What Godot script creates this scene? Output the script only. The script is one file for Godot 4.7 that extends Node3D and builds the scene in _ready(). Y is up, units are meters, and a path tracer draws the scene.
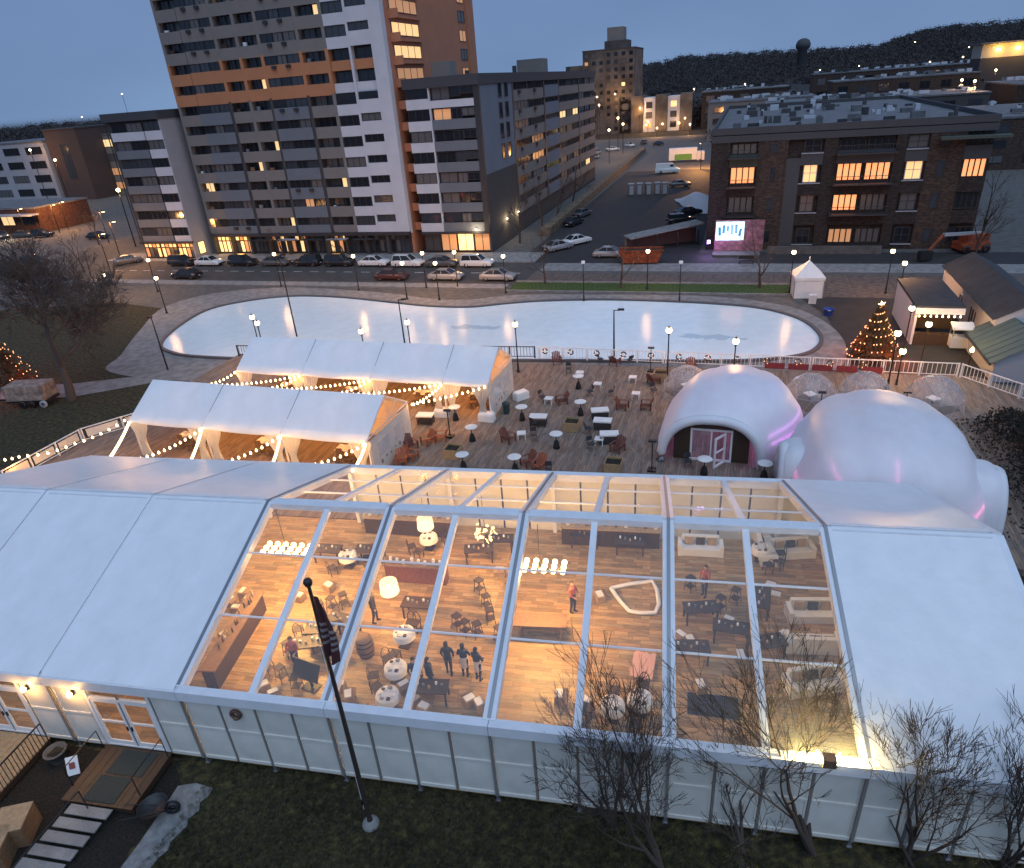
extends Node3D
# The place: a dusk view from about 22 m over an event tent, its deck, an ice rink and the streets behind.
# World axes: x runs along the street grid, -z runs away from the viewer across it, y up, metres.
const EYE := 22.0
const FOCAL := 680.0
var rng := RandomNumberGenerator.new()
var M := {}
var TX := {}
var shared := {}
var names := {}
var cam_basis := Basis()

class MB:
	var st := SurfaceTool.new()
	func _init(smooth := false):
		st.begin(Mesh.PRIMITIVE_TRIANGLES)
		st.set_smooth_group(0 if smooth else -1)
	func smooth(on: bool):
		st.set_smooth_group(0 if on else -1)
	func tri(a: Vector3, b: Vector3, c: Vector3):
		st.add_vertex(a); st.add_vertex(b); st.add_vertex(c)
	func quad(a: Vector3, b: Vector3, c: Vector3, d: Vector3):
		tri(a, b, c); tri(a, c, d)
	func box(c: Vector3, s: Vector3, b := Basis()):
		var h := s * 0.5
		var p := []
		for i in 8:
			p.append(c + b * Vector3(h.x * (1 if i & 1 else -1), h.y * (1 if i & 2 else -1), h.z * (1 if i & 4 else -1)))
		quad(p[0], p[2], p[3], p[1]); quad(p[4], p[5], p[7], p[6])
		quad(p[0], p[1], p[5], p[4]); quad(p[2], p[6], p[7], p[3])
		quad(p[0], p[4], p[6], p[2]); quad(p[1], p[3], p[7], p[5])
	func beam(a: Vector3, b: Vector3, w: float, h: float, up := Vector3.UP):
		var d := (b - a)
		var z := d.normalized()
		if absf(z.dot(up)) > 0.98:
			up = Vector3.RIGHT
		var x := up.cross(z).normalized()
		var y := z.cross(x)
		box((a + b) * 0.5, Vector3(w, h, d.length()), Basis(x, y, z))
	func tube(pts: Array, radii: Array, n := 6, cap := false):
		var rings := []
		for i in pts.size():
			var t: Vector3 = (pts[mini(i + 1, pts.size() - 1)] - pts[maxi(i - 1, 0)]).normalized()
			var side := t.cross(Vector3.UP)
			if side.length() < 0.05:
				side = t.cross(Vector3.RIGHT)
			side = side.normalized()
			var up2 := side.cross(t)
			var ring := []
			var r: float = radii[mini(i, radii.size() - 1)]
			for k in n:
				var a := TAU * k / n
				ring.append(pts[i] + (side * cos(a) + up2 * sin(a)) * r)
			rings.append(ring)
		for i in rings.size() - 1:
			for k in n:
				var k2 := (k + 1) % n
				quad(rings[i][k], rings[i + 1][k], rings[i + 1][k2], rings[i][k2])
		if cap:
			for k in range(1, n - 1):
				tri(rings[-1][0], rings[-1][k + 1], rings[-1][k]); tri(rings[0][0], rings[0][k], rings[0][k + 1])
	func lathe(prof: Array, n := 12, c := Vector3.ZERO):
		for i in prof.size() - 1:
			for k in n:
				var a := TAU * k / n
				var b := TAU * (k + 1) / n
				var p: Vector2 = prof[i]
				var q: Vector2 = prof[i + 1]
				var v0 := c + Vector3(cos(a) * p.x, p.y, sin(a) * p.x)
				var v1 := c + Vector3(cos(b) * p.x, p.y, sin(b) * p.x)
				var v2 := c + Vector3(cos(b) * q.x, q.y, sin(b) * q.x)
				var v3 := c + Vector3(cos(a) * q.x, q.y, sin(a) * q.x)
				if p.x < 0.0005: tri(v0, v3, v2)
				elif q.x < 0.0005: tri(v0, v2, v1)
				else: quad(v0, v3, v2, v1)
	func prism(poly: PackedVector2Array, y0: float, y1: float, top_only := false):
		var idx := Geometry2D.triangulate_polygon(poly)
		for i in range(0, idx.size(), 3):
			var a := poly[idx[i]]; var b := poly[idx[i + 1]]; var c := poly[idx[i + 2]]
			if (b - a).cross(c - a) < 0.0:
				var t := b; b = c; c = t
			tri(Vector3(a.x, y1, a.y), Vector3(b.x, y1, b.y), Vector3(c.x, y1, c.y))
			if not top_only:
				tri(Vector3(a.x, y0, a.y), Vector3(c.x, y0, c.y), Vector3(b.x, y0, b.y))
		if not top_only:
			for i in poly.size():
				var a := poly[i]; var b := poly[(i + 1) % poly.size()]
				quad(Vector3(a.x, y0, a.y), Vector3(b.x, y0, b.y), Vector3(b.x, y1, b.y), Vector3(a.x, y1, a.y))
	func grid(rows: Array):
		for i in rows.size() - 1:
			for j in rows[i].size() - 1:
				quad(rows[i][j], rows[i][j + 1], rows[i + 1][j + 1], rows[i + 1][j])
	func done() -> ArrayMesh:
		st.generate_normals()
		return st.commit()

# ---------- pixels to directions (only to read places off the photograph) ----------
func ray(px: float, py: float) -> Vector3:
	return -cam_basis.z * FOCAL + cam_basis.x * (px - 512.0) - cam_basis.y * (py - 434.0)
func gp(px: float, py: float, h := 0.0) -> Vector3:          # where that direction meets the level h
	var d := ray(px, py)
	return Vector3(0, EYE, 0) + d * ((h - EYE) / d.y)
func far_point(px: float, py: float, dist: float) -> Vector3: # a far point of known distance
	var d := ray(px, py)
	return Vector3(0, EYE, 0) + d * (dist / Vector2(d.x, d.z).length())

# ---------- materials ----------
func lin(r: float, g: float, b: float, a := 1.0) -> Color:
	var c := Color(r, g, b).linear_to_srgb()
	c.a = a
	return c
func mt(key: String, r: float, g: float, b: float, rough := 0.8, tex := "", scale := 1.0, opt := {}) -> StandardMaterial3D:
	if M.has(key):
		return M[key]
	var m := StandardMaterial3D.new()
	m.albedo_color = lin(r, g, b, opt.get("alpha", 1.0))
	m.roughness = rough
	m.metallic = opt.get("metal", 0.0)
	m.metallic_specular = opt.get("spec", 0.5)
	if opt.has("alpha"):
		m.transparency = BaseMaterial3D.TRANSPARENCY_ALPHA
	if tex != "":
		m.albedo_texture = TX[tex]
		m.uv1_triplanar = true
		m.uv1_world_triplanar = opt.get("world", true)
		m.uv1_scale = Vector3.ONE * scale
		if opt.has("normal"):
			m.normal_enabled = true
			m.normal_texture = TX[opt.normal]
			m.normal_scale = opt.get("nscale", 0.5)
	if opt.has("glow"):
		m.emission_enabled = true
		m.emission = lin(r, g, b) if not opt.has("glow_color") else opt.glow_color
		m.emission_energy_multiplier = opt.glow
	if opt.has("back"):
		m.backlight_enabled = true
		m.backlight = Color(opt.back, opt.back, opt.back)
	if opt.has("coat"):
		m.clearcoat_enabled = true
		m.clearcoat = opt.coat
		m.clearcoat_roughness = 0.1
	if opt.get("vcol", false):
		m.vertex_color_use_as_albedo = true
	M[key] = m
	return m
func noise_tex(key: String, size: int, freq: float, lo: float, hi: float, octaves := 4, seed_ := 1, tint := Vector3.ONE, speck := 0.0):
	var f := FastNoiseLite.new()
	f.seed = seed_; f.frequency = freq; f.fractal_octaves = octaves; f.noise_type = FastNoiseLite.TYPE_SIMPLEX_SMOOTH
	var im := f.get_seamless_image(size, size)
	im.convert(Image.FORMAT_RGB8)
	var r2 := RandomNumberGenerator.new()
	r2.seed = seed_ + 77
	for y in size:
		for x in size:
			var v := lerpf(lo, hi, im.get_pixel(x, y).r) + r2.randf_range(-speck, speck)
			im.set_pixel(x, y, Color(clampf(v * lerpf(1.0, tint.x, v), 0, 1), clampf(v * lerpf(1.0, tint.y, v), 0, 1), clampf(v * lerpf(1.0, tint.z, v), 0, 1)))
	im.generate_mipmaps()
	TX[key] = ImageTexture.create_from_image(im)
func bump_tex(key: String, size: int, freq: float, octaves: int, strength: float):
	var f := FastNoiseLite.new()
	f.seed = 9; f.frequency = freq; f.fractal_octaves = octaves
	var im := f.get_seamless_image(size, size)
	im.bump_map_to_normal_map(strength)
	TX[key] = ImageTexture.create_from_image(im)
func plank_tex(key: String, across: bool, count: int, contrast: float, tint: Color, seed_: int):
	var n := 512
	var im := Image.create(n, n, false, Image.FORMAT_RGB8)
	var r2 := RandomNumberGenerator.new()
	r2.seed = seed_
	var f := FastNoiseLite.new()
	f.seed = seed_; f.frequency = 0.02; f.fractal_octaves = 4
	var w := n / count
	for i in count:
		var cuts := [0, r2.randi_range(60, 200), r2.randi_range(240, 360), r2.randi_range(380, 470), n]
		for j in cuts.size() - 1:
			var tone := r2.randf_range(1.0 - contrast, 1.0)
			var warm := r2.randf_range(-0.04, 0.04)
			for q in range(cuts[j], cuts[j + 1]):
				for k in w:
					var g := tone * (1.0 + 0.22 * f.get_noise_2d((i * w + k) * 5.0, q * 0.45))
					if k == 0 or (q == cuts[j] and j > 0): g *= 0.45
					var c := Color(clampf(tint.r * g + warm, 0, 1), clampf(tint.g * g, 0, 1), clampf(tint.b * g - warm, 0, 1))
					if across: im.set_pixel(q, i * w + k, c)
					else: im.set_pixel(i * w + k, q, c)
	im.generate_mipmaps()
	TX[key] = ImageTexture.create_from_image(im)
func brick_tex(key: String, rows: int, cols: int, seed_: int):
	var n := 512
	var im := Image.create(n, n, false, Image.FORMAT_RGB8)
	var r2 := RandomNumberGenerator.new()
	r2.seed = seed_
	im.fill(Color(0.62, 0.6, 0.58))
	var h := n / rows
	var w := n / cols
	for j in rows:
		for i in cols:
			var g := r2.randf_range(0.62, 1.0)
			im.fill_rect(Rect2i((i * w + (w / 2 if j % 2 else 0)) % n, j * h, w - 2, h - 2), Color(g, g * r2.randf_range(0.92, 1.0), g * r2.randf_range(0.88, 0.98)))
	im.generate_mipmaps()
	TX[key] = ImageTexture.create_from_image(im)

func scratch_tex():
	var n := 1024
	var im := Image.create(n, n, false, Image.FORMAT_RGB8)
	var f := FastNoiseLite.new()
	f.seed = 31; f.frequency = 0.006; f.fractal_octaves = 4
	for y in n:
		for x in n:
			var g := 0.97 + 0.03 * f.get_noise_2d(x, y)
			im.set_pixel(x, y, Color(g, g, g))
	var r2 := RandomNumberGenerator.new()
	r2.seed = 12
	for i in 420:      # skate marks: long shallow arcs
		var p := Vector2(r2.randf() * n, r2.randf() * n)
		var a := r2.randf() * TAU
		var turn := r2.randf_range(-0.012, 0.012)
		var g := 0.92 if r2.randf() < 0.5 else 1.0
		for k in r2.randi_range(60, 260):
			im.set_pixel(posmod(int(p.x), n), posmod(int(p.y), n), Color(g, g, g))
			p += Vector2(cos(a), sin(a)) * 1.2
			a += turn
	im.generate_mipmaps()
	TX["scratches"] = ImageTexture.create_from_image(im)
func sky_clouds() -> ImageTexture:
	var f := FastNoiseLite.new()
	f.seed = 8; f.frequency = 0.012; f.fractal_octaves = 5
	var w := 1024
	var h := 512
	var im := Image.create(w, h, false, Image.FORMAT_RGBA8)
	for y in h:
		for x in w:
			var el := PI * (0.5 - (y + 0.5) / h)
			var az := TAU * x / w
			var d := Vector3(cos(el) * cos(az), sin(el) * 2.6, cos(el) * sin(az)) * 130.0
			var v := clampf(0.5 + 0.9 * f.get_noise_3dv(d), 0, 1)
			im.set_pixel(x, y, Color(0.3, 0.36, 0.42, v * 0.55) if el > 0.0 else Color(0, 0, 0, 0))
	return ImageTexture.create_from_image(im)

# ---------- nodes ----------
func numbered(called: String) -> String:
	var k: int = names.get(called, 0)
	names[called] = k + 1
	return called if k == 0 else "%s_%03d" % [called, k]
func tag(o: Node, label: String, category: String, group := "", kind := ""):
	if label != "": o.set_meta("label", label)
	if category != "": o.set_meta("category", category)
	if group != "": o.set_meta("group", group)
	if kind != "": o.set_meta("kind", kind)
	return o
func thing(called: String, label: String, category: String, at := Vector3.ZERO, turn := 0.0, group := "") -> Node3D:
	var o := Node3D.new()
	o.name = numbered(called)
	add_child(o)
	o.position = at
	o.rotation.y = turn
	tag(o, label, category, group)
	return o
func copy(src: Node3D, at: Vector3, turn := 0.0, label := "", group := "") -> Node3D:
	var o: Node3D = src.duplicate()
	var base := String(src.name)
	if base.length() > 4 and base.substr(base.length() - 3).is_valid_int():
		base = base.substr(0, base.length() - 4)
	o.name = numbered(base)
	add_child(o)
	o.position = at
	o.rotation.y = turn
	if label != "": o.set_meta("label", label)
	if group != "": o.set_meta("group", group)
	return o
func part(parent: Node, called: String, mesh: Mesh, m: Material, at := Transform3D()) -> MeshInstance3D:
	var o := MeshInstance3D.new()
	o.name = called
	o.mesh = mesh
	o.material_override = m
	parent.add_child(o, true)
	o.transform = at
	return o
func solo(called: String, mesh: Mesh, m: Material, label: String, category: String, at := Vector3.ZERO, group := "") -> MeshInstance3D:
	var o := MeshInstance3D.new()
	o.name = numbered(called)
	o.mesh = mesh
	o.material_override = m
	add_child(o)
	o.position = at
	tag(o, label, category, group)
	return o
func structure(called: String, mesh: Mesh, m: Material) -> MeshInstance3D:
	var o := MeshInstance3D.new()
	o.name = numbered(called)
	o.mesh = mesh
	o.material_override = m
	add_child(o)
	o.set_meta("kind", "structure")
	return o
func bx(w: float, h: float, d: float) -> BoxMesh:
	var key := "b%.3f_%.3f_%.3f" % [w, h, d]
	if not shared.has(key):
		var b := BoxMesh.new()
		b.size = Vector3(w, h, d)
		shared[key] = b
	return shared[key]
func at(x: float, y: float, z: float, turn := 0.0) -> Transform3D:
	return Transform3D(Basis(Vector3.UP, turn), Vector3(x, y, z))
func omni(parent: Node, pos: Vector3, energy: float, c: Color, size := 0.15):
	var l := OmniLight3D.new()
	l.name = "light"
	parent.add_child(l, true)
	l.position = pos
	l.light_energy = energy
	l.light_color = c
	l.light_size = size
	l.omni_range = 60.0
	l.omni_attenuation = 2.0
	l.shadow_enabled = true
	return l
func sheet(called: String, pts: Array, y: float, m: Material) -> MeshInstance3D:   # pts: [x, depth] pairs
	var poly := PackedVector2Array()
	for p in pts: poly.append(Vector2(p[0], -p[1]))
	var b := MB.new()
	b.prism(poly, y, y, true)
	return structure(called, b.done(), m)
func rect(x0: float, x1: float, v0: float, v1: float) -> Array:
	return [[x0, v0], [x1, v0], [x1, v1], [x0, v1]]
func smooth_loop(pts: Array, step: int) -> Array:
	var out := []
	var n := pts.size()
	for i in n:
		var p0 := Vector2(pts[(i - 1 + n) % n][0], pts[(i - 1 + n) % n][1]); var p1 := Vector2(pts[i][0], pts[i][1])
		var p2 := Vector2(pts[(i + 1) % n][0], pts[(i + 1) % n][1]); var p3 := Vector2(pts[(i + 2) % n][0], pts[(i + 2) % n][1])
		for k in step:
			var q := p1.cubic_interpolate(p2, p0, p3, float(k) / step)
			out.append([q.x, q.y])
	return out

func _ready():
	rng.seed = 20
	# camera
	var cam := Camera3D.new()
	cam.name = "camera"
	cam.fov = rad_to_deg(2.0 * atan(434.0 / FOCAL))
	cam.far = 6000.0
	cam.near = 0.1
	cam_basis = Basis(Vector3.UP, deg_to_rad(19.5)) * Basis(Vector3.RIGHT, deg_to_rad(-27.0)) * Basis(Vector3.BACK, deg_to_rad(-4.5))
	add_child(cam)
	cam.transform = Transform3D(cam_basis, Vector3(0, EYE, 0))
	cam.current = true
	# sky and the soft light of dusk from the bright half of the sky behind the viewer
	var env := Environment.new()
	env.background_mode = Environment.BG_SKY
	var sm := ProceduralSkyMaterial.new()
	sm.sky_top_color = lin(0.068, 0.12, 0.27)
	sm.sky_horizon_color = lin(0.13, 0.21, 0.37)
	sm.sky_cover = sky_clouds()
	sm.sky_cover_modulate = Color(1.0, 1.0, 1.0, 1.0)
	sm.sky_curve = 0.25
	sm.ground_horizon_color = lin(0.05, 0.06, 0.09)
	sm.ground_bottom_color = lin(0.02, 0.02, 0.025)
	sm.sun_angle_max = 1.0
	var sky := Sky.new()
	sky.sky_material = sm
	env.sky = sky
	env.tonemap_mode = Environment.TONE_MAPPER_LINEAR
	env.tonemap_exposure = 1.2
	env.sdfgi_enabled = true
	env.ssao_enabled = true
	env.ssil_enabled = true
	var we := WorldEnvironment.new()
	we.name = "environment"
	we.environment = env
	add_child(we)
	var sun := DirectionalLight3D.new()
	sun.name = "dusk_sun"
	sun.light_energy = 0.5
	sun.light_angular_distance = 80.0
	sun.light_color = Color(0.84, 0.92, 1.0)
	sun.shadow_enabled = true
	sun.sky_mode = DirectionalLight3D.SKY_MODE_LIGHT_ONLY
	add_child(sun)
	sun.look_at_from_position(Vector3(20, 60, 30), Vector3.ZERO)
	make_textures()
	make_materials()
	build_ground()
	build_tent()
	build_city()
	build_deck()
	build_inside()
	build_street()

func make_textures():
	noise_tex("grain", 256, 0.03, 0.8, 1.0, 5, 3, Vector3.ONE, 0.025)
	noise_tex("blotch", 256, 0.012, 0.55, 1.0, 5, 5, Vector3.ONE, 0.05)
	noise_tex("faint", 256, 0.01, 0.945, 1.0, 5, 6, Vector3.ONE, 0.01)
	noise_tex("grass", 512, 0.03, 0.25, 1.0, 6, 8, Vector3(1.0, 0.92, 0.7), 0.2)
	noise_tex("asphalt", 512, 0.012, 0.74, 1.0, 6, 11, Vector3.ONE, 0.09)
	scratch_tex()
	plank_tex("deck_planks", false, 32, 0.22, Color(1.0, 0.94, 0.88), 4)
	plank_tex("floor_planks", true, 16, 0.28, Color(1.0, 0.9, 0.78), 14)
	brick_tex("bricks", 32, 12, 6)
	bump_tex("ripple", 256, 0.02, 4, 3.0)
	bump_tex("rough", 256, 0.06, 4, 5.0)

func make_materials():
	mt("vinyl", 0.78, 0.79, 0.81, 0.38, "faint", 0.25, {"back": 0.2, "normal": "ripple", "nscale": 0.4, "world": false})
	mt("vinyl_wall", 0.66, 0.64, 0.585, 0.55, "faint", 0.5, {})
	mt("alu", 0.72, 0.74, 0.78, 0.4, "faint", 0.6)
	mt("alu_dark", 0.2, 0.19, 0.18, 0.5)
	mt("clear", 0.9, 0.92, 0.97, 0.03, "faint", 0.3, {"alpha": 0.1, "normal": "ripple", "nscale": 0.2, "world": false})
	mt("clear_soft", 0.85, 0.87, 0.9, 0.1, "", 1.0, {"alpha": 0.3})
	mt("glass", 0.02, 0.025, 0.03, 0.06)
	mt("glass_door", 0.5, 0.5, 0.5, 0.03, "", 1.0, {"alpha": 0.1})
	mt("tent_floor", 0.45, 0.35, 0.21, 0.45, "floor_planks", 0.28, {"world": false})
	mt("deck", 0.235, 0.2, 0.185, 0.75, "deck_planks", 0.18)
	mt("deck_edge", 0.16, 0.12, 0.1, 0.8, "grain", 0.5)
	mt("lawn", 0.085, 0.082, 0.037, 0.95, "grass", 0.14, {"normal": "rough", "nscale": 1.0})
	mt("lawn_green", 0.085, 0.2, 0.045, 0.95, "grass", 0.2)
	mt("earth", 0.055, 0.045, 0.035, 0.95, "grass", 0.1)
	mt("asphalt", 0.07, 0.066, 0.066, 0.8, "asphalt", 0.1)
	mt("asphalt_dark", 0.03, 0.028, 0.03, 0.8, "asphalt", 0.08)
	mt("concrete", 0.27, 0.265, 0.26, 0.85, "asphalt", 0.12)
	mt("concrete_dark", 0.12, 0.115, 0.11, 0.85, "asphalt", 0.12)
	mt("pavers", 0.17, 0.145, 0.135, 0.85, "bricks", 0.25)
	mt("ice", 0.84, 0.92, 0.94, 0.13, "scratches", 0.09, {"normal": "ripple", "nscale": 0.06})
	mt("rim", 0.09, 0.085, 0.09, 0.7)
	mt("white", 0.75, 0.75, 0.76, 0.5, "faint", 0.4)
	mt("black", 0.014, 0.014, 0.016, 0.5)
	mt("iron", 0.02, 0.021, 0.022, 0.45, "", 1.0, {"metal": 0.4})
	mt("steel", 0.3, 0.31, 0.33, 0.4, "", 1.0, {"metal": 0.7})
	mt("wood", 0.24, 0.14, 0.075, 0.6, "grain", 0.6)
	mt("wood_light", 0.42, 0.29, 0.16, 0.6, "grain", 0.6)
	mt("wood_dark", 0.06, 0.035, 0.022, 0.55, "grain", 0.6)
	mt("cloth_white", 0.72, 0.71, 0.69, 0.85, "faint", 0.6)
	mt("cloth_black", 0.016, 0.015, 0.016, 0.9)
	mt("drape", 0.72, 0.66, 0.58, 0.85, "faint", 0.5, {"back": 0.5})
	mt("bark", 0.07, 0.05, 0.041, 0.9, "grain", 1.5)
	mt("bark_pale", 0.1, 0.078, 0.066, 0.9, "grain", 1.5)
	mt("bulb", 1.0, 0.76, 0.42, 0.4, "", 1.0, {"glow": 5.0})
	mt("globe", 1.0, 0.72, 0.38, 0.4, "", 1.0, {"glow": 7.0})
	mt("globe_white", 1.0, 0.88, 0.66, 0.4, "", 1.0, {"glow": 4.0})
	mt("shade", 1.0, 0.7, 0.34, 0.6, "", 1.0, {"glow": 2.2})
	mt("flood", 1.0, 0.88, 0.55, 0.4, "", 1.0, {"glow": 40.0})
	mt("window_warm", 1.0, 0.62, 0.24, 0.5, "blotch", 0.8, {"glow": 0.9})
	mt("window_red", 1.0, 0.36, 0.15, 0.5, "", 1.0, {"glow": 0.95})
	mt("skin", 0.45, 0.27, 0.19, 0.6)

func build_ground():
	var b := MB.new()
	b.quad(Vector3(-2500, -0.03, 200), Vector3(-2500, -0.03, -3000), Vector3(2500, -0.03, -3000), Vector3(2500, -0.03, 200))
	structure("ground", b.done(), M.earth)
	sheet("lawn", rect(-150, 70, -12, 53), 0.0, M.lawn)
	sheet("city_pavement", rect(-260, 140, 53, 300), -0.012, M.concrete_dark)
	# lawn west of the rink
	sheet("lawn", [[-66, 44], [-60, 50], [-64.5, 57.5], [-68.8, 66.5], [-78, 68.5], [-92, 65], [-112, 56], [-112, 44]], 0.012, M.lawn)
	# rink surround and ice
	var apron := smooth_loop([[-57.5, 46.7], [-60.5, 51.1], [-65.2, 58.6], [-69.5, 67.1], [-67, 73.5], [-57.5, 77.0], [-43, 75.4], [-34.9, 73.2], [-29.8, 73.1], [-24.4, 75.4], [-10.3, 76.2], [-1.6, 75.9], [5.4, 72.7], [8.6, 67.2], [9.4, 61.0], [8, 56], [2, 52.5], [-20, 50], [-45, 46.0]], 5)
	sheet("rink_apron", apron, 0.02, M.concrete)
	var ice := smooth_loop([[-58.2, 54.3], [-60.6, 59.1], [-62.0, 65.7], [-59.8, 69.7], [-54.4, 72.7], [-47.1, 72.7], [-39.3, 71.1], [-33.6, 69.9], [-28.6, 69.9], [-25.0, 71.4], [-21.2, 72.7], [-14.5, 73.7], [-7.8, 73.6], [-1.5, 72.9], [2.8, 71.6], [6.1, 68.5], [7.5, 64.3], [7.2, 61.0], [5.6, 58.6], [2.0, 57.0], [-4, 56.0], [-20, 54.2], [-39, 51.9], [-50.3, 51.4], [-55.0, 52.2]], 5)
	var ice_node := sheet("ice_rink", ice, 0.06, M.ice)
	b = MB.new()
	for i in ice.size():
		var p: Array = ice[i]
		var q: Array = ice[(i + 1) % ice.size()]
		b.beam(Vector3(p[0], 0.1, -p[1]), Vector3(q[0], 0.1, -q[1]), 0.34, 0.24)
	structure("rink_kerb", b.done(), M.rim)
	for s in [[481, 327, 2.6], [712, 337, 2.4]]:   # dim painted emblems under the ice
		var c := gp(s[0], s[1], 0.066)
		for k in 5:
			var lp := PackedVector2Array()
			for a in 9:
				lp.append(Vector2(cos(TAU * a / 9.0) * s[2] * rng.randf_range(0.25, 0.6), sin(TAU * a / 9.0) * rng.randf_range(0.3, 0.8)) + Vector2(c.x + (k - 2) * s[2] * 0.42, c.z + rng.randf_range(-0.4, 0.4)))
			b = MB.new()
			b.prism(lp, c.y, c.y + k * 0.002, true)
			part(ice_node, "painted_emblem", b.done(), mt("emblem", 0.52, 0.64, 0.7, 0.2))
	# grass strips by the street
	sheet("grass_strip", [[-92, 73.5], [-70, 72.8], [-66.5, 76.0], [-57, 78.0], [-43, 76.6], [-43, 77.6], [-92, 77.6]], 0.03, M.lawn)
	sheet("grass_strip", [[-26.5, 77.2], [5.6, 77.2], [6.4, 80.9], [-26.5, 80.9]], 0.034, M.lawn_green)
	for e in [[-26.5, 76.85], [-26.5, 81.1]]:
		b = MB.new()
		b.box(Vector3(-10, 0.08, -e[1]), Vector3(33, 0.2, 0.3))
		structure("kerb", b.done(), M.concrete)
	# street
	sheet("street", rect(-230, -25.5, 79.6, 91.2), 0.004, M.asphalt)
	sheet("street", rect(-118, -104, 91.2, 330), 0.006, M.asphalt)
	sheet("street", [[-140, 79.6], [-118, 79.6], [-110, 62], [-108, 30], [-124, 30], [-126, 60]], 0.008, M.asphalt)
	for r in [[-100, -27, 77.7, 79.6], [-104, -27, 91.2, 97]]:
		b = MB.new()
		b.box(Vector3((r[0] + r[1]) * 0.5, 0.05, -(r[2] + r[3]) * 0.5), Vector3(r[1] - r[0], 0.16, r[3] - r[2]))
		structure("pavement", b.done(), M.concrete)
	b = MB.new()
	for i in 26:
		b.box(Vector3(-98 + i * 2.8, 0.012, -85.4), Vector3(1.4, 0.006, 0.12))
	structure("road_marking", b.done(), M.white)
	# plaza between rink and brick building
	sheet("path", rect(-25, 70, 86.8, 91.0), 0.008, M.concrete)
	sheet("brick_path", rect(-25.5, 70, 81.3, 85.6), 0.01, M.pavers)
	sheet("brick_path", [[6.6, 76.5], [19, 76.5], [19, 81.3], [6.6, 81.3]], 0.01, M.pavers)
	sheet("plaza", [[9.2, 54.5], [20, 54.5], [20, 76.4], [6.4, 76.4], [8.6, 70]], 0.006, M.asphalt_dark)
	sheet("car_park", rect(-29.5, -5.2, 97, 190), 0.004, M.asphalt_dark)
	sheet("car_park", rect(-29.5, 60, 91.1, 97), 0.006, M.asphalt_dark)
	# path and slope by the tree
	sheet("path", [[-47.2, 47.6], [-48.9, 48.4], [-58.8, 43.6], [-80, 38], [-80, 35.6], [-56, 40.9]], 0.016, M.concrete)
	sheet("path", [[-58, 47.5], [-46, 47.5], [-46, 49.5], [-57.5, 50.5]], 0.024, M.concrete)
	sheet("path", [[-64.5, 57.8], [-69.5, 68.3], [-67, 74], [-80, 72.2], [-92, 68.5], [-92, 65.5], [-78.5, 68.8], [-68.4, 66.8]], 0.015, M.concrete)
	build_hills()

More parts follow.
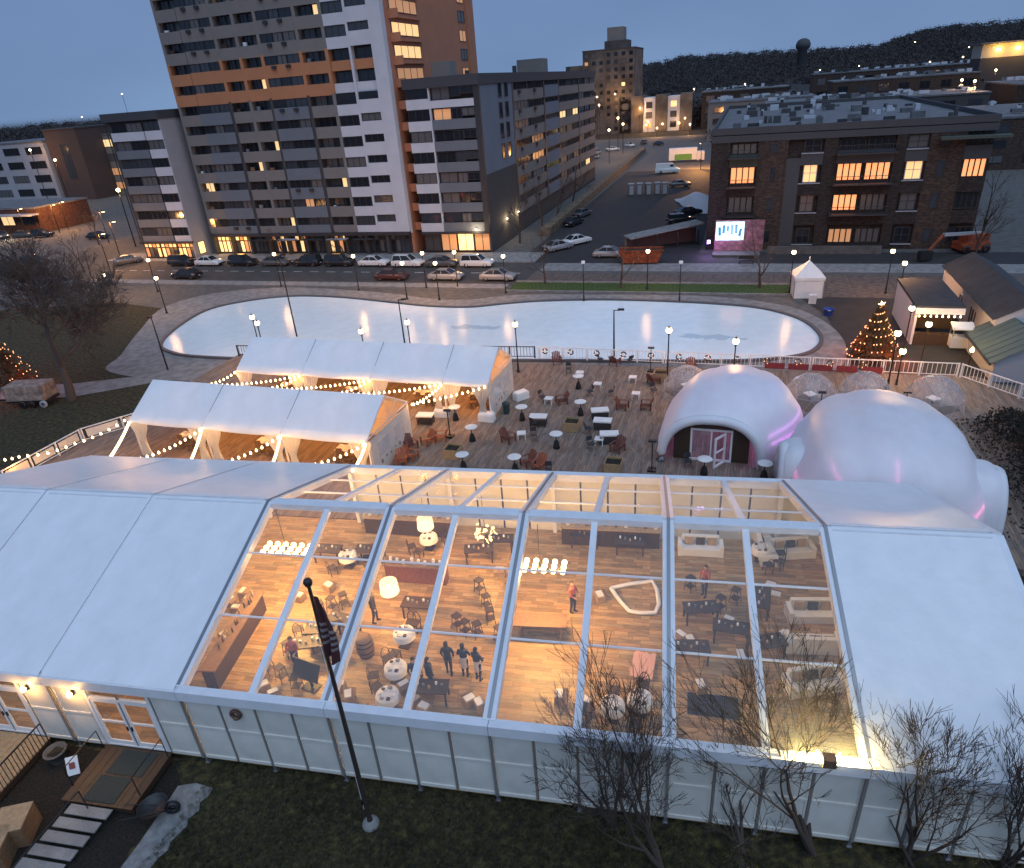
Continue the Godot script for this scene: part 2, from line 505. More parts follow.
func build_hills():
	var f := FastNoiseLite.new()
	f.seed = 4; f.frequency = 0.02; f.fractal_octaves = 5
	# skyline heights read off the photograph, the ridge about 700 to 900 m away
	var prof := [[-260, 152, 700], [-60, 132, 700], [0, 128, 700], [60, 121, 700], [140, 116, 720], [260, 108, 720], [420, 94, 740], [560, 79, 760], [600, 70, 760], [650, 62, 760], [690, 53, 760], [760, 50, 780], [830, 46, 800], [880, 43, 820], [900, 36, 860], [925, 27, 880], [960, 22, 900], [1024, 17, 900], [1120, 8, 900], [1300, 4, 900]]
	var rows := [[], [], [], [], []]
	for i in prof.size() - 1:
		for k in 14:
			var t := k / 14.0
			var px := lerpf(prof[i][0], prof[i + 1][0], t)
			var py := lerpf(prof[i][1], prof[i + 1][1], t)
			var p := far_point(px, py, lerpf(prof[i][2], prof[i + 1][2], t))
			p.y += 1.5 * f.get_noise_1d(px * 2.0) - 4.5
			var flat := Vector3(p.x, 0, p.z)
			rows[0].append(flat * 0.5 + Vector3(0, -0.5, 0))
			rows[1].append(flat * 0.68 + Vector3(0, maxf(p.y * 0.3, 1.0), 0))
			rows[2].append(flat * 0.86 + Vector3(0, maxf(p.y * 0.68, 1.0), 0))
			rows[3].append(Vector3(p.x, p.y, p.z))
			rows[4].append(flat * 1.3 + Vector3(0, -5, 0))
	var b := MB.new(true)
	b.grid(rows)
	structure("hills", b.done(), mt("hill", 0.045, 0.039, 0.04, 1.0, "blotch", 0.02))
	# the wood on the hills, one far mass of bare crowns
	var fuzz := MB.new()
	for k in 46:
		var d := Vector3(rng.randfn(), rng.randfn() * 0.7, rng.randfn()).normalized() * rng.randf_range(1.2, 2.9)
		var a := Vector3(rng.randfn(), rng.randfn(), rng.randfn()).normalized() * 0.62
		var c := a.cross(d).normalized() * 0.5
		fuzz.tri(d + Vector3(0, 3.4, 0) + a, d + Vector3(0, 3.4, 0) - a, d * 1.12 + Vector3(0, 3.4, 0) + c)
	fuzz.tube([Vector3(0, -1, 0), Vector3(0, 4, 0)], [0.3, 0.15], 4)
	var crown := fuzz.done()
	var spots := []
	for i in 9000:
		var r: int = rng.randi_range(1, 2)
		var j := rng.randi_range(0, rows[0].size() - 2)
		var t := rng.randf()
		var p: Vector3 = rows[r][j].lerp(rows[r + 1][j], t).lerp(rows[r][j + 1].lerp(rows[r + 1][j + 1], t), rng.randf())
		spots.append(Transform3D(Basis(Vector3.UP, rng.randf() * TAU).scaled(Vector3(1.2, 1.0, 1.2) * rng.randf_range(0.5, 1.1)), p - Vector3(0, 0.6, 0)))
	crowd(crown, spots, "far_wood", "dark bare wood covering the far hills under the sky", mt("far_wood", 0.05, 0.043, 0.043, 1.0))
	spots = []
	for i in 5200:
		var v := rng.randf_range(240, 470)
		var x := rng.randf_range(-1.5, 0.75) * v
		if v < 345 and x > -85 and x < -14: continue
		if x > -20 and v < 300 and rng.randf() < 0.85: continue
		spots.append(Transform3D(Basis(Vector3.UP, rng.randf() * TAU).scaled(Vector3.ONE * rng.randf_range(0.9, 1.9)), Vector3(x, 0, -v)))
	crowd(crown, spots, "town_wood", "dark mass of bare trees between the far roofs of the town", M.far_wood)

func crowd(mesh: Mesh, spots: Array, called: String, label: String, m: Material):
	var mm := MultiMesh.new()
	mm.transform_format = MultiMesh.TRANSFORM_3D
	mm.mesh = mesh
	mm.instance_count = spots.size()
	for i in spots.size(): mm.set_instance_transform(i, spots[i])
	var mi := MultiMeshInstance3D.new()
	mi.name = called
	mi.multimesh = mm
	mi.material_override = m
	add_child(mi)
	tag(mi, label, "wood", "", "stuff")

const BAY := 5.65
const HALF := 7.75
const EAVE := 3.85
const RIDGE := 6.6
const FLOOR := 0.4
var tent: Node3D
func troof(u: float, t: float) -> Vector3:   # t 0 front eave, 1 ridge, 2 back eave
	return Vector3(u, lerpf(EAVE, RIDGE, 1.0 - absf(t - 1.0)), -HALF * t)
func tent_to_world(p: Vector3) -> Vector3:
	return tent.transform * p
func slab_on_roof(u0: float, u1: float, t0: float, t1: float, lift: float, thick: float, sag := 0.0) -> ArrayMesh:
	var b := MB.new()
	var up: Vector3 = (Vector3(0, HALF, RIDGE - EAVE) if t0 < 1.0 else Vector3(0, HALF, -(RIDGE - EAVE))).normalized()
	up = Vector3(0, up.y, (0.334 if t0 < 0.999 else -0.334)).normalized()
	var n := 24 if sag > 0.05 else (6 if sag > 0.0 else 1)
	var top := []
	var low := []
	for i in n + 1:
		var r1 := []
		var r2 := []
		for j in n + 1:
			var u := lerpf(u0, u1, float(i) / n)
			var t := lerpf(t0, t1, float(j) / n)
			var s := sag * sin(PI * i / n) * sin(PI * j / n)
			if sag > 0.05:      # tension folds that die out away from the rafters and eaves
				var e := minf(minf(float(i) / n, 1.0 - float(i) / n) * 5.6, minf(float(j) / n, 1.0 - float(j) / n) * 8.0)
				s += 0.014 * exp(-e * 1.6) * sin(t * 23.0 + u * 3.1 + 1.7 * sin(u * 5.0 + t * 9.0)) * minf(e * 8.0, 1.0)
			var p := troof(u, t) + up * (lift - s)
			r1.append(p + up * thick * 0.5); r2.append(p - up * thick * 0.5)
		top.append(r1); low.append(r2)
	if sag > 0.0: b.smooth(true)
	b.grid(top)
	if thick > 0.0:
		b.smooth(false)
		for i in n:
			b.quad(top[i][0], top[i + 1][0], low[i + 1][0], low[i][0]); b.quad(top[i][n], top[i + 1][n], low[i + 1][n], low[i][n])
			b.quad(top[0][i], top[0][i + 1], low[0][i + 1], low[0][i]); b.quad(top[n][i], top[n][i + 1], low[n][i + 1], low[n][i])
		b.smooth(sag > 0.0)
		b.grid(low)
	return b.done()
func wall_panel_mesh(w: float, h: float) -> ArrayMesh:
	var b := MB.new()
	b.box(Vector3(0, h / 2, 0), Vector3(w, h, 0.03))
	for y in [0.07, h * 0.5, h - 0.05]:
		b.box(Vector3(0, y, 0.03), Vector3(w - 0.02, 0.1 if y > 0.1 else 0.14, 0.06))
	for s in [-1, 1]:
		b.box(Vector3(s * (w / 2 - 0.035), h / 2, 0.022), Vector3(0.06, h - 0.02, 0.035))
	# the cloth bellies a little between its rails
	b.smooth(true)
	for half in 2:
		var rows := []
		for i in 7:
			var r := []
			for j in 7:
				var q := sin(PI * i / 6.0) * sin(PI * j / 6.0)
				r.append(Vector3(lerpf(-w / 2 + 0.06, w / 2 - 0.06, j / 6.0), lerpf(0.14 if half == 0 else h * 0.5 + 0.05, h * 0.5 - 0.05 if half == 0 else h - 0.1, i / 6.0), 0.018 + 0.05 * q + 0.012 * sin(j * 2.1 + i) * q))
			rows.append(r)
		b.grid(rows)
	return b.done()
func french_door(parent: Node, xf: Transform3D, w: float, h: float):
	var d := MeshInstance3D.new()
	var b := MB.new()
	b.box(Vector3(-w / 2, h / 2, 0), Vector3(0.14, h, 0.14)); b.box(Vector3(w / 2, h / 2, 0), Vector3(0.14, h, 0.14))
	b.box(Vector3(0, h - 0.05, 0), Vector3(w - 0.14, 0.1, 0.13)); b.box(Vector3(0, h - 0.5, 0), Vector3(w - 0.14, 0.12, 0.13)); b.box(Vector3(0, 0.04, 0), Vector3(w - 0.14, 0.08, 0.13))
	d.mesh = b.done(); d.material_override = M.white; d.name = "double_door"
	parent.add_child(d, true)
	d.transform = xf
	var lw := w / 2 - 0.1
	var lh := h - 0.64
	b = MB.new()
	for s in [-1, 1]:
		b.box(Vector3(s * (lw / 2 - 0.06), lh / 2, 0), Vector3(0.12, lh, 0.05))
	for y in [0.1, lh * 0.52, lh - 0.06]:
		b.box(Vector3(0, y, 0), Vector3(lw - 0.24, 0.2 if y < 0.2 else 0.1, 0.048))
	var leaf := b.done()
	for s in [-1, 1]:
		var l := part(d, "door_leaf", leaf, M.white, at(s * (w / 4 - 0.02), 0.09, 0.02))
		part(d, "door_pane", bx(lw - 0.24, lh - 0.3, 0.012), M.glass_door, at(s * (w / 4 - 0.02), 0.09 + lh / 2 + 0.04, 0.02))
		part(d, "handle", bx(0.03, 0.2, 0.06), M.iron, at(s * 0.1, 1.05, 0.07))
	part(d, "transom_pane", bx(w - 0.16, 0.32, 0.012), M.glass_door, at(0, h - 0.27, 0))

func build_tent():
	tent = thing("event_tent", "long white event tent with clear roof bays over its lit wooden floor", "tent", Vector3(-6.5, 0, -14.0), deg_to_rad(6.8))
	var k0 := -5
	var k1 := 3
	# floor on its legs
	var L := (k1 - k0) * BAY
	part(tent, "floor", bx(L, 0.24, HALF * 2), M.tent_floor, at((k0 + k1) * 0.5 * BAY, FLOOR - 0.12, -HALF))
	var leg := MB.new()
	leg.box(Vector3(0, -0.2, 0), Vector3(0.1, 0.5, 0.1)); leg.box(Vector3(0, -0.39, 0), Vector3(0.18, 0.03, 0.18))
	var legm := leg.done()
	for i in (k1 - k0) * 2 + 1:
		part(tent, "floor_leg", legm, M.steel, at(k0 * BAY + i * BAY * 0.5, 0.4, 0.02))
	# rafters, ridge, eaves, purlins
	for k in range(k0, k1 + 1):
		var b := MB.new()
		var u := k * BAY
		for e in [[0.0, 1.0], [1.0, 2.0]]:
			b.beam(troof(u, e[0]) + Vector3(0, 0.0, 0), troof(u, e[1]), 0.42, 0.32)
		part(tent, "rafter", b.done(), M.alu)
		if k >= -2 and k <= 2:
			b = MB.new()
			for e in [[0.0, 1.0], [1.0, 2.0]]:
				b.beam(troof(u, e[0]) + Vector3(0, 0.17, 0), troof(u, e[1]) + Vector3(0, 0.18, 0), 0.12, 0.06)
			part(tent, "rafter_groove", b.done(), M.steel)
		for z in [-0.02, -HALF * 2 + 0.02]:
			part(tent, "post", bx(0.2, EAVE, 0.2), M.alu, at(u, EAVE / 2 + 0.1, z - (0.12 if z > -1 else -0.12)))
		part(tent, "seam_strap", bx(0.09, 3.3, 0.05), M.alu_dark, at(u, 2.05, 0.16))
	for k in range(k0, k1):
		var u := (k + 0.5) * BAY
		part(tent, "ridge_beam", bx(BAY - 0.43, 0.26, 0.5), M.alu, at(u, RIDGE + 0.02, -HALF))
		part(tent, "eave_beam", bx(BAY - 0.02, 0.42, 0.34), M.alu, at(u, EAVE - 0.1, 0.12))
		part(tent, "eave_beam", bx(BAY - 0.02, 0.42, 0.34), M.alu, at(u, EAVE - 0.1, -HALF * 2 - 0.12))
		var clear: bool = k >= -2 and k < 2
		if clear:
			var b := MB.new()
			for e in [[0.0, 1.0], [1.0, 2.0]]:
				b.beam(troof(u, e[0]), troof(u, e[1]), 0.24, 0.2)
			part(tent, "glazing_bar", b.done(), M.alu)
			for t in [0.36, 0.7, 1.32, 1.66]:
				b = MB.new()
				b.tube([troof(u - BAY / 2 + 0.15, t) - Vector3(0, 0.06, 0), troof(u + BAY / 2 - 0.15, t) - Vector3(0, 0.06, 0)], [0.045], 6)
				part(tent, "purlin", b.done(), M.alu)
			for h in 2:
				for g in [[0.01, 0.36], [0.36, 0.7], [0.7, 0.98], [1.02, 1.32], [1.32, 1.66], [1.66, 1.99]]:
					part(tent, "roof_pane", slab_on_roof(u - BAY / 2 + h * BAY / 2 + (0.2 if h == 0 else 0.11), u - BAY / 2 + (h + 1) * BAY / 2 - (0.11 if h == 0 else 0.2), g[0], g[1], 0.07, 0.0, 0.02), M.clear)
		else:
			part(tent, "roof_panel", slab_on_roof(u - BAY / 2 + 0.06, u + BAY / 2 - 0.06, -0.02, 1.0, 0.19, 0.02, 0.1), M.vinyl)
			part(tent, "roof_panel", slab_on_roof(u - BAY / 2 + 0.06, u + BAY / 2 - 0.06, 1.0, 2.02, 0.19, 0.02, 0.1), M.vinyl)
	# walls
	var pw := BAY / 4.0
	var pan := wall_panel_mesh(pw - 0.1, 3.3)
	for k in range(k0, k1):
		for j in 4:
			var u := k * BAY + (j + 0.5) * pw
			if (k == -3 and (j == 1 or j == 2)) or (k == -4 and (j == 1 or j == 2)):
				if j == 1:
					french_door(tent, at(k * BAY + 2.0 * pw, FLOOR, 0.05), pw * 2 - 0.16, 3.0)
			else:
				part(tent, "wall_panel", pan, M.vinyl_wall, at(u, 0.36, 0.05))
			if j > 0:
				part(tent, "seam_post", bx(0.07, 3.3, 0.08), M.alu_dark, at(k * BAY + j * pw, 2.02, 0.06))
			if k >= -2:
				part(tent, "wall_panel", pan, M.vinyl_wall, Transform3D(Basis(Vector3.UP, PI), Vector3(u, 0.36, -HALF * 2 - 0.05)))
	# gable walls
	for s in [[k1 * BAY, 1.0], [k0 * BAY, -1.0]]:
		var b := MB.new()
		var x: float = s[0] + 0.02 * s[1]
		b.quad(Vector3(x, 0.3, 0), Vector3(x, EAVE, 0), Vector3(x, EAVE, -HALF * 2), Vector3(x, 0.3, -HALF * 2))
		b.tri(Vector3(x, EAVE, 0), Vector3(x, RIDGE, -HALF), Vector3(x, EAVE, -HALF * 2))
		part(tent, "gable_wall", b.done(), M.vinyl)

# ---------- buildings ----------
func face(x: float, v: float, turn := 0.0) -> Transform3D:   # wall plane: local x along the wall, z outwards
	return Transform3D(Basis(Vector3.UP, turn), Vector3(x, 0, -v))
func fbox(parent: Node, called: String, xf: Transform3D, s0: float, s1: float, y0: float, y1: float, z0: float, z1: float, m: Material) -> MeshInstance3D:
	return part(parent, called, bx(s1 - s0, y1 - y0, z1 - z0), m, xf * at((s0 + s1) * 0.5, (y0 + y1) * 0.5, (z0 + z1) * 0.5))
func frame_mesh(w: float, h: float, cols: int, rows := 1, t := 0.08) -> ArrayMesh:
	var key := "f%.2f_%.2f_%d_%d_%.2f" % [w, h, cols, rows, t]
	if not shared.has(key):
		var b := MB.new()
		for s in [-1, 1]:
			b.box(Vector3(0, s * (h - t) / 2, 0), Vector3(w, t, 0.1))
		for i in cols + 1:
			var x := lerpf(-(w - t) / 2, (w - t) / 2, float(i) / cols)
			b.box(Vector3(x, 0, 0), Vector3(t if i in [0, cols] else t * 0.8, h - 2 * t, 0.09))
		for j in range(1, rows):
			b.box(Vector3(0, lerpf(-h / 2, h / 2, float(j) / rows), 0), Vector3(w - 2 * t, t * 0.7, 0.08))
		shared[key] = b.done()
	return shared[key]
func window(parent: Node, xf: Transform3D, s0: float, s1: float, y0: float, y1: float, z: float, cols: int, pane: Material, fm: Material, rows := 1, t := 0.08):
	var w := s1 - s0
	var h := y1 - y0
	var f := part(parent, "window", frame_mesh(w, h, cols, rows, t), fm, xf * at((s0 + s1) * 0.5, (y0 + y1) * 0.5, z))
	part(f, "pane", bx(w - 0.02, h - 0.02, 0.02), pane, at(0, 0, -0.02))
	return f
func some_pane(p_warm := 0.05) -> Material:
	var r := rng.randf()
	if r < p_warm * 0.6: return M.pane_lit
	if r < p_warm: return M.pane_dim
	if r < 0.25 + p_warm: return M.pane_curtain
	return M.pane_dark if r < 0.75 else M.pane_grey
func city_materials():
	mt("pane_dark", 0.018, 0.02, 0.026, 0.08)
	mt("pane_grey", 0.045, 0.05, 0.06, 0.12)
	mt("pane_curtain", 0.13, 0.125, 0.125, 0.3, "grain", 1.0)
	mt("pane_lit", 1.0, 0.68, 0.32, 0.4, "", 1.0, {"glow": 0.75})
	mt("pane_dim", 0.75, 0.36, 0.16, 0.4, "", 1.0, {"glow": 0.35})
	mt("pane_gold", 1.0, 0.6, 0.25, 0.4, "", 1.0, {"glow": 0.75})
	mt("pane_orange", 1.0, 0.36, 0.14, 0.4, "", 1.0, {"glow": 1.0})
	mt("shop_lit", 1.0, 0.72, 0.3, 0.4, "", 1.0, {"glow": 1.1})
	mt("frame_dark", 0.03, 0.03, 0.035, 0.5)
	mt("frame_white", 0.5, 0.5, 0.52, 0.5)
	mt("brown_wall", 0.2, 0.18, 0.168, 0.85, "faint", 0.12)
	mt("grey_wall", 0.15, 0.165, 0.19, 0.85, "faint", 0.12)
	mt("dark_wall", 0.06, 0.055, 0.056, 0.85, "faint", 0.12)
	mt("blue_wall", 0.15, 0.175, 0.215, 0.85, "faint", 0.08)
	mt("white_wall", 0.56, 0.56, 0.6, 0.8, "faint", 0.1)
	mt("pale_wall", 0.34, 0.34, 0.37, 0.8, "faint", 0.1)
	mt("orange_wall", 0.45, 0.19, 0.09, 0.8, "faint", 0.1)
	mt("terracotta", 0.46, 0.19, 0.105, 0.85, "faint", 0.1)
	mt("parapet", 0.05, 0.052, 0.06, 0.8)
	mt("brick_wall", 0.09, 0.06, 0.048, 0.9, "bricks", 0.22)
	mt("brick_dark", 0.05, 0.038, 0.034, 0.9, "bricks", 0.22)
	mt("clad_green", 0.06, 0.075, 0.06, 0.7, "faint", 0.2)
	mt("clad_grey", 0.055, 0.055, 0.06, 0.7, "faint", 0.2)
	mt("roof_felt", 0.16, 0.165, 0.18, 0.9, "asphalt", 0.08)
	mt("roof_dark", 0.045, 0.048, 0.055, 0.85, "asphalt", 0.1)
	mt("tan_wall", 0.17, 0.14, 0.12, 0.9, "blotch", 0.04)
	mt("metal_roof", 0.1, 0.14, 0.13, 0.5, "faint", 0.3)
	mt("unit_white", 0.42, 0.45, 0.5, 0.7)

func build_city():
	city_materials()
	build_tower()
	build_slab_block()
	build_west_block()
	build_brick_block()
	build_far_city()

func spandrel_row(p: Node, xf: Transform3D, s0: float, s1: float, yb: float, m: Material, z := 0.0, up := 0.75, down := -0.45):
	fbox(p, "spandrel_panel", xf, s0, s1, yb + down, yb + up, z - 0.14, z, m)

func build_tower():
	var v := 96.0
	var x0 := -84.6
	var wid := 36.8
	var t := thing("apartment_tower", "tall apartment tower with grey orange and brown storeys and a white corner strip", "building", Vector3(x0, 0, -v))
	var xf := Transform3D()
	var top := 54.0
	# core, set back behind the balconies
	part(t, "core_wall", bx(wid - 0.3, top, 33.5), M.dark_wall, at(wid / 2, top / 2, -17.75))
	fbox(t, "roof", xf, 0, wid, top, top + 0.4, -34.6, 0.2, M.parapet)
	var piers := [[0.0, 0.4], [9.5, 10.0], [13.1, 13.6], [16.8, 17.3], [23.2, 23.7], [27.4, 27.9]]
	for pr in piers:
		fbox(t, "pier", xf, pr[0], pr[1], 3.6, 22.9, -1.0, -0.02, M.dark_wall if pr[0] in [9.5, 16.8, 23.2] else M.brown_wall)
		fbox(t, "pier", xf, pr[0], pr[1], 22.9, 28.55, -1.0, 0.02, M.orange_wall)
		fbox(t, "pier", xf, pr[0], pr[1], 28.55, top, -1.0, -0.02, M.brown_wall)
	fbox(t, "end_wall", xf, 34.8, wid, 3.2, top, -1.0, 0.16, M.white_wall)
	fbox(t, "end_wall", xf, 31.2, 31.55, 3.2, top, -1.0, 0.03, M.white_wall)
	for k in 18:
		var yb := 3.7 + 2.8 * k
		var band := 0 if k < 7 else (1 if k < 9 else 2)
		var wm: Material = [M.grey_wall, M.orange_wall, M.brown_wall][band]
		var bm: Material = [M.brown_wall, M.orange_wall, M.brown_wall][band]
		for c in [[0.4, 3.9, 0], [4.0, 9.5, 1], [10.0, 13.1, 0], [13.6, 16.8, 0], [17.3, 23.2, 1], [23.7, 27.4, 0]]:
			if c[2] == 0:
				spandrel_row(t, xf, c[0], c[1], yb, bm, 0.0, 0.95, -0.6)
				window(t, xf, c[0] + 0.3, c[1] - 1.5, yb + 0.3, yb + 2.25, -0.88, 2, some_pane(0.02), M.frame_dark)
				if rng.randf() < 0.5:
					var bw := rng.randf_range(0.3, 0.8)
					fbox(t, "balcony_clutter", xf, c[0] + 0.5, c[0] + 0.5 + bw, yb + 0.2, yb + rng.randf_range(1.0, 1.5), -0.6, -0.3, [M.white, M.wood, M.steel, M.brick_wall][rng.randi() % 4])
				window(t, xf, c[1] - 1.3, c[1] - 0.4, yb + 0.3, yb + 2.25, -0.88, 1, some_pane(0.1), M.frame_dark)
			else:
				var z := 0.16 if band == 0 else 0.0
				spandrel_row(t, xf, c[0], c[1], yb, wm, z, 1.05, -0.62)
				var mid: float = (c[0] + c[1]) * 0.5
				window(t, xf, c[0] + 0.1, mid - 0.9, yb + 0.95, yb + 2.2, -0.1, 2, some_pane(0.0), M.frame_dark)
				window(t, xf, mid - 0.8, mid + 0.8, yb + 0.95, yb + 2.2, -0.1, 2, some_pane(0.04), M.frame_dark)
				window(t, xf, mid + 0.9, c[1] - 0.1, yb + 0.95, yb + 2.2, -0.1, 2, some_pane(0.0), M.frame_dark)
				if band == 2 or rng.randf() < 0.3:
					for q in 2:
						fbox(t, "air_conditioner", xf, c[0] + 1.2 + q * 2.4, c[0] + 1.85 + q * 2.4, yb + 0.5, yb + 0.92, z + 0.003, z + 0.35, M.frame_dark)
		# white corner strip
		if band == 1:
			spandrel_row(t, xf, 27.9, 34.8, yb, M.orange_wall if k == 8 else M.white_wall, -0.3, 0.8)
			window(t, xf, 28.1, 34.4, yb + 0.8, yb + 2.2, -0.85, 5, M.pane_dark, M.frame_dark)
		else:
			spandrel_row(t, xf, 27.9, 31.2, yb, M.white_wall, 0.0, 0.85, -0.55)
			window(t, xf, 28.0, 31.1, yb + 0.85, yb + 2.2, -0.12, 3, some_pane(0.0), M.frame_dark)
			spandrel_row(t, xf, 31.55, 34.8, yb + 0.45, M.white_wall, 0.1, 0.9, -0.85)
			window(t, xf, 31.65, 34.7, yb + 1.36, yb + 2.35, -0.1, 3, some_pane(0.0), M.frame_dark)
	# storefronts
	fbox(t, "shop_fascia", xf, 0, wid, 3.05, 3.55, -0.3, 0.3, M.frame_dark)
	var lits := [2, 3, 0, 1, 1, 0, 1, 0, 0, 0]
	for i in 10:
		var s0 := 0.4 + i * 3.62
		for q in 4:
			var pool: Array = [[M.pane_grey, M.pane_dark, M.pane_curtain, M.pane_grey], [M.pane_dim, M.pane_dark, M.pane_lit, M.pane_grey], [M.shop_lit, M.pane_lit, M.shop_lit, M.pane_gold], [M.pane_gold, M.pane_curtain, M.shop_lit, M.pane_dim]][lits[i]]
			window(t, xf, s0 + q * 0.8, s0 + q * 0.8 + 0.78, 0.35, 2.2, -0.75, 1, pool[(q + i) % 4], M.frame_dark)
			window(t, xf, s0 + q * 0.8, s0 + q * 0.8 + 0.78, 2.22, 3.0, -0.75, 1, pool[(q + i + 1) % 4], M.frame_dark)
		fbox(t, "shop_pier", xf, s0 - 0.4, s0 - 0.02, 0, 3.04, -1.0, 0.05, M.dark_wall)
		if lits[i] > 0:
			omni(t, Vector3(s0 + 1.6, 2.2, 0.6), 2.6 if lits[i] > 1 else 0.8, Color(1.0, 0.72, 0.36), 0.6)
	for i in 5:
		fbox(t, "awning", xf, 9.0 + i * 4.6, 12.4 + i * 4.6, 2.62, 2.7, 0.3, 1.4, M.pale_wall if i % 2 else M.frame_dark)
	# the terracotta flank
	var sf := Transform3D(Basis(Vector3.UP, PI / 2), Vector3(wid, 0, 0))
	fbox(t, "flank_wall", sf, 0.9, 36, 0, top, -0.3, 0.0, M.terracotta)
	fbox(t, "flank_fin", sf, 31.8, 32.4, 22, top, 0.0, 0.35, M.terracotta)
	for k in 18:
		var yb := 3.7 + 2.8 * k
		if k >= 7:
			window(t, sf, 2.6, 11.6, yb + 0.55, yb + 2.2, 0.03, 4, M.pane_gold if k in [8, 9] else (M.pane_dim if k < 14 else M.pane_dark), M.frame_dark)
			window(t, sf, 28.2, 31.2, yb + 0.5, yb + 2.2, 0.03, 2, M.pane_dim if k % 2 else M.pane_curtain, M.frame_dark)
			fbox(t, "balcony_slab", sf, 2.3, 12.0, yb - 0.12, yb + 0.1, 0.004, 0.5, M.terracotta)
		# narrow recess between tower and slab block
		fbox(t, "recess_balcony", xf, wid + 0.01, wid + 1.45, yb - 0.3, yb + 0.8, -2.3, -2.0, M.terracotta)

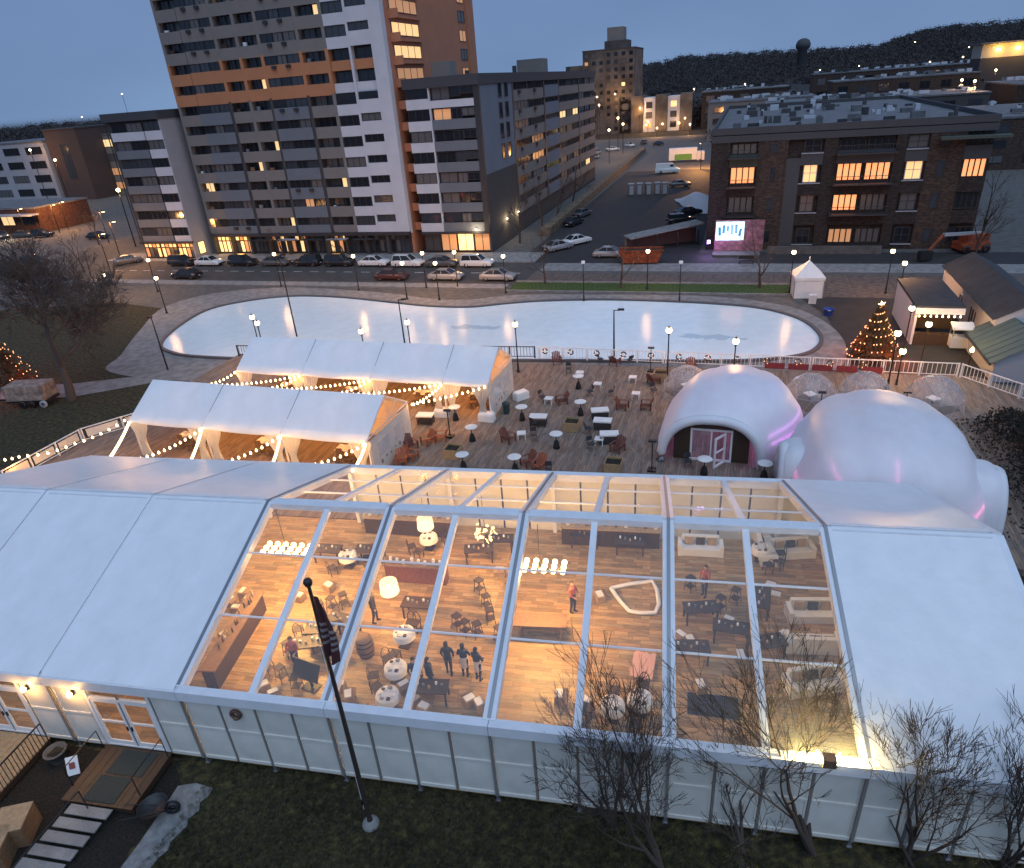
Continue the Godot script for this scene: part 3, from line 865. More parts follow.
func build_slab_block():
	var t := thing("slab_block", "long low apartment slab with white window columns and a dark flat roof edge", "building", Vector3(-46.3, 0, -97.0))
	var wid := 11.0
	var dep := 80.0
	var top := 22.6
	var xf := Transform3D()
	part(t, "core_wall", bx(wid - 0.2, top, dep - 0.6), M.dark_wall, at(wid / 2 - 0.15, top / 2, -dep / 2 - 0.5))
	fbox(t, "roof", xf, -0.2, wid + 0.2, top, top + 1.3, -dep - 0.2, 0.25, M.parapet)
	fbox(t, "roof_cover", xf, 0.2, wid - 0.2, top + 1.3, top + 1.34, -dep, -0.1, M.roof_felt)
	for u in [[3.0, -8.0, 3.0, 2.0, 2.4], [4.0, -52.0, 5.0, 2.6, 5.0], [7.0, -30.0, 0.6, 1.2, 0.6], [2.0, -20.0, 0.5, 0.9, 0.5], [8.0, -66.0, 0.7, 1.0, 0.7]]:
		part(t, "roof_unit", bx(u[2], u[3], u[4]), M.brown_wall if u[2] > 2 else M.parapet, at(u[0], top + 1.34 + u[3] / 2, u[1]))
	for k in 7:
		var yb := 3.7 + 2.8 * k
		spandrel_row(t, xf, 0.0, 3.5, yb, M.white_wall, 0.0, 0.8, -0.5)
		window(t, xf, 0.15, 3.4, yb + 0.8, yb + 2.25, -0.12, 3, some_pane(0.02), M.frame_dark)
		var gm: Material = M.white_wall if k == 6 else M.grey_wall
		spandrel_row(t, xf, 3.7, 10.2, yb, gm, 0.02, 0.85 if k < 6 else 0.5, -0.45)
		window(t, xf, 3.9, 6.6, yb + 0.3, yb + 2.25, -0.4, 2, M.pane_dim if k == 5 else some_pane(0.03), M.frame_dark)
		window(t, xf, 6.8, 8.3, yb + 0.85, yb + 2.2, -0.1, 2, some_pane(0.05), M.frame_dark)
		window(t, xf, 8.3, 10.2, yb + 1.15, yb + 2.2, -0.1, 2, some_pane(0.0), M.frame_dark)
	fbox(t, "pier", xf, 3.5, 3.7, 3.2, top, -0.4, 0.04, M.white_wall)
	fbox(t, "corner_pier", xf, 10.2, 11.0, 3.2, top, -0.5, 0.0, M.frame_dark)
	fbox(t, "shop_fascia", xf, 0, wid, 2.9, 3.25, -0.3, 0.25, M.frame_dark)
	for i in 4:
		window(t, xf, 0.2 + i * 2.7, 2.8 + i * 2.7, 0.3, 2.9, -0.4, 2, [M.dark_wall, M.pane_dim, M.shop_lit, M.pane_dim][i], M.frame_dark, 1, 0.1)
	omni(t, Vector3(6.5, 2.0, 0.8), 3.0, Color(1.0, 0.75, 0.42), 0.5)
	for i in 3:
		var sc := part(t, "wall_lamp", bx(0.18, 0.16, 0.14), M.globe_white, at([9.0, 11.15, 11.15][i], 3.6, [0.4, -8.0, -14.0][i]))
		omni(t, Vector3([9.0, 11.6, 11.6][i], 3.5, [0.8, -8.0, -14.0][i]), 4.0, Color(1.0, 0.88, 0.7), 0.1)
	# long flank
	var sf := Transform3D(Basis(Vector3.UP, PI / 2), Vector3(wid, 0, 0))
	fbox(t, "flank_end_wall", sf, 0.3, 15.0, 11.0, top, -0.3, 0.0, M.blue_wall)
	fbox(t, "flank_end_wall", sf, 0.3, 15.0, 0.0, 11.0, -0.3, 0.0, M.dark_wall)
	for k in 7:
		var yb := 3.7 + 2.8 * k
		if k >= 3:
			for q in 2:
				window(t, sf, 8.2 + q * 3.0, 9.8 + q * 3.0, yb + 0.2, yb + 2.4, 0.03, 1, M.pane_dark, M.frame_dark)
		var wm: Material = M.brown_wall
		spandrel_row(t, sf, 15.2, 33.5, yb, wm, 0.0, 1.0, -0.6)
		window(t, sf, 16.0, 23.5, yb + 1.0, yb + 2.15, -0.1, 4, some_pane(0.0), M.frame_dark)
		window(t, sf, 25.0, 32.5, yb + 1.0, yb + 2.15, -0.1, 4, some_pane(0.0), M.frame_dark)
		fbox(t, "air_conditioner", sf, 18.0, 18.9, yb + 0.45, yb + 0.95, 0.003, 0.4, M.frame_dark)
		fbox(t, "air_conditioner", sf, 27.0, 27.9, yb + 0.45, yb + 0.95, 0.003, 0.4, M.frame_dark)
		spandrel_row(t, sf, 34.3, 44.0, yb, M.blue_wall, 0.1, 1.3, -0.6)
		window(t, sf, 34.5, 43.8, yb + 1.3, yb + 2.15, -0.1, 4, M.pane_dark, M.frame_dark)
		spandrel_row(t, sf, 44.8, 62.0, yb, wm, 0.0, 0.9, -0.6)
		for q in 3:
			window(t, sf, 45.4 + q * 5.6, 50.2 + q * 5.6, yb + 0.9, yb + 2.15, -0.1, 2, some_pane(0.03), M.frame_dark)
		spandrel_row(t, sf, 62.6, 79.8, yb, wm, 0.0, 0.9, -0.6)
		for q in 3:
			window(t, sf, 63.2 + q * 5.6, 67.8 + q * 5.6, yb + 0.9, yb + 2.15, -0.1, 2, some_pane(0.06), M.frame_dark)
	for s in [15.0, 33.6, 44.1, 62.0]:
		fbox(t, "pier", sf, s, s + 0.6, 3.0, top, -0.4, 0.06, M.frame_dark)

func build_west_block():
	var t := thing("corner_block", "low apartment block with a blank white flank beside the tall tower", "building", Vector3(-97.0, 0, -93.0))
	var wid := 10.8
	var top := 21.4
	var xf := Transform3D()
	part(t, "core_wall", bx(wid - 0.3, top, 40), M.dark_wall, at(wid / 2 - 0.15, top / 2, -20.4))
	fbox(t, "roof", xf, -0.2, wid + 0.15, top, top + 1.2, -40.5, 0.2, M.parapet)
	var sf := Transform3D(Basis(Vector3.UP, PI / 2), Vector3(wid, 0, 0))
	fbox(t, "flank_wall", sf, 0.1, 40, 0, top, -0.28, 0.0, M.pale_wall)
	window(t, sf, 1.0, 2.6, 0.6, 2.6, 0.03, 1, M.shop_lit, M.frame_dark)
	for k in 7:
		var yb := 3.1 + 2.65 * k
		spandrel_row(t, xf, 7.5, 10.75, yb, M.white_wall, 0.0, 0.8, -0.5)
		window(t, xf, 7.6, 10.5, yb + 0.8, yb + 2.1, -0.1, 3, some_pane(0.0), M.frame_dark)
		var gm: Material = M.white_wall if k == 6 else M.grey_wall
		spandrel_row(t, xf, 0.8, 7.3, yb, gm, 0.02, 0.8, -0.45)
		window(t, xf, 0.9, 3.9, yb + 0.3, yb + 2.15, -0.35, 2, some_pane(0.03), M.frame_dark)
		window(t, xf, 4.1, 7.2, yb + 0.8, yb + 2.1, -0.12, 3, some_pane(0.03), M.frame_dark)
		fbox(t, "drain_pipe", xf, 0.1 , 0.22, yb, yb + 2.64, 0.0, 0.12, M.frame_dark)
	fbox(t, "shop_fascia", xf, 0, wid, 2.6, 3.0, -0.3, 0.25, M.frame_dark)
	for i in 3:
		for q in 4:
			window(t, xf, 0.3 + i * 3.5 + q * 0.83, 1.1 + i * 3.5 + q * 0.83, 0.3, 1.9, -0.3, 1, [M.pane_dim, M.pane_gold, M.pane_curtain, M.pane_lit, M.pane_grey][(i * 3 + q * 2) % 5], M.frame_dark)
			window(t, xf, 0.3 + i * 3.5 + q * 0.83, 1.1 + i * 3.5 + q * 0.83, 1.92, 2.6, -0.3, 1, [M.pane_gold, M.pane_lit, M.pane_dim][(i + q) % 3], M.frame_dark)
		omni(t, Vector3(2.0 + i * 3.5, 1.8, 0.8), 2.2, Color(1.0, 0.68, 0.35), 0.6)

func build_brick_block():
	var t := thing("brick_apartment_house", "dark red brick apartment house with rows of orange lit windows behind the rink", "building", Vector3(-4.5, 0, -99.0))
	var wid := 32.0
	var dep := 62.0
	var top := 14.6
	var xf := Transform3D()
	part(t, "core_wall", bx(wid - 0.2, top, dep), M.brick_dark, at(wid / 2, top / 2, -dep / 2 - 0.5))
	fbox(t, "roof", xf, 0.1, wid - 0.1, top, top + 0.12, -dep - 0.4, -0.3, M.roof_felt)
	for s in [[0.0, wid, -0.3, 0.12], [0.0, wid, -dep - 0.7, -dep - 0.4]]:
		fbox(t, "parapet", xf, s[0], s[1], top - 0.1, top + 0.7, s[2], s[3], M.clad_grey)
	for s in [[0.0, 0.3], [wid - 0.3, wid]]:
		fbox(t, "parapet", xf, s[0], s[1], top - 0.1, top + 0.7, -dep - 0.39, -0.31, M.clad_grey)
	for i in 60:
		var w := rng.randf_range(0.3, 1.8)
		var hh := rng.randf_range(0.3, 1.0)
		part(t, "roof_unit", bx(w, hh, rng.randf_range(0.3, 1.6)), [M.unit_white, M.roof_felt, M.clad_grey, M.roof_dark][rng.randi() % 4], at(1.5 + rng.randf() * 28.0, top + 0.12 + hh / 2, -4.0 - (i / 6) * 5.6 + rng.randf_range(-0.8, 0.8)))
	# brick piers of the front, by colour
	var bays := [[0.0, 2.4, M.brick_dark], [6.2, 9.4, M.brick_wall], [9.4, 11.0, M.clad_grey], [13.6, 15.2, M.brick_dark], [21.6, 22.8, M.brick_dark], [25.2, 29.0, M.brick_wall]]
	for r in [0.3, 4.3, 8.0, 11.7]:
		for q in [[2.4, 5.8], [11.0, 13.6], [15.2, 21.6], [22.8, 25.2], [29.0, 31.8]]:
			fbox(t, "spandrel_panel", xf, q[0], q[1], r - 1.2 if r > 1 else 0.0, r + 0.35, -0.4, 0.0, M.brick_dark if r < 11 else M.clad_green if q[0] < 5 else M.clad_grey)
	for q in bays:
		fbox(t, "brick_pier", xf, q[0], q[1], 0.0, 11.4 if q[2] == M.clad_grey else 14.4, -0.4, 0.03, q[2])
	fbox(t, "brick_pier", xf, 5.8, 6.2, 0, 14.4, -0.4, 0.03, M.brick_wall)
	fbox(t, "cornice", xf, 0, wid, 13.6, 14.4, 0.04, 0.12, M.clad_grey)
	for r in 4:
		var y0: float = [0.7, 4.75, 8.4, 12.0][r]
		var hh: float = [2.0, 2.2, 2.3, 1.5][r]
		for q in [[2.5, 5.7, 4, 2], [11.3, 13.3, 2, 2], [15.3, 18.3, 4, 2], [18.5, 21.5, 4, 2], [22.9, 25.1, 2, 2], [29.1, 31.7, 4, 2]]:
			var pm: Material = M.pane_dark
			if r == 2: pm = M.pane_gold if q[2] == 2 else M.pane_orange
			elif r == 1 and q[0] == 15.3: pm = M.pane_orange
			elif r == 0 and q[0] == 15.3: pm = M.pane_dim
			elif rng.randf() < 0.3: pm = M.pane_curtain
			var k := 0.45 if q[2] == 2 and r < 3 else 0.0
			window(t, xf, q[0] + k * 0.4, q[1] - k * 0.4, y0, y0 + hh, -0.3, q[2], pm, M.brick_dark if q[2] == 4 else (M.frame_white if r == 2 else M.frame_dark), 2 if q[2] == 2 else 1, 0.18 if q[2] == 4 else 0.1)
		for q in [[2.2, 6.0], [15.0, 21.8]]:
			if r > 0:
				fbox(t, "balcony_slab", xf, q[0], q[1], y0 - 0.35, y0 - 0.2, 0.035, 1.3, M.frame_dark)
				var b := MB.new()
				b.box(Vector3((q[0] + q[1]) / 2, y0 + 0.75, 1.25), Vector3(q[1] - q[0], 0.06, 0.05))
				for i in int((q[1] - q[0]) / 0.3):
					b.box(Vector3(q[0] + 0.1 + i * 0.3, y0 + 0.27, 1.25), Vector3(0.03, 0.92, 0.03))
				part(t, "balcony_railing", b.done(), M.frame_dark)
		window(t, xf, 7.4, 8.2, y0 + 0.2, y0 + hh - 0.2, 0.05, 1, M.pane_dark, M.frame_dark)
		window(t, xf, 26.4, 27.2, y0 + 0.2, y0 + hh - 0.2, 0.05, 1, M.pane_grey, M.frame_dark)
		fbox(t, "window_sill", xf, 22.8, 25.2, y0 - 0.14, y0 - 0.02, 0.005, 0.14, M.pale_wall)
		fbox(t, "window_sill", xf, 11.0, 13.6, y0 - 0.14, y0 - 0.02, 0.005, 0.14, M.pale_wall)
	fbox(t, "green_canopy", xf, 26.0, 33.2, 12.9, 13.2, 0.2, 1.6, M.clad_green)
	fbox(t, "terrace_wall", xf, 8.0, 21.5, 0.0, 1.0, 2.6, 2.9, M.concrete_dark)

func plain_block(called: String, label: String, x0: float, x1: float, v: float, dep: float, h: float, m: Material, floors: int, cols: int, lit: float, rm: Material, ww := 0.62, group := "") -> Node3D:
	var t := thing(called, label, "building", Vector3(x0, 0, -v), 0.0, group)
	var wid := x1 - x0
	part(t, "wall", bx(wid, h, dep), m, at(wid / 2, h / 2, -dep / 2))
	fbox(t, "roof", Transform3D(), -0.2, wid + 0.2, h, h + 0.4, -dep - 0.2, 0.2, rm)
	var sx := wid / cols
	var sy := (h - 1.0) / floors
	for i in cols:
		for j in floors:
			window(t, Transform3D(), i * sx + sx * (1 - ww) / 2, i * sx + sx * (1 + ww) / 2, 0.5 + j * sy + sy * 0.3, 0.5 + j * sy + sy * 0.82, 0.05, maxi(1, int(sx * ww / 1.5)), some_pane(lit), M.frame_dark if m != M.white_wall else M.frame_white)
	return t

func build_far_city():
	# west, beyond the crossing
	var t := plain_block("parking_garage", "pale concrete garage with dark slots beyond the crossing, beside a brown stair tower", -240, -203, 170, 30, 17, M.pale_wall, 4, 4, 0.0, M.roof_felt, 0.7)
	t = plain_block("stair_tower", "windowless looking brown stair tower between two pale garages", -202.6, -190, 171, 24, 20, mt("brown_clad", 0.075, 0.05, 0.045, 0.9, "faint", 0.1), 1, 1, 0.0, M.parapet, 0.25)
	t = plain_block("parking_garage", "beige garage with lit deck slots next to the corner block", -193, -170, 180, 30, 17.5, mt("beige_wall", 0.22, 0.2, 0.175, 0.9, "faint", 0.1), 4, 3, 0.7, M.roof_felt, 0.8)
	t = plain_block("dark_slab_house", "dark flat house rising behind the beige garage", -188, -150, 215, 20, 24, M.parapet, 6, 8, 0.03, M.parapet)
	t = plain_block("low_shop_house", "low reddish shop house with a pale lit canopy along the crossing", -206, -150, 118, 14, 5.2, mt("shop_brick", 0.14, 0.065, 0.045, 0.9, "bricks", 0.22), 1, 9, 0.4, M.roof_felt)
	fbox(t, "canopy", Transform3D(), -1, 57, 4.0, 4.3, 0.2, 2.4, M.pale_wall)
	# far apartment tower with stepped top
	t = plain_block("far_apartment_tower", "tan apartment tower with a stepped top far behind the car park", -71, -48.5, 330, 26, 33, M.tan_wall, 11, 7, 0.06, M.parapet, 0.5)
	part(t, "stepped_top", bx(10, 3, 10), M.tan_wall, at(14, 34.9, -8)); part(t, "lift_house", bx(7, 5, 8), M.brown_wall, at(13.5, 38.9, -8))
	part(t, "low_wing", bx(8, 28, 20), M.tan_wall, at(-4.1, 14, -12))
	# white row houses
	t = thing("row_house_terrace", "white and brown three storey terrace with lit porches far beyond the car park", "building", Vector3(-55, 0, -330))
	for i in 6:
		var x := i * 5.2
		var hh := 13.6 + (i % 2) * 0.8
		part(t, "house_front", bx(5.1, hh, 12 + (i % 2)), M.white_wall if i % 2 == 0 else M.tan_wall, at(x + 2.6, hh / 2, -6 + (i % 2) * 0.5))
		for j in 3:
			window(t, Transform3D(), x + 1.2, x + 3.9, 1.4 + j * 4.0, 3.9 + j * 4.0, 0.9 if i % 2 else 0.1, 2, some_pane(0.25), M.frame_dark)
	for i in 3:
		part(t, "porch_lamp", bx(0.6, 0.6, 0.4), M.globe, at(12.0 + i * 7.0, 3.0, 1.6))
		omni(t, Vector3(12.0 + i * 7.0, 3.0, 3.0), 8.0, Color(1.0, 0.75, 0.45), 0.3)
	# flat roofed blocks behind the brick house
	var specs := [[-6, 40, 178, 26, 10.0], [44, 78, 170, 40, 9.5], [4, 58, 222, 30, 12.0], [-14, 20, 268, 24, 12.0], [66, 110, 230, 30, 13.0], [28, 74, 300, 26, 15.0], [82, 140, 190, 20, 8.0], [95, 160, 300, 24, 17.0], [-20, 14, 330, 24, 14.0], [26, 90, 370, 24, 17.0]]
	var looks := ["long low brick block with white roof units behind the brick apartment house", "wide low block with pale flat roof east of the brick apartment house", "long brown warehouse block under a snowy looking roof", "dark warehouse with a lit loading corner by the car park end", "dark flat block with a few lit windows below the hill", "long grey block with a pale roof below the wooded hill", "low shed with blue tinted roof beside the wide pale block", "dark block with lamps below the lit hillside house", "brown block behind the warehouse at the end of the car park", "farthest long grey roof under the wooded hill"]
	for i in specs.size():
		var s: Array = specs[i]
		t = plain_block("flat_roofed_block", looks[i], s[0], s[1], s[2], s[3], s[4], [M.brick_dark, M.brick_wall, M.dark_wall, M.brown_wall][i % 4], 3, int((s[1] - s[0]) / 6.0), 0.06, M.roof_felt, 0.5, "flat roofed blocks behind the brick house")
		for q in int((s[1] - s[0]) / 1.3):
			part(t, "roof_unit", bx(rng.randf_range(0.5, 2.6), rng.randf_range(0.4, 1.2), rng.randf_range(0.6, 2)), [M.unit_white, M.unit_white, M.roof_dark, M.roof_felt][rng.randi() % 4], at(rng.randf_range(2, s[1] - s[0] - 2), s[4] + 1.0, -rng.randf_range(1.5, s[3] - 2)))
	t = thing("lit_hillside_house", "flat house with a glowing yellow storey below the hill", "building", Vector3(78, 0, -320))
	part(t, "wall", bx(36, 19, 14), M.dark_wall, at(18, 9.5, -7)); part(t, "lit_storey", bx(36, 4.4, 13), mt("lit_storey", 0.4, 0.37, 0.3, 0.8), at(18, 21.3, -7)); part(t, "roof", bx(38, 0.5, 16), M.roof_felt, at(18, 23.8, -7))
	for i in 3:
		part(t, "facade_lamp", bx(1.2, 0.9, 0.3), M.globe, at(5.0 + i * 6, 21.6, -0.2))
		omni(t, Vector3(5.0 + i * 6, 21.6, 2.0), 26.0, Color(1.0, 0.76, 0.36), 0.4)
	# water tower dome on the ridge
	var p := far_point(803, 47, 640)
	var b := MB.new(true)
	b.lathe([Vector2(3.4, -30), Vector2(3.4, 0), Vector2(5.2, 1.5), Vector2(5.4, 4), Vector2(4.2, 6.4), Vector2(2.2, 7.6), Vector2(0, 8)], 14)
	var wt := thing("water_tower", "round water tower standing above the trees on the skyline", "tower", p + Vector3(0, -2, 0))
	part(wt, "tank", b.done(), M.parapet)

const DECK := 0.35
func dk(x: float, v: float) -> Vector3:
	return Vector3(x, DECK, -v)
func build_deck():
	var poly := PackedVector2Array()
	for p in [[-46.3, 24.0], [-37.0, 26.0], [8.5, 31.9], [15.5, 30.5], [20.5, 51.5], [17.5, 55.0], [-46.3, 55.0 - 3.0]]:
		poly.append(Vector2(p[0], -p[1]))
	var b := MB.new()
	b.prism(poly, -0.02, DECK)
	structure("wooden_deck", b.done(), M.deck)
	small_tent("canopy_tent", "nearer white canopy tent with tied drapes between big tent and second canopy", [-39.6, -33.4, -27.2, -21.0], 32.4, 38.2)
	small_tent("canopy_tent", "farther white canopy tent with tied drapes beside the rink railing", [-38.0, -31.9, -25.8, -19.9, -16.4], 42.0, 47.5)
	build_strings()
	build_railing()
	build_domes()
	build_furniture()

func curtain(h: float, w_top: float, w_tie: float, depth: float) -> ArrayMesh:
	var key := "curt%.2f_%.2f_%.2f" % [h, w_top, w_tie]
	if shared.has(key): return shared[key]
	var b := MB.new(true)
	var rows := []
	for j in 13:
		var t := j / 12.0          # 0 at top
		var w := lerpf(w_top, w_tie, smoothstep(0.0, 0.62, t)) if t < 0.62 else lerpf(w_tie, w_tie * 2.1, (t - 0.62) / 0.38)
		var r := []
		for i in 25:
			var s := i / 24.0 - 0.5
			r.append(Vector3(s * w, h * (1.0 - t), depth * 0.5 * sin(i * 1.7) * (0.5 + 0.5 * t)))
		rows.append(r)
	b.grid(rows)
	shared[key] = b.done()
	return shared[key]

func small_tent(called: String, label: String, xs: Array, v0: float, v1: float):
	var t := thing(called, label, "tent", Vector3(xs[0], DECK, -v0))
	var ev := 2.85
	var rd := 4.65
	var vm := (v1 - v0) * 0.5
	var dep := v1 - v0
	var n := xs.size()
	for i in n - 1:
		var a: float = xs[i] - xs[0]
		var c: float = xs[i + 1] - xs[0]
		for side in 2:
			var b := MB.new(true)
			var rows := []
			for p in 7:
				var r := []
				for q in 7:
					var s := p / 6.0
					var u := q / 6.0
					var dip := 0.12 * sin(PI * s) * sin(PI * u)
					r.append(Vector3(lerpf(a + 0.03, c - 0.03, u), lerpf(ev, rd, s) - dip, -(lerpf(-0.12, vm, s) if side == 0 else lerpf(dep + 0.12, vm, s))))
				rows.append(r)
			# scalloped valance below the eave
			var e: Array = rows[0]
			var low := []
			for q in 7: low.append(e[q] - Vector3(0, 0.16 + 0.1 * sin(PI * q / 6.0), 0))
			b.grid([low] + rows)
			part(t, "roof_panel", b.done(), M.vinyl)
		part(t, "eave_pole", bx(c - a - 0.08, 0.07, 0.07), M.alu, at((a + c) / 2, ev - 0.05, 0.03))
		part(t, "back_wall", bx(c - a - 0.1, ev - 0.1, 0.02), M.drape, at((a + c) / 2, ev / 2, -dep + 0.02))
		if i > 0:
			part(t, "seam_rope", bx(0.04, 0.03, sqrt(vm * vm + (rd - ev) * (rd - ev))), M.steel, Transform3D(Basis(Vector3.RIGHT, atan2(rd - ev, vm)), Vector3(a, (ev + rd) / 2 + 0.02, -vm / 2)))
	for i in n:
		var x: float = xs[i] - xs[0]
		part(t, "post", bx(0.09, ev, 0.09), M.alu, at(x, ev / 2, -0.05))
		part(t, "post", bx(0.09, ev, 0.09), M.alu, at(x, ev / 2, -dep + 0.08))
		var b := MB.new()
		b.beam(Vector3(x, ev, 0), Vector3(x, rd - 0.05, -vm), 0.07, 0.09); b.beam(Vector3(x, rd - 0.05, -vm), Vector3(x, ev, -dep), 0.07, 0.09)
		b.beam(Vector3(x, ev, -0.1), Vector3(x, ev, -dep + 0.1), 0.06, 0.06)
		b.beam(Vector3(x, ev, -vm), Vector3(x, rd - 0.1, -vm), 0.05, 0.05); b.beam(Vector3(x, ev, -vm), Vector3(x, (ev + rd) / 2, -vm * 0.5), 0.04, 0.04); b.beam(Vector3(x, ev, -vm), Vector3(x, (ev + rd) / 2, -vm * 1.5), 0.04, 0.04)
		part(t, "truss", b.done(), M.alu)
		for s in [-1, 1]:
			if (i == 0 and s < 0) or (i == n - 1 and s > 0): continue
			part(t, "tied_drape", curtain(2.75, 1.7, 0.42, 0.3), M.drape, at(x + s * 0.55, 0.0, 0.0))
	# end wall with clear windows, as banner cloth
	var L: float = xs[n - 1] - xs[0]
	part(t, "end_wall", bx(0.03, ev - 0.25, dep - 0.3), M.vinyl_wall, at(L + 0.06, ev / 2 - 0.05, -dep / 2))
	for q in 2:
		part(t, "end_window", bx(0.012, 1.0, 1.5), M.clear_soft, at(L + 0.09, 1.6, -dep * (0.3 + 0.4 * q)))
	for q in 5:
		part(t, "printed_mark", bx(0.006, rng.randf_range(0.1, 0.3), rng.randf_range(0.1, 0.25)), M.alu_dark, at(L + 0.08, 0.7 + 0.1 * (q % 2), -dep * (0.22 + 0.11 * q)))
	# lamps under the roof
	for i in n - 1:
		var x: float = (xs[i] + xs[i + 1]) * 0.5 - xs[0]
		var s := SphereMesh.new()
		s.radius = 0.12; s.height = 0.24; s.radial_segments = 10; s.rings = 6
		part(t, "hanging_bulb", s, M.globe, at(x, 2.55, -vm))
		omni(t, Vector3(x, 2.55, -vm), 9.0, Color(1.0, 0.66, 0.34), 0.12)

func light_string(a: Vector3, c: Vector3, sag: float, label: String, step := 0.4, lamp := 1.1):
	var t := thing("light_string", label, "string lights", a, 0.0, "bulb strings over the deck")
	var d := c - a
	var n := maxi(3, int(d.length() / step))
	var pts := []
	for i in 13:
		var s := i / 12.0
		pts.append(d * s - Vector3(0, sag * 4.0 * s * (1 - s), 0))
	var b := MB.new()
	b.tube(pts, [0.012], 4)
	part(t, "cable", b.done(), M.black)
	if not shared.has("bulb"):
		var m := MB.new(true)
		m.lathe([Vector2(0.0, -0.11), Vector2(0.06, -0.08), Vector2(0.078, -0.01), Vector2(0.045, 0.06), Vector2(0.02, 0.1)], 7)
		shared["bulb"] = m.done()
	for i in n:
		var s := (i + 0.5) / n
		part(t, "bulb", shared.bulb, M.bulb, at((d * s).x, (d * s).y - sag * 4.0 * s * (1 - s) - 0.07, (d * s).z))
	for s in [0.25, 0.75]:
		omni(t, d * s - Vector3(0, sag * 3.0 * s + 0.22, 0), lamp, Color(1.0, 0.7, 0.36), 0.2)

func build_strings():
	var P := []
	for x in [-39.6, -33.4, -27.2, -21.0]: P.append(Vector3(x, DECK + 2.8, -32.25))
	var Q := [gp(104, 464, 4.0), gp(187, 466, 4.0), gp(270, 467, 4.0), gp(352, 470, 4.0)]
	for i in 4:
		light_string(P[i], Q[i], 0.15, "warm bulb string dropping from a post of the nearer canopy to the big tent", 0.3)
		if i > 0:
			light_string(P[i], Q[i - 1], 0.5, "warm bulb string swagged across a bay of the nearer canopy")
	var P2 := []
	for x in [-38.0, -31.9, -25.8, -19.9, -16.4]: P2.append(Vector3(x, DECK + 2.8, -41.85))
	var R := []
	for q in [[205, 384], [265, 388], [335, 393], [412, 404]]: R.append(gp(q[0], q[1], 3.1))
	for i in 4:
		light_string(P2[i], R[i], 0.2, "warm bulb string falling from the farther canopy towards the nearer one", 0.36)
		if i > 0:
			light_string(P2[i], R[i - 1], 0.25, "warm bulb string crossing between the two canopies", 0.36)
	light_string(P2[4], gp(352, 412, 2.3), 0.25, "warm bulb string swagged low past the end of the farther canopy", 0.4)
	var L := [gp(-30, 459, 2.2), gp(22, 455, 2.2), gp(70, 444, 2.2), gp(128, 417, 2.9)]
	for i in 3:
		light_string(L[i], L[i + 1], 0.2, "warm bulb string above the side railing of the deck", 0.5)

func rail_run(a: Vector3, c: Vector3, label: String, panels := false, white := true):
	var t := thing("deck_railing", label, "railing", a)
	var d := c - a
	var n := maxi(1, int(round(d.length() / 2.3)))
	var m: Material = M.white if white else M.iron
	for i in n + 1:
		part(t, "rail_post", bx(0.1, 1.1, 0.1), m, at((d * (float(i) / n)).x, 0.55 + (d * (float(i) / n)).y, (d * (float(i) / n)).z))
	for i in n:
		var p0 := d * (float(i) / n)
		var p1 := d * (float(i + 1) / n)
		var b := MB.new()
		b.beam(p0 + Vector3(0, 1.06, 0), p1 + Vector3(0, 1.06, 0), 0.09, 0.06)
		part(t, "top_rail", b.done(), m)
		b = MB.new()
		b.beam(p0 + Vector3(0, 0.15, 0), p1 + Vector3(0, 0.15, 0), 0.05, 0.05)
		part(t, "bottom_rail", b.done(), m)
		if panels:
			b = MB.new()
			b.beam(p0.lerp(p1, 0.1) + Vector3(0, 0.6, 0), p0.lerp(p1, 0.9) + Vector3(0, 0.6, 0), 0.03, 0.62)
			part(t, "banner_panel", b.done(), M.vinyl_wall)
		else:
			b = MB.new()
			for k in 8:
				var q := p0.lerp(p1, (k + 0.5) / 8.0)
				b.box(q + Vector3(0, 0.6, 0), Vector3(0.03, 0.86, 0.03))
			part(t, "baluster_row", b.done(), m)
	return t

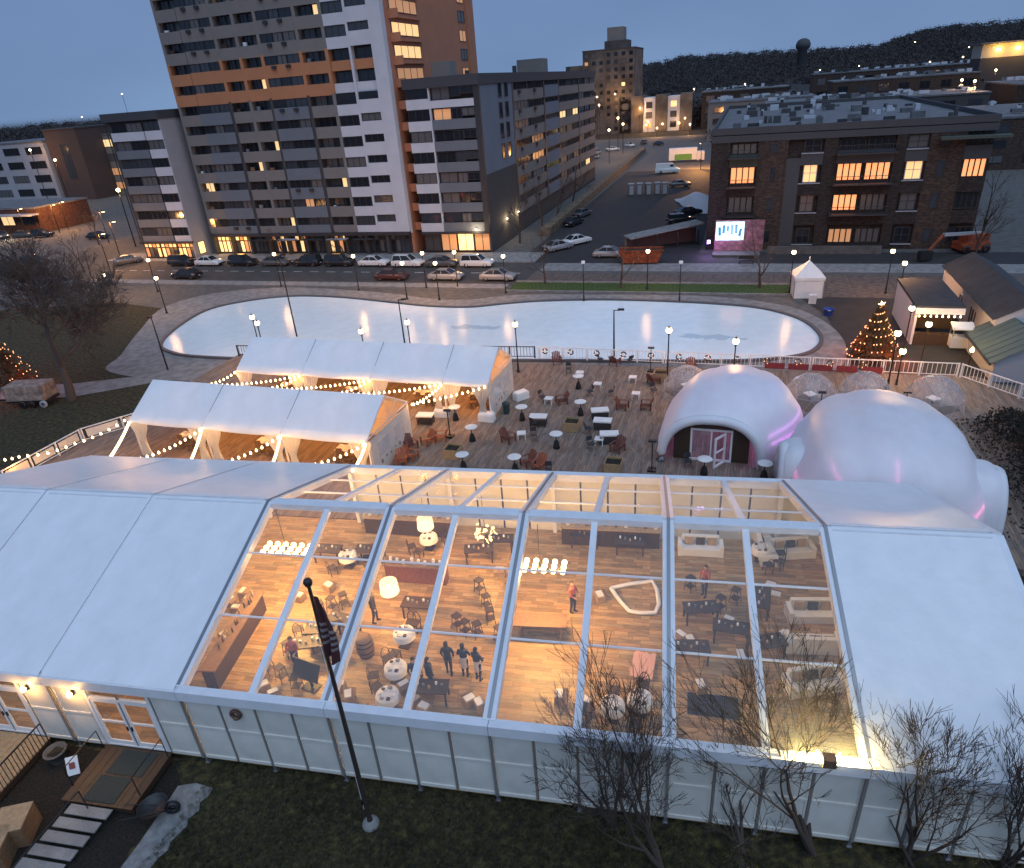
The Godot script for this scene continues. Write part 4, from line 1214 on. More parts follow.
func build_railing():
	rail_run(dk(-16.2, 54.6), dk(-5.4, 54.7), "white railing with swagged fairy lights between deck and rink")
	rail_run(dk(-5.2, 54.7), dk(6.0, 54.7), "white railing between the deck and the rink's round end")
	rail_run(dk(-46.0, 51.6), dk(-16.6, 54.6), "iron railing along the rink behind the farther canopy", false, false)
	rail_run(dk(6.2, 54.7), dk(16.2, 54.7), "white railing with red boards in front of the lit Christmas tree")
	rail_run(dk(16.4, 54.6), dk(22.0, 47.8), "white railing sloping down past the green roofed house")
	rail_run(dk(-46.1, 27.0), dk(-46.1, 33.2), "side railing of the deck hung with white banners", true)
	rail_run(dk(-46.1, 33.4), dk(-43.0, 38.0), "short side railing with a white banner by the nearer canopy", true)
	var red := mt("red_board", 0.22, 0.03, 0.04, 0.7, "grain", 0.5)
	for i in 5:
		solo("red_board", bx(1.5, 0.5, 0.05), red, "red board fixed below the railing by the Christmas tree", "board", dk(3.4 + i * 1.75, 54.4) + Vector3(0, 0.35, 0), "red boards on the railing")
	# fairy lights wound along the railing
	for i in 12:
		var x := -15.6 + i * 2.3
		var t := thing("wreath", "small lit twig wreath hung on the rink railing", "wreath", dk(x, 54.45) + Vector3(0, 0.75, 0), 0.0, "lit wreaths on the rink railing")
		var pts := []
		for k in 13: pts.append(Vector3(cos(TAU * k / 12.0) * 0.22, sin(TAU * k / 12.0) * 0.22, 0))
		var b := MB.new(true)
		b.tube(pts, [0.06], 6)
		part(t, "twig_ring", b.done(), mt("twig", 0.13, 0.07, 0.05, 0.9, "grain", 2.0))
		for k in 3:
			part(t, "bulb", shared.bulb, mt("wreath_bulb", 1.0, 0.6, 0.3, 0.4, "", 1.0, {"glow": 1.6}), Transform3D(Basis().scaled(Vector3.ONE * 0.45), Vector3(cos(TAU * k / 4.0 + i) * 0.22, sin(TAU * k / 4.0 + i) * 0.22, 0.07)))

# ---------- inflated domes ----------
func dome_shell(secs: Array, lobes: float, n := 28) -> ArrayMesh:    # secs: [z, centre x, half width, height]
	var b := MB.new(true)
	var rows := []
	for s in secs:
		var r := []
		for i in n + 1:
			var a := PI * i / n
			var swell: float = 1.0 + 0.05 * sqrt(absf(sin(a * lobes)))
			var cx := cos(a)
			var sy := sin(a)
			# a little squarer than an ellipse
			var px: float = signf(cx) * pow(absf(cx), 0.82)
			r.append(Vector3(s[1] - px * s[2] * swell, pow(sy, 0.82) * s[3] * swell, s[0]))
		rows.append(r)
	b.grid(rows)
	return b.done()
func smooth_secs(k: Array, step := 5) -> Array:
	var out := []
	for i in k.size() - 1:
		var p0: Array = k[maxi(i - 1, 0)]
		var p3: Array = k[mini(i + 2, k.size() - 1)]
		for j in step:
			var t := float(j) / step
			var r := []
			for q in 4: r.append(maxf(cubic_interpolate(k[i][q], k[i + 1][q], p0[q], p3[q], t), 0.02 if q > 1 else -99.0))
			out.append(r)
	out.append(k[-1])
	return out
func build_domes():
	var cloth := mt("dome_cloth", 0.76, 0.76, 0.8, 0.45, "faint", 0.3, {"back": 0.55})
	var d := thing("inflated_dome", "white inflated dome with an arched doorway and glazed doors", "inflatable", dk(0.0, 38.2))
	var secs := smooth_secs([[0.0, -0.75, 2.95, 3.0], [-0.9, -0.5, 3.4, 3.45], [-2.2, 0.1, 3.95, 3.9], [-4.0, 0.45, 4.2, 4.15], [-5.8, 0.5, 3.9, 3.95], [-7.2, 0.5, 3.2, 3.6], [-8.2, 0.5, 1.9, 2.0], [-8.6, 0.5, 0.05, 0.05]])
	part(d, "shell", dome_shell(secs, 5.0), cloth)
	var pts := []
	for i in 23:
		var a := PI * i / 22.0
		pts.append(Vector3(-0.75 - signf(cos(a)) * pow(absf(cos(a)), 0.82) * 2.98, pow(sin(a), 0.82) * 3.05, 0.0))
	var b := MB.new(true)
	b.tube(pts, [0.3], 10, true)
	part(d, "door_arch", b.done(), cloth)
	# timber front with double doors inside the arch
	var w := MeshInstance3D.new()
	part(d, "front_wall", bx(4.4, 0.3, 0.06), M.wood_dark, at(-0.75, 2.35, -0.5))
	for s in [-1, 1]:
		part(d, "front_wall", bx(1.0, 2.2, 0.06), M.wood_dark, at(-0.75 + s * 1.75, 1.1, -0.5))
	part(d, "door_frame", frame_mesh(2.5, 2.2, 2, 1, 0.12), M.white, at(-0.75, 1.1, -0.46))
	part(d, "door_leaf", frame_mesh(1.1, 2.05, 1, 2, 0.12), M.white, at(-0.2, 1.06, 0.1, 1.0))
	part(d, "door_pane", bx(1.0, 1.95, 0.012), M.glass_door, at(-1.35, 1.08, -0.47))
	for q in [[0.9, 0.7], [0.85, 0.5], [0.1, 0.2]]:
		led_strip(d, secs, q[0], 4, 22, q[1], Color(0.85, 0.3, 0.95))
	omni(d, Vector3(0.4, 2.6, -4), 0.8, Color(0.95, 0.75, 0.95), 0.5)
	d = thing("inflated_dome", "larger white inflated dome with side lobes glowing pink behind the big tent", "inflatable", dk(8.1, 31.9))
	secs = smooth_secs([[0.5, 0.0, 0.05, 0.05], [0.2, 0.0, 2.3, 2.2], [-0.3, 0.0, 3.6, 3.5], [-1.4, 0.0, 4.35, 4.3], [-3.0, 0.1, 4.6, 4.75], [-5.0, 0.1, 4.7, 4.9], [-7.2, 0.1, 4.4, 4.6], [-9.0, 0.1, 3.7, 4.2], [-10.2, 0.1, 2.1, 2.4], [-10.8, 0.1, 0.05, 0.05]])
	part(d, "shell", dome_shell(secs, 5.0), cloth)
	for s in [-1, 1]:
		var ps := smooth_secs([[0.0, 0.0, 1.75, 2.9], [-0.5, 0.0, 1.9, 3.1], [-1.6, 0.0, 1.9, 3.1], [-3.0, 0.0, 1.8, 3.0]])
		var o := part(d, "side_lobe", dome_shell(ps, 2.0, 18), cloth, at(0.1 + s * 4.95, 0, -3.6 + (0.6 if s > 0 else -0.4), s * PI / 2))
		pts = []
		for i in 15:
			var a := PI * i / 14.0
			pts.append(Vector3(-cos(a) * 1.55, sin(a) * 2.7 + 0.05, 0.0))
		b = MB.new(true)
		b.tube(pts, [0.34], 8, true)
		part(o, "lobe_arch", b.done(), cloth)
	for q in [[0.13, 0.6, 20], [0.3, 0.3, 15], [0.5, 0.3, 14], [0.88, 0.8, 22]]:
		led_strip(d, secs, q[0], 9, q[2], q[1])
	omni(d, Vector3(0, 3.0, -5), 1.2, Color(0.95, 0.8, 0.85), 0.6)
	# clear garden domes
	for g in [[-3.0, 48.8, 1.9, "clear ribbed garden dome behind the arched white dome's shoulder"], [5.6, 48.4, 1.9, "clear ribbed garden dome between the two white domes"], [9.2, 49.2, 1.9, "clear ribbed garden dome below the railing with red boards"], [13.4, 48.8, 2.0, "clear ribbed garden dome beside the dark hedge"]]:
		garden_dome(dk(g[0], g[1]), g[2], g[3])
func led_strip(parent: Node, secs: Array, where: float, i0: int, i1: int, e: float, c := Color(1.0, 0.25, 0.5)):   # a lit tube hung just inside the cloth
	var key := "led_%s_%.2f" % [c.to_html(), e]
	mt(key, c.r, c.g, c.b, 0.5, "", 1.0, {"glow": 15.0 * e})
	var pts := []
	for i in range(i0, mini(i1, secs.size())):
		var s: Array = secs[i]
		var a := PI * where
		var sw := 1.0 + 0.05 * sqrt(absf(sin(a * 5.0)))
		pts.append(Vector3(s[1] - signf(cos(a)) * pow(absf(cos(a)), 0.82) * (s[2] * sw - 0.1), pow(sin(a), 0.82) * (s[3] * sw - 0.1), s[0] - 0.05))
	var b := MB.new(true)
	b.tube(pts, [0.045], 6)
	part(parent, "led_tube", b.done(), M[key])
	for k in [0.2, 0.5]:
		var p: Vector3 = pts[int(pts.size() * k)]
		omni(parent, p * Vector3(0.9, 0.9, 1.0) + Vector3(0, 0, -0.2), 0.06 * e, c, 0.2)
func garden_dome(p: Vector3, r: float, label: String):
	var t := thing("garden_dome", label, "dome", p, rng.randf(), "clear garden domes on the deck")
	var b := MB.new()
	var film := MB.new()
	var P := func(i: int, j: int) -> Vector3:
		var a := TAU * (i + 0.5 * (j % 2)) / 10.0
		var e := [0.0, 0.42, 0.84, 1.2, PI / 2][j] as float
		return Vector3(cos(a) * cos(e) * r, sin(e) * r * 1.15, sin(a) * cos(e) * r)
	for j in 4:
		for i in 10:
			var a: Vector3 = P.call(i, j)
			var c: Vector3 = P.call(i + 1, j)
			var u: Vector3 = P.call(i, j + 1)
			var w: Vector3 = P.call(i + (1 if j % 2 else -1), j + 1)
			b.tube([a, c], [0.016], 4)
			b.tube([a, u], [0.016], 4)
			if j < 3: b.tube([a, w], [0.016], 4)
			film.tri(a, c, P.call(i + (1 if j % 2 else 0), j + 1))
			if j < 3: film.tri(P.call(i, j + 1), P.call(i + 1, j + 1), P.call(i + (0 if j % 2 else 1), j))
	part(t, "frame", b.done(), mt("dome_rod", 0.34, 0.34, 0.36, 0.5))
	part(t, "film", film.done(), mt("film", 0.75, 0.78, 0.82, 0.12, "", 1.0, {"alpha": 0.14}))
	part(t, "floor_ring", bx(r * 1.2, 0.04, r * 1.2), M.wood_dark, at(0, 0.03, 0))
	# a table and two seats inside
	part(t, "table", bx(0.7, 0.06, 0.7), M.white, at(0, 0.7, 0)); part(t, "table_leg", bx(0.08, 0.66, 0.08), M.iron, at(0, 0.36, 0))

# ---------- furniture ----------
func proto_highboy() -> Node3D:
	var t := thing("high_table", "round white high table with a dark skirted foot on the deck", "table", Vector3.ZERO, 0.0, "high tables on the deck")
	var b := MB.new(true)
	b.lathe([Vector2(0, 1.1), Vector2(0.42, 1.1), Vector2(0.44, 1.085), Vector2(0.42, 1.06), Vector2(0, 1.06)], 18)
	part(t, "table_top", b.done(), M.cloth_white)
	part(t, "pole", bx(0.06, 0.7, 0.06), M.iron, at(0, 0.74, 0))
	b = MB.new(true)
	b.lathe([Vector2(0.04, 0.62), Vector2(0.12, 0.55), Vector2(0.2, 0.3), Vector2(0.24, 0.02), Vector2(0, 0.02)], 10)
	part(t, "skirt", b.done(), M.cloth_black)
	return t
func proto_low_table() -> Node3D:
	var t := thing("low_table", "small white low table between lounge chairs", "table", Vector3.ZERO, 0.0, "low tables on the deck")
	part(t, "table_top", bx(0.6, 0.05, 0.6), M.cloth_white, at(0, 0.45, 0))
	for s in [[-1, -1], [1, -1], [-1, 1], [1, 1]]:
		part(t, "leg", bx(0.05, 0.43, 0.05), M.white, at(s[0] * 0.25, 0.215, s[1] * 0.25))
	return t
func proto_lounge(m: Material, label: String, grp: String) -> Node3D:
	var t := thing("lounge_chair", label, "chair", Vector3.ZERO, 0.0, grp)
	var b := MB.new()
	for i in 5:
		b.beam(Vector3(-0.24 + i * 0.12, 0.36, 0.3), Vector3(-0.24 + i * 0.12, 0.24, -0.3), 0.1, 0.03)
	part(t, "seat", b.done(), m)
	b = MB.new()
	for i in 5:
		b.beam(Vector3(-0.24 + i * 0.12, 0.22, -0.28), Vector3(-0.3 + i * 0.15, 0.98 - 0.05 * absf(i - 2), -0.62), 0.11, 0.03, Vector3.BACK)
	part(t, "backrest", b.done(), m)
	for s in [-1, 1]:
		part(t, "armrest", bx(0.13, 0.03, 0.72), m, at(s * 0.36, 0.56, -0.08))
		part(t, "leg", bx(0.06, 0.55, 0.1), m, at(s * 0.34, 0.275, 0.26))
		part(t, "leg", bx(0.06, 0.5, 0.1), m, at(s * 0.34, 0.25, -0.42))
	return t
func proto_chair() -> Node3D:
	var t := thing("folding_chair", "dark metal folding chair standing on the deck", "chair", Vector3.ZERO, 0.0, "dark chairs on the deck")
	part(t, "seat", bx(0.42, 0.04, 0.42), M.frame_dark, at(0, 0.45, 0))
	part(t, "backrest", bx(0.42, 0.3, 0.03), M.frame_dark, Transform3D(Basis(Vector3.RIGHT, -0.15), Vector3(0, 0.75, -0.24)))
	for s in [-1, 1]:
		var b := MB.new()
		b.tube([Vector3(s * 0.2, 0.0, 0.26), Vector3(s * 0.2, 0.9, -0.26)], [0.014], 5)
		part(t, "leg", b.done(), M.frame_dark)
		b = MB.new()
		b.tube([Vector3(s * 0.18, 0.0, -0.26), Vector3(s * 0.18, 0.46, 0.2)], [0.014], 5)
		part(t, "leg", b.done(), M.frame_dark)
	return t
func proto_planter() -> Node3D:
	var t := thing("planter_box", "open square planter box of pale timber boards", "planter", Vector3.ZERO, 0.0, "timber planters on the deck")
	for s in 4:
		for k in 4:
			part(t, "board", bx(1.0, 0.16, 0.04), M.wood_light, Transform3D(Basis(Vector3.UP, s * PI / 2), Vector3.ZERO) * at(0, 0.1 + k * 0.175, 0.5))
	part(t, "soil", bx(0.94, 0.5, 0.94), M.earth, at(0, 0.3, 0))
	return t
func proto_cube() -> Node3D:
	var t := thing("cloth_bench", "white cloth covered bench on the deck", "bench", Vector3.ZERO, 0.0, "white benches on the deck")
	var b := MB.new(true)
	var rows := []
	for j in 4:
		var r := []
		for i in 33:
			var a := TAU * i / 32.0
			var e := 0.25
			var x := signf(cos(a)) * pow(absf(cos(a)), e)
			var z := signf(sin(a)) * pow(absf(sin(a)), e)
			var g: float = [1.03, 1.0, 0.99, 0.94][j] + (0.03 * sin(i * 2.0) if j == 0 else 0.0)
			r.append(Vector3(x * 0.6 * g, [0.0, 0.3, 0.5, 0.55][j], z * 0.36 * g))
		rows.append(r)
	b.grid(rows)
	b.smooth(false)
	for i in 32: b.tri(Vector3(0, 0.55, 0), rows[3][i], rows[3][i + 1])
	part(t, "cover", b.done(), M.cloth_white)
	part(t, "cushion", bx(1.0, 0.06, 0.6), M.white, at(0, 0.58, 0))
	return t
func proto_heater() -> Node3D:
	var t := thing("patio_heater", "slim dark patio heater pole standing on the deck", "heater", Vector3.ZERO, 0.0, "patio heaters on the deck")
	part(t, "foot", bx(0.5, 0.12, 0.5), M.iron, at(0, 0.06, 0))
	part(t, "pole", bx(0.06, 1.9, 0.06), M.iron, at(0, 1.05, 0))
	part(t, "head", bx(0.5, 0.12, 0.2), M.frame_dark, at(0, 2.06, 0))
	return t
func scatter(src: Node3D, spots: Array, level := DECK, labels := []):
	for i in spots.size():
		var p := Vector3(spots[i][0], level, -spots[i][1])
		var turn: float = spots[i][2] if spots[i].size() > 2 else 0.0
		if i == 0:
			src.position = p
			src.rotation.y = turn
			if labels: src.set_meta("label", labels[0])
		else:
			copy(src, p, turn, labels[i] if labels else "")

func build_furniture():
	scatter(proto_highboy(), [[-16.6, 38.6], [-10.6, 38.6], [-10.1, 43.8], [-15.8, 34.8], [-12.4, 35.1], [-14.1, 42.3], [-1.0, 36.9], [2.4, 37.0], [-19.0, 41.5], [-11.3, 48.5]], DECK, ["round high table with dark skirt beside the red chair pair", "round high table with dark skirt before the central planter", "round high table with dark skirt beyond the central planter", "round high table with dark skirt next to the small planter by the big tent", "round high table with dark skirt beside the orange chair by the big tent", "round high table with dark skirt between white table and bench", "round high table with dark skirt before the dome's glazed doors", "round high table with dark skirt at the dome arch's far foot", "round high table with dark skirt near the farther canopy's drape", "round high table with dark skirt out towards the rink railing"])
	scatter(proto_low_table(), [[-12.9, 45.4], [-9.8, 48.7], [-6.6, 47.3], [-13.3, 39.5, 0.3], [-7.9, 39.6], [-11.7, 50.8], [-7.3, 50.4]])
	var red := mt("red_paint", 0.16, 0.05, 0.04, 0.6, "grain", 0.8)
	scatter(proto_lounge(red, "dark red slatted lounge chair on the deck", "red lounge chairs on the deck"), [[-14.0, 38.9, 1.2], [-11.9, 36.0, -0.7], [-5.7, 45.6, -1.5], [-7.2, 45.3, 1.4], [-6.6, 38.8, -0.4], [-9.3, 54.0, 2.8], [-14.3, 53.5, 0.4], [-3.0, 53.4, 0.2], [-12.0, 45.5, -1.0], [-20.4, 36.8, 1.0], [-5.6, 50.4, 2.4]])
	var orange := mt("orange_paint", 0.36, 0.1, 0.045, 0.6, "grain", 0.8)
	scatter(proto_lounge(orange, "orange slatted lounge chair on the deck", "orange lounge chairs on the deck"), [[-19.6, 37.6, -0.5], [-20.1, 34.6, 0.4], [-19.7, 35.4, 1.4], [-11.0, 35.6, -0.3], [-18.9, 38.3, -1.2]])
	scatter(proto_chair(), [[-13.5, 45.7, 1.2], [-10.1, 47.2, -1.0], [-12.4, 39.4, 0.4], [-8.5, 47.4, -1.4], [-8.3, 38.8, 0.8], [-10.2, 35.0, 0.2], [-10.6, 54.0, 2.2], [-8.1, 54.1, -2.4], [-9.0, 41.0, 2.0], [-12.9, 41.2, 2.6], [-10.3, 44.9, 2.8], [-2.0, 37.6, 0.4], [-5.4, 48.2, 0.7], [-12.8, 51.5, 0.2]])
	scatter(proto_planter(), [[-10.2, 41.5], [-17.1, 36.3], [-6.4, 36.4], [-5.2, 51.2]], DECK, ["open timber planter box in the middle of the deck", "open timber planter box by the orange lounge chairs", "open timber planter box close to the big tent's clear roof", "open timber planter box beside the clear garden dome"])
	scatter(proto_cube(), [[-20.3, 42.1, 0.1], [-16.7, 41.9, 0.0], [-15.3, 46.0, 0.9]], DECK, ["white cloth covered bench before the farther canopy's drapes", "white cloth covered bench at the farther canopy's corner post", "white cloth covered bench against the farther canopy's end wall"])
	var wt := thing("white_table", "white topped table with dark legs on the deck", "table", Vector3.ZERO, 0.0, "white topped tables on the deck")
	part(wt, "table_top", bx(1.25, 0.09, 0.75), M.cloth_white, at(0, 0.72, 0))
	for q in [[-1, -1], [1, -1], [-1, 1], [1, 1]]: part(wt, "leg", bx(0.06, 0.68, 0.06), M.frame_dark, at(q[0] * 0.55, 0.34, q[1] * 0.3))
	part(wt, "shelf", bx(1.1, 0.3, 0.6), M.frame_dark, at(0, 0.3, 0))
	scatter(wt, [[-21.0, 40.6, 0.1], [-12.7, 41.7, 0.1], [-8.1, 41.8, 0.05], [-7.3, 39.9, 0.2], [-8.6, 43.4, 0.3]], DECK, ["white topped table with dark legs beside the orange chairs", "white topped table with dark legs by the central planter", "white topped table with dark legs on the open deck, first of a close pair", "white topped table with dark legs on the open deck, second of a close pair", "white topped table with dark legs farther along the open deck"])
	scatter(proto_heater(), [[-18.4, 38.9], [-17.8, 48.3], [-4.1, 36.8], [-6.2, 52.8], [6.0, 45.6], [8.3, 45.4], [11.2, 46.4]])
	# furniture under the canopies
	var t := thing("dining_table", "long table laid for guests under a canopy", "table", Vector3.ZERO, 0.0, "tables under the canopies")
	part(t, "table_top", bx(1.9, 0.06, 0.85), M.cloth_white, at(0, 0.74, 0))
	for s in [[-1, -1], [1, -1], [-1, 1], [1, 1]]: part(t, "leg", bx(0.07, 0.7, 0.07), M.wood, at(s[0] * 0.8, 0.36, s[1] * 0.34))
	for i in 4: part(t, "plate", bx(0.24, 0.03, 0.24), M.white, at(-0.6 + (i % 2) * 1.2, 0.79, -0.2 + (i / 2) * 0.4))
	scatter(t, [[-37.0, 34.6], [-30.4, 34.8], [-24.0, 34.8], [-35.0, 44.2], [-28.8, 44.2], [-22.6, 44.4], [-18.0, 44.6]])
	t = thing("dining_chair", "brown wooden chair at a table under a canopy", "chair", Vector3.ZERO, 0.0, "chairs under the canopies")
	part(t, "seat", bx(0.44, 0.05, 0.44), M.wood, at(0, 0.46, 0)); part(t, "backrest", bx(0.44, 0.45, 0.04), M.wood, at(0, 0.75, -0.21))
	for s in [[-1, -1], [1, -1], [-1, 1], [1, 1]]: part(t, "leg", bx(0.045, 0.44, 0.045), M.wood, at(s[0] * 0.19, 0.22, s[1] * 0.19))
	var sp := []
	for c in [[-37.0, 34.6], [-30.4, 34.8], [-24.0, 34.8], [-35.0, 44.2], [-28.8, 44.2], [-22.6, 44.4], [-18.0, 44.6]]:
		for q in [[-0.5, -0.75, PI], [0.5, -0.75, PI], [-0.5, 0.75, 0.0], [0.5, 0.75, 0.0]]:
			sp.append([c[0] + q[0] + rng.randf_range(-0.1, 0.1), c[1] - q[1] * -1.0, q[2] + PI + rng.randf_range(-0.3, 0.3)])
	scatter(t, sp)
	t = thing("waste_bin", "dark lidded waste bin by the end of the farther canopy", "bin", dk(-15.6, 43.2))
	var b := MB.new(true)
	b.lathe([Vector2(0.22, 0), Vector2(0.28, 0.75), Vector2(0.3, 0.78), Vector2(0.3, 0.86), Vector2(0.16, 0.98), Vector2(0, 1.0)], 14)
	part(t, "body", b.done(), mt("bin_green", 0.03, 0.06, 0.06, 0.5))
	part(t, "flap", bx(0.24, 0.14, 0.03), M.black, at(0, 0.88, 0.26))

# ---------- people: one continuous skin round a posed skeleton ----------
func person_mesh(bones: Array, cell := 0.028) -> ArrayMesh:     # bones: [a, b, ra, rb, colour]
	var lo := Vector3.ONE * 99.0
	var hi := Vector3.ONE * -99.0
	for o in bones:
		for q in 2:
			var p: Vector3 = o[q]
			lo = lo.min(p - Vector3.ONE * (maxf(o[2], o[3]) + 0.06)); hi = hi.max(p + Vector3.ONE * (maxf(o[2], o[3]) + 0.06))
	var n := Vector3i(((hi - lo) / cell).ceil()) + Vector3i.ONE
	var f := PackedFloat32Array()
	f.resize(n.x * n.y * n.z)
	f.fill(1.0)
	var who := PackedByteArray()
	who.resize(f.size())
	for bi in bones.size():
		var o: Array = bones[bi]
		var a: Vector3 = o[0]
		var ab: Vector3 = o[1] - a
		var l2 := maxf(ab.length_squared(), 1e-6)
		var r := maxf(o[2], o[3]) + 0.09
		var p0 := Vector3i(((a.min(o[1]) - Vector3.ONE * r - lo) / cell).floor()).clamp(Vector3i.ZERO, n - Vector3i.ONE)
		var p1 := Vector3i(((a.max(o[1]) + Vector3.ONE * r - lo) / cell).ceil()).clamp(Vector3i.ZERO, n - Vector3i.ONE)
		for z in range(p0.z, p1.z + 1):
			for y in range(p0.y, p1.y + 1):
				for x in range(p0.x, p1.x + 1):
					var p := lo + Vector3(x, y, z) * cell
					var t := clampf((p - a).dot(ab) / l2, 0, 1)
					var d := (p - a - ab * t).length() - lerpf(o[2], o[3], t)
					var i := (z * n.y + y) * n.x + x
					if d < f[i]: who[i] = bi
					var h := maxf(0.035 - absf(f[i] - d), 0.0) / 0.035
					f[i] = minf(f[i], d) - h * h * 0.00875
	var st := SurfaceTool.new()
	st.begin(Mesh.PRIMITIVE_TRIANGLES)
	st.set_smooth_group(0)
	var idx := {}
	var pos := []
	var col := []
	for z in n.z - 1:
		for y in n.y - 1:
			for x in n.x - 1:
				var s := Vector3.ZERO
				var c := 0
				var base := (z * n.y + y) * n.x + x
				var inside := 0
				for k in 8:
					if f[base + (k & 1) + (n.x if k & 2 else 0) + (n.x * n.y if k & 4 else 0)] < 0.0: inside += 1
				if inside == 0 or inside == 8: continue
				for e in [[0, 1], [2, 3], [4, 5], [6, 7], [0, 2], [1, 3], [4, 6], [5, 7], [0, 4], [1, 5], [2, 6], [3, 7]]:
					var i0: int = e[0]
					var i1: int = e[1]
					var v0 := f[base + (i0 & 1) + (n.x if i0 & 2 else 0) + (n.x * n.y if i0 & 4 else 0)]
					var v1 := f[base + (i1 & 1) + (n.x if i1 & 2 else 0) + (n.x * n.y if i1 & 4 else 0)]
					if (v0 < 0.0) != (v1 < 0.0):
						var t := v0 / (v0 - v1)
						s += Vector3(i0 & 1, (i0 >> 1) & 1, i0 >> 2).lerp(Vector3(i1 & 1, (i1 >> 1) & 1, i1 >> 2), t)
						c += 1
				idx[base] = pos.size()
				pos.append(lo + (Vector3(x, y, z) + s / c) * cell)
				col.append(bones[who[base]][4])
	var put := func(i: int):
		st.set_color(col[i]); st.add_vertex(pos[i])
	for z in range(1, n.z - 1):
		for y in range(1, n.y - 1):
			for x in range(1, n.x - 1):
				var i := (z * n.y + y) * n.x + x
				var a := f[i] < 0.0
				for ax in 3:
					var j: int = i + [1, n.x, n.x * n.y][ax]
					if a == (f[j] < 0.0): continue
					var u: int = [n.x, n.x * n.y, 1][ax]
					var w: int = [n.x * n.y, 1, n.x][ax]
					var q := [i, i - u, i - u - w, i - w]
					if not (idx.has(q[0]) and idx.has(q[1]) and idx.has(q[2]) and idx.has(q[3])): continue
					if not a: q.reverse()
					for k in [0, 1, 2, 0, 2, 3]: put.call(idx[q[k]])
	st.generate_normals()
	return st.commit()
func person_bones(shirt: Color, legs: Color, skin: Color, hair: Color, apron, reach: float, stride: float) -> Array:
	var B := []
	var add := func(a, b, ra, rb, c): B.append([a, b, ra, rb, c])
	# faces +z
	for s in [-1.0, 1.0]:
		var hip := Vector3(s * 0.09, 0.92, 0)
		var knee := Vector3(s * 0.1, 0.5, 0.03 + s * stride * 0.5)
		var ank := Vector3(s * 0.1, 0.09, -0.02 + s * stride)
		add.call(hip, knee, 0.085, 0.062, legs); add.call(knee, ank, 0.06, 0.042, legs)
		add.call(ank + Vector3(0, -0.045, -0.02), ank + Vector3(s * 0.02, -0.05, 0.15), 0.04, 0.032, Color(0.01, 0.01, 0.012))
		var sh := Vector3(s * 0.18, 1.42, -0.01)
		var el := Vector3(s * 0.25, 1.16, 0.02 + reach * 0.06)
		var wr := Vector3(s * (0.24 - reach * 0.1), 1.16 - 0.24 * (1.0 - reach), 0.06 + reach * 0.24)
		add.call(sh, el, 0.058, 0.045, shirt); add.call(el, wr, 0.043, 0.03, shirt)
		var dirv := (wr - el).normalized()
		add.call(wr, wr + dirv * 0.08, 0.03, 0.028, skin)
		for k in 4:
			var off := Vector3(s * (-0.024 + 0.016 * k), 0, 0)
			add.call(wr + dirv * 0.075 + off, wr + dirv * (0.13 + 0.012 * (2 - absf(k - 1.5))) + off + Vector3(0, -0.02, 0.01), 0.0095, 0.008, skin)
		add.call(wr + dirv * 0.03, wr + dirv * 0.075 + Vector3(-s * 0.045, 0.01, 0.02), 0.011, 0.009, skin)
	add.call(Vector3(0, 0.95, 0), Vector3(0, 1.15, -0.005), 0.15, 0.135, apron if apron != null else legs)
	add.call(Vector3(0, 1.12, 0), Vector3(0, 1.38, -0.01), 0.14, 0.16, shirt)
	add.call(Vector3(-0.12, 1.4, -0.01), Vector3(0.12, 1.4, -0.01), 0.085, 0.085, shirt)
	if apron != null:
		add.call(Vector3(-0.07, 0.62, 0.06), Vector3(-0.06, 0.95, 0.05), 0.12, 0.12, apron); add.call(Vector3(0.07, 0.62, 0.06), Vector3(0.06, 0.95, 0.05), 0.12, 0.12, apron)
		add.call(Vector3(0, 0.62, -0.03), Vector3(0, 0.95, -0.03), 0.13, 0.13, apron)
	add.call(Vector3(0, 1.45, 0), Vector3(0, 1.54, 0.015), 0.055, 0.052, skin)
	add.call(Vector3(0, 1.6, 0.03), Vector3(0, 1.68, 0.015), 0.078, 0.088, skin)
	add.call(Vector3(0, 1.615, 0.1), Vector3(0, 1.635, 0.108), 0.018, 0.012, skin)
	for s in [-1.0, 1.0]: add.call(Vector3(s * 0.09, 1.63, 0.01), Vector3(s * 0.092, 1.66, 0.005), 0.018, 0.018, skin)
	add.call(Vector3(0, 1.62, -0.04), Vector3(0, 1.72, 0.0), 0.08, 0.092, hair)
	return B

# ---------- inside the big tent ----------
func inside(px: float, py: float, h := FLOOR) -> Vector3:
	return gp(px, py, h)
func chandelier(p: Vector3, label: String, e: float):
	var t := thing("chandelier", label, "chandelier", p)
	var b := MB.new(true)
	b.tube([Vector3(0, 2.2, 0), Vector3(0, 0.1, 0)], [0.015], 5)
	part(t, "chain", b.done(), M.iron)
	b = MB.new(true)
	b.lathe([Vector2(0.0, -0.25), Vector2(0.08, -0.15), Vector2(0.05, 0.0), Vector2(0.1, 0.1), Vector2(0.02, 0.3)], 10)
	part(t, "hub", b.done(), M.iron)
	var s := SphereMesh.new()
	s.radius = 0.115; s.height = 0.23; s.radial_segments = 10; s.rings = 6
	t.rotation.y = tent.rotation.y
	for i in 18:
		var q := Vector3(-1.0 + (i / 3) * 0.4, 0.12 * ((i * 7) % 3) - 0.1, 0.32 * (i % 3 - 1))
		b = MB.new(true)
		b.tube([Vector3(q.x * 0.5, 0.02, 0), Vector3(q.x, -0.12, q.z * 0.6), q + Vector3(0, 0.02, 0)], [0.016], 5)
		part(t, "arm", b.done(), M.iron)
		part(t, "bulb", s, mt("chandelier_bulb", 1.0, 0.7, 0.3, 0.4, "", 1.0, {"glow": 8.0}), at(q.x, 0.12, q.z))
	for i in 4:
		omni(t, Vector3(-0.84 + i * 0.56, -0.32, 0.0), e, Color(1.0, 0.76, 0.42), 0.1)
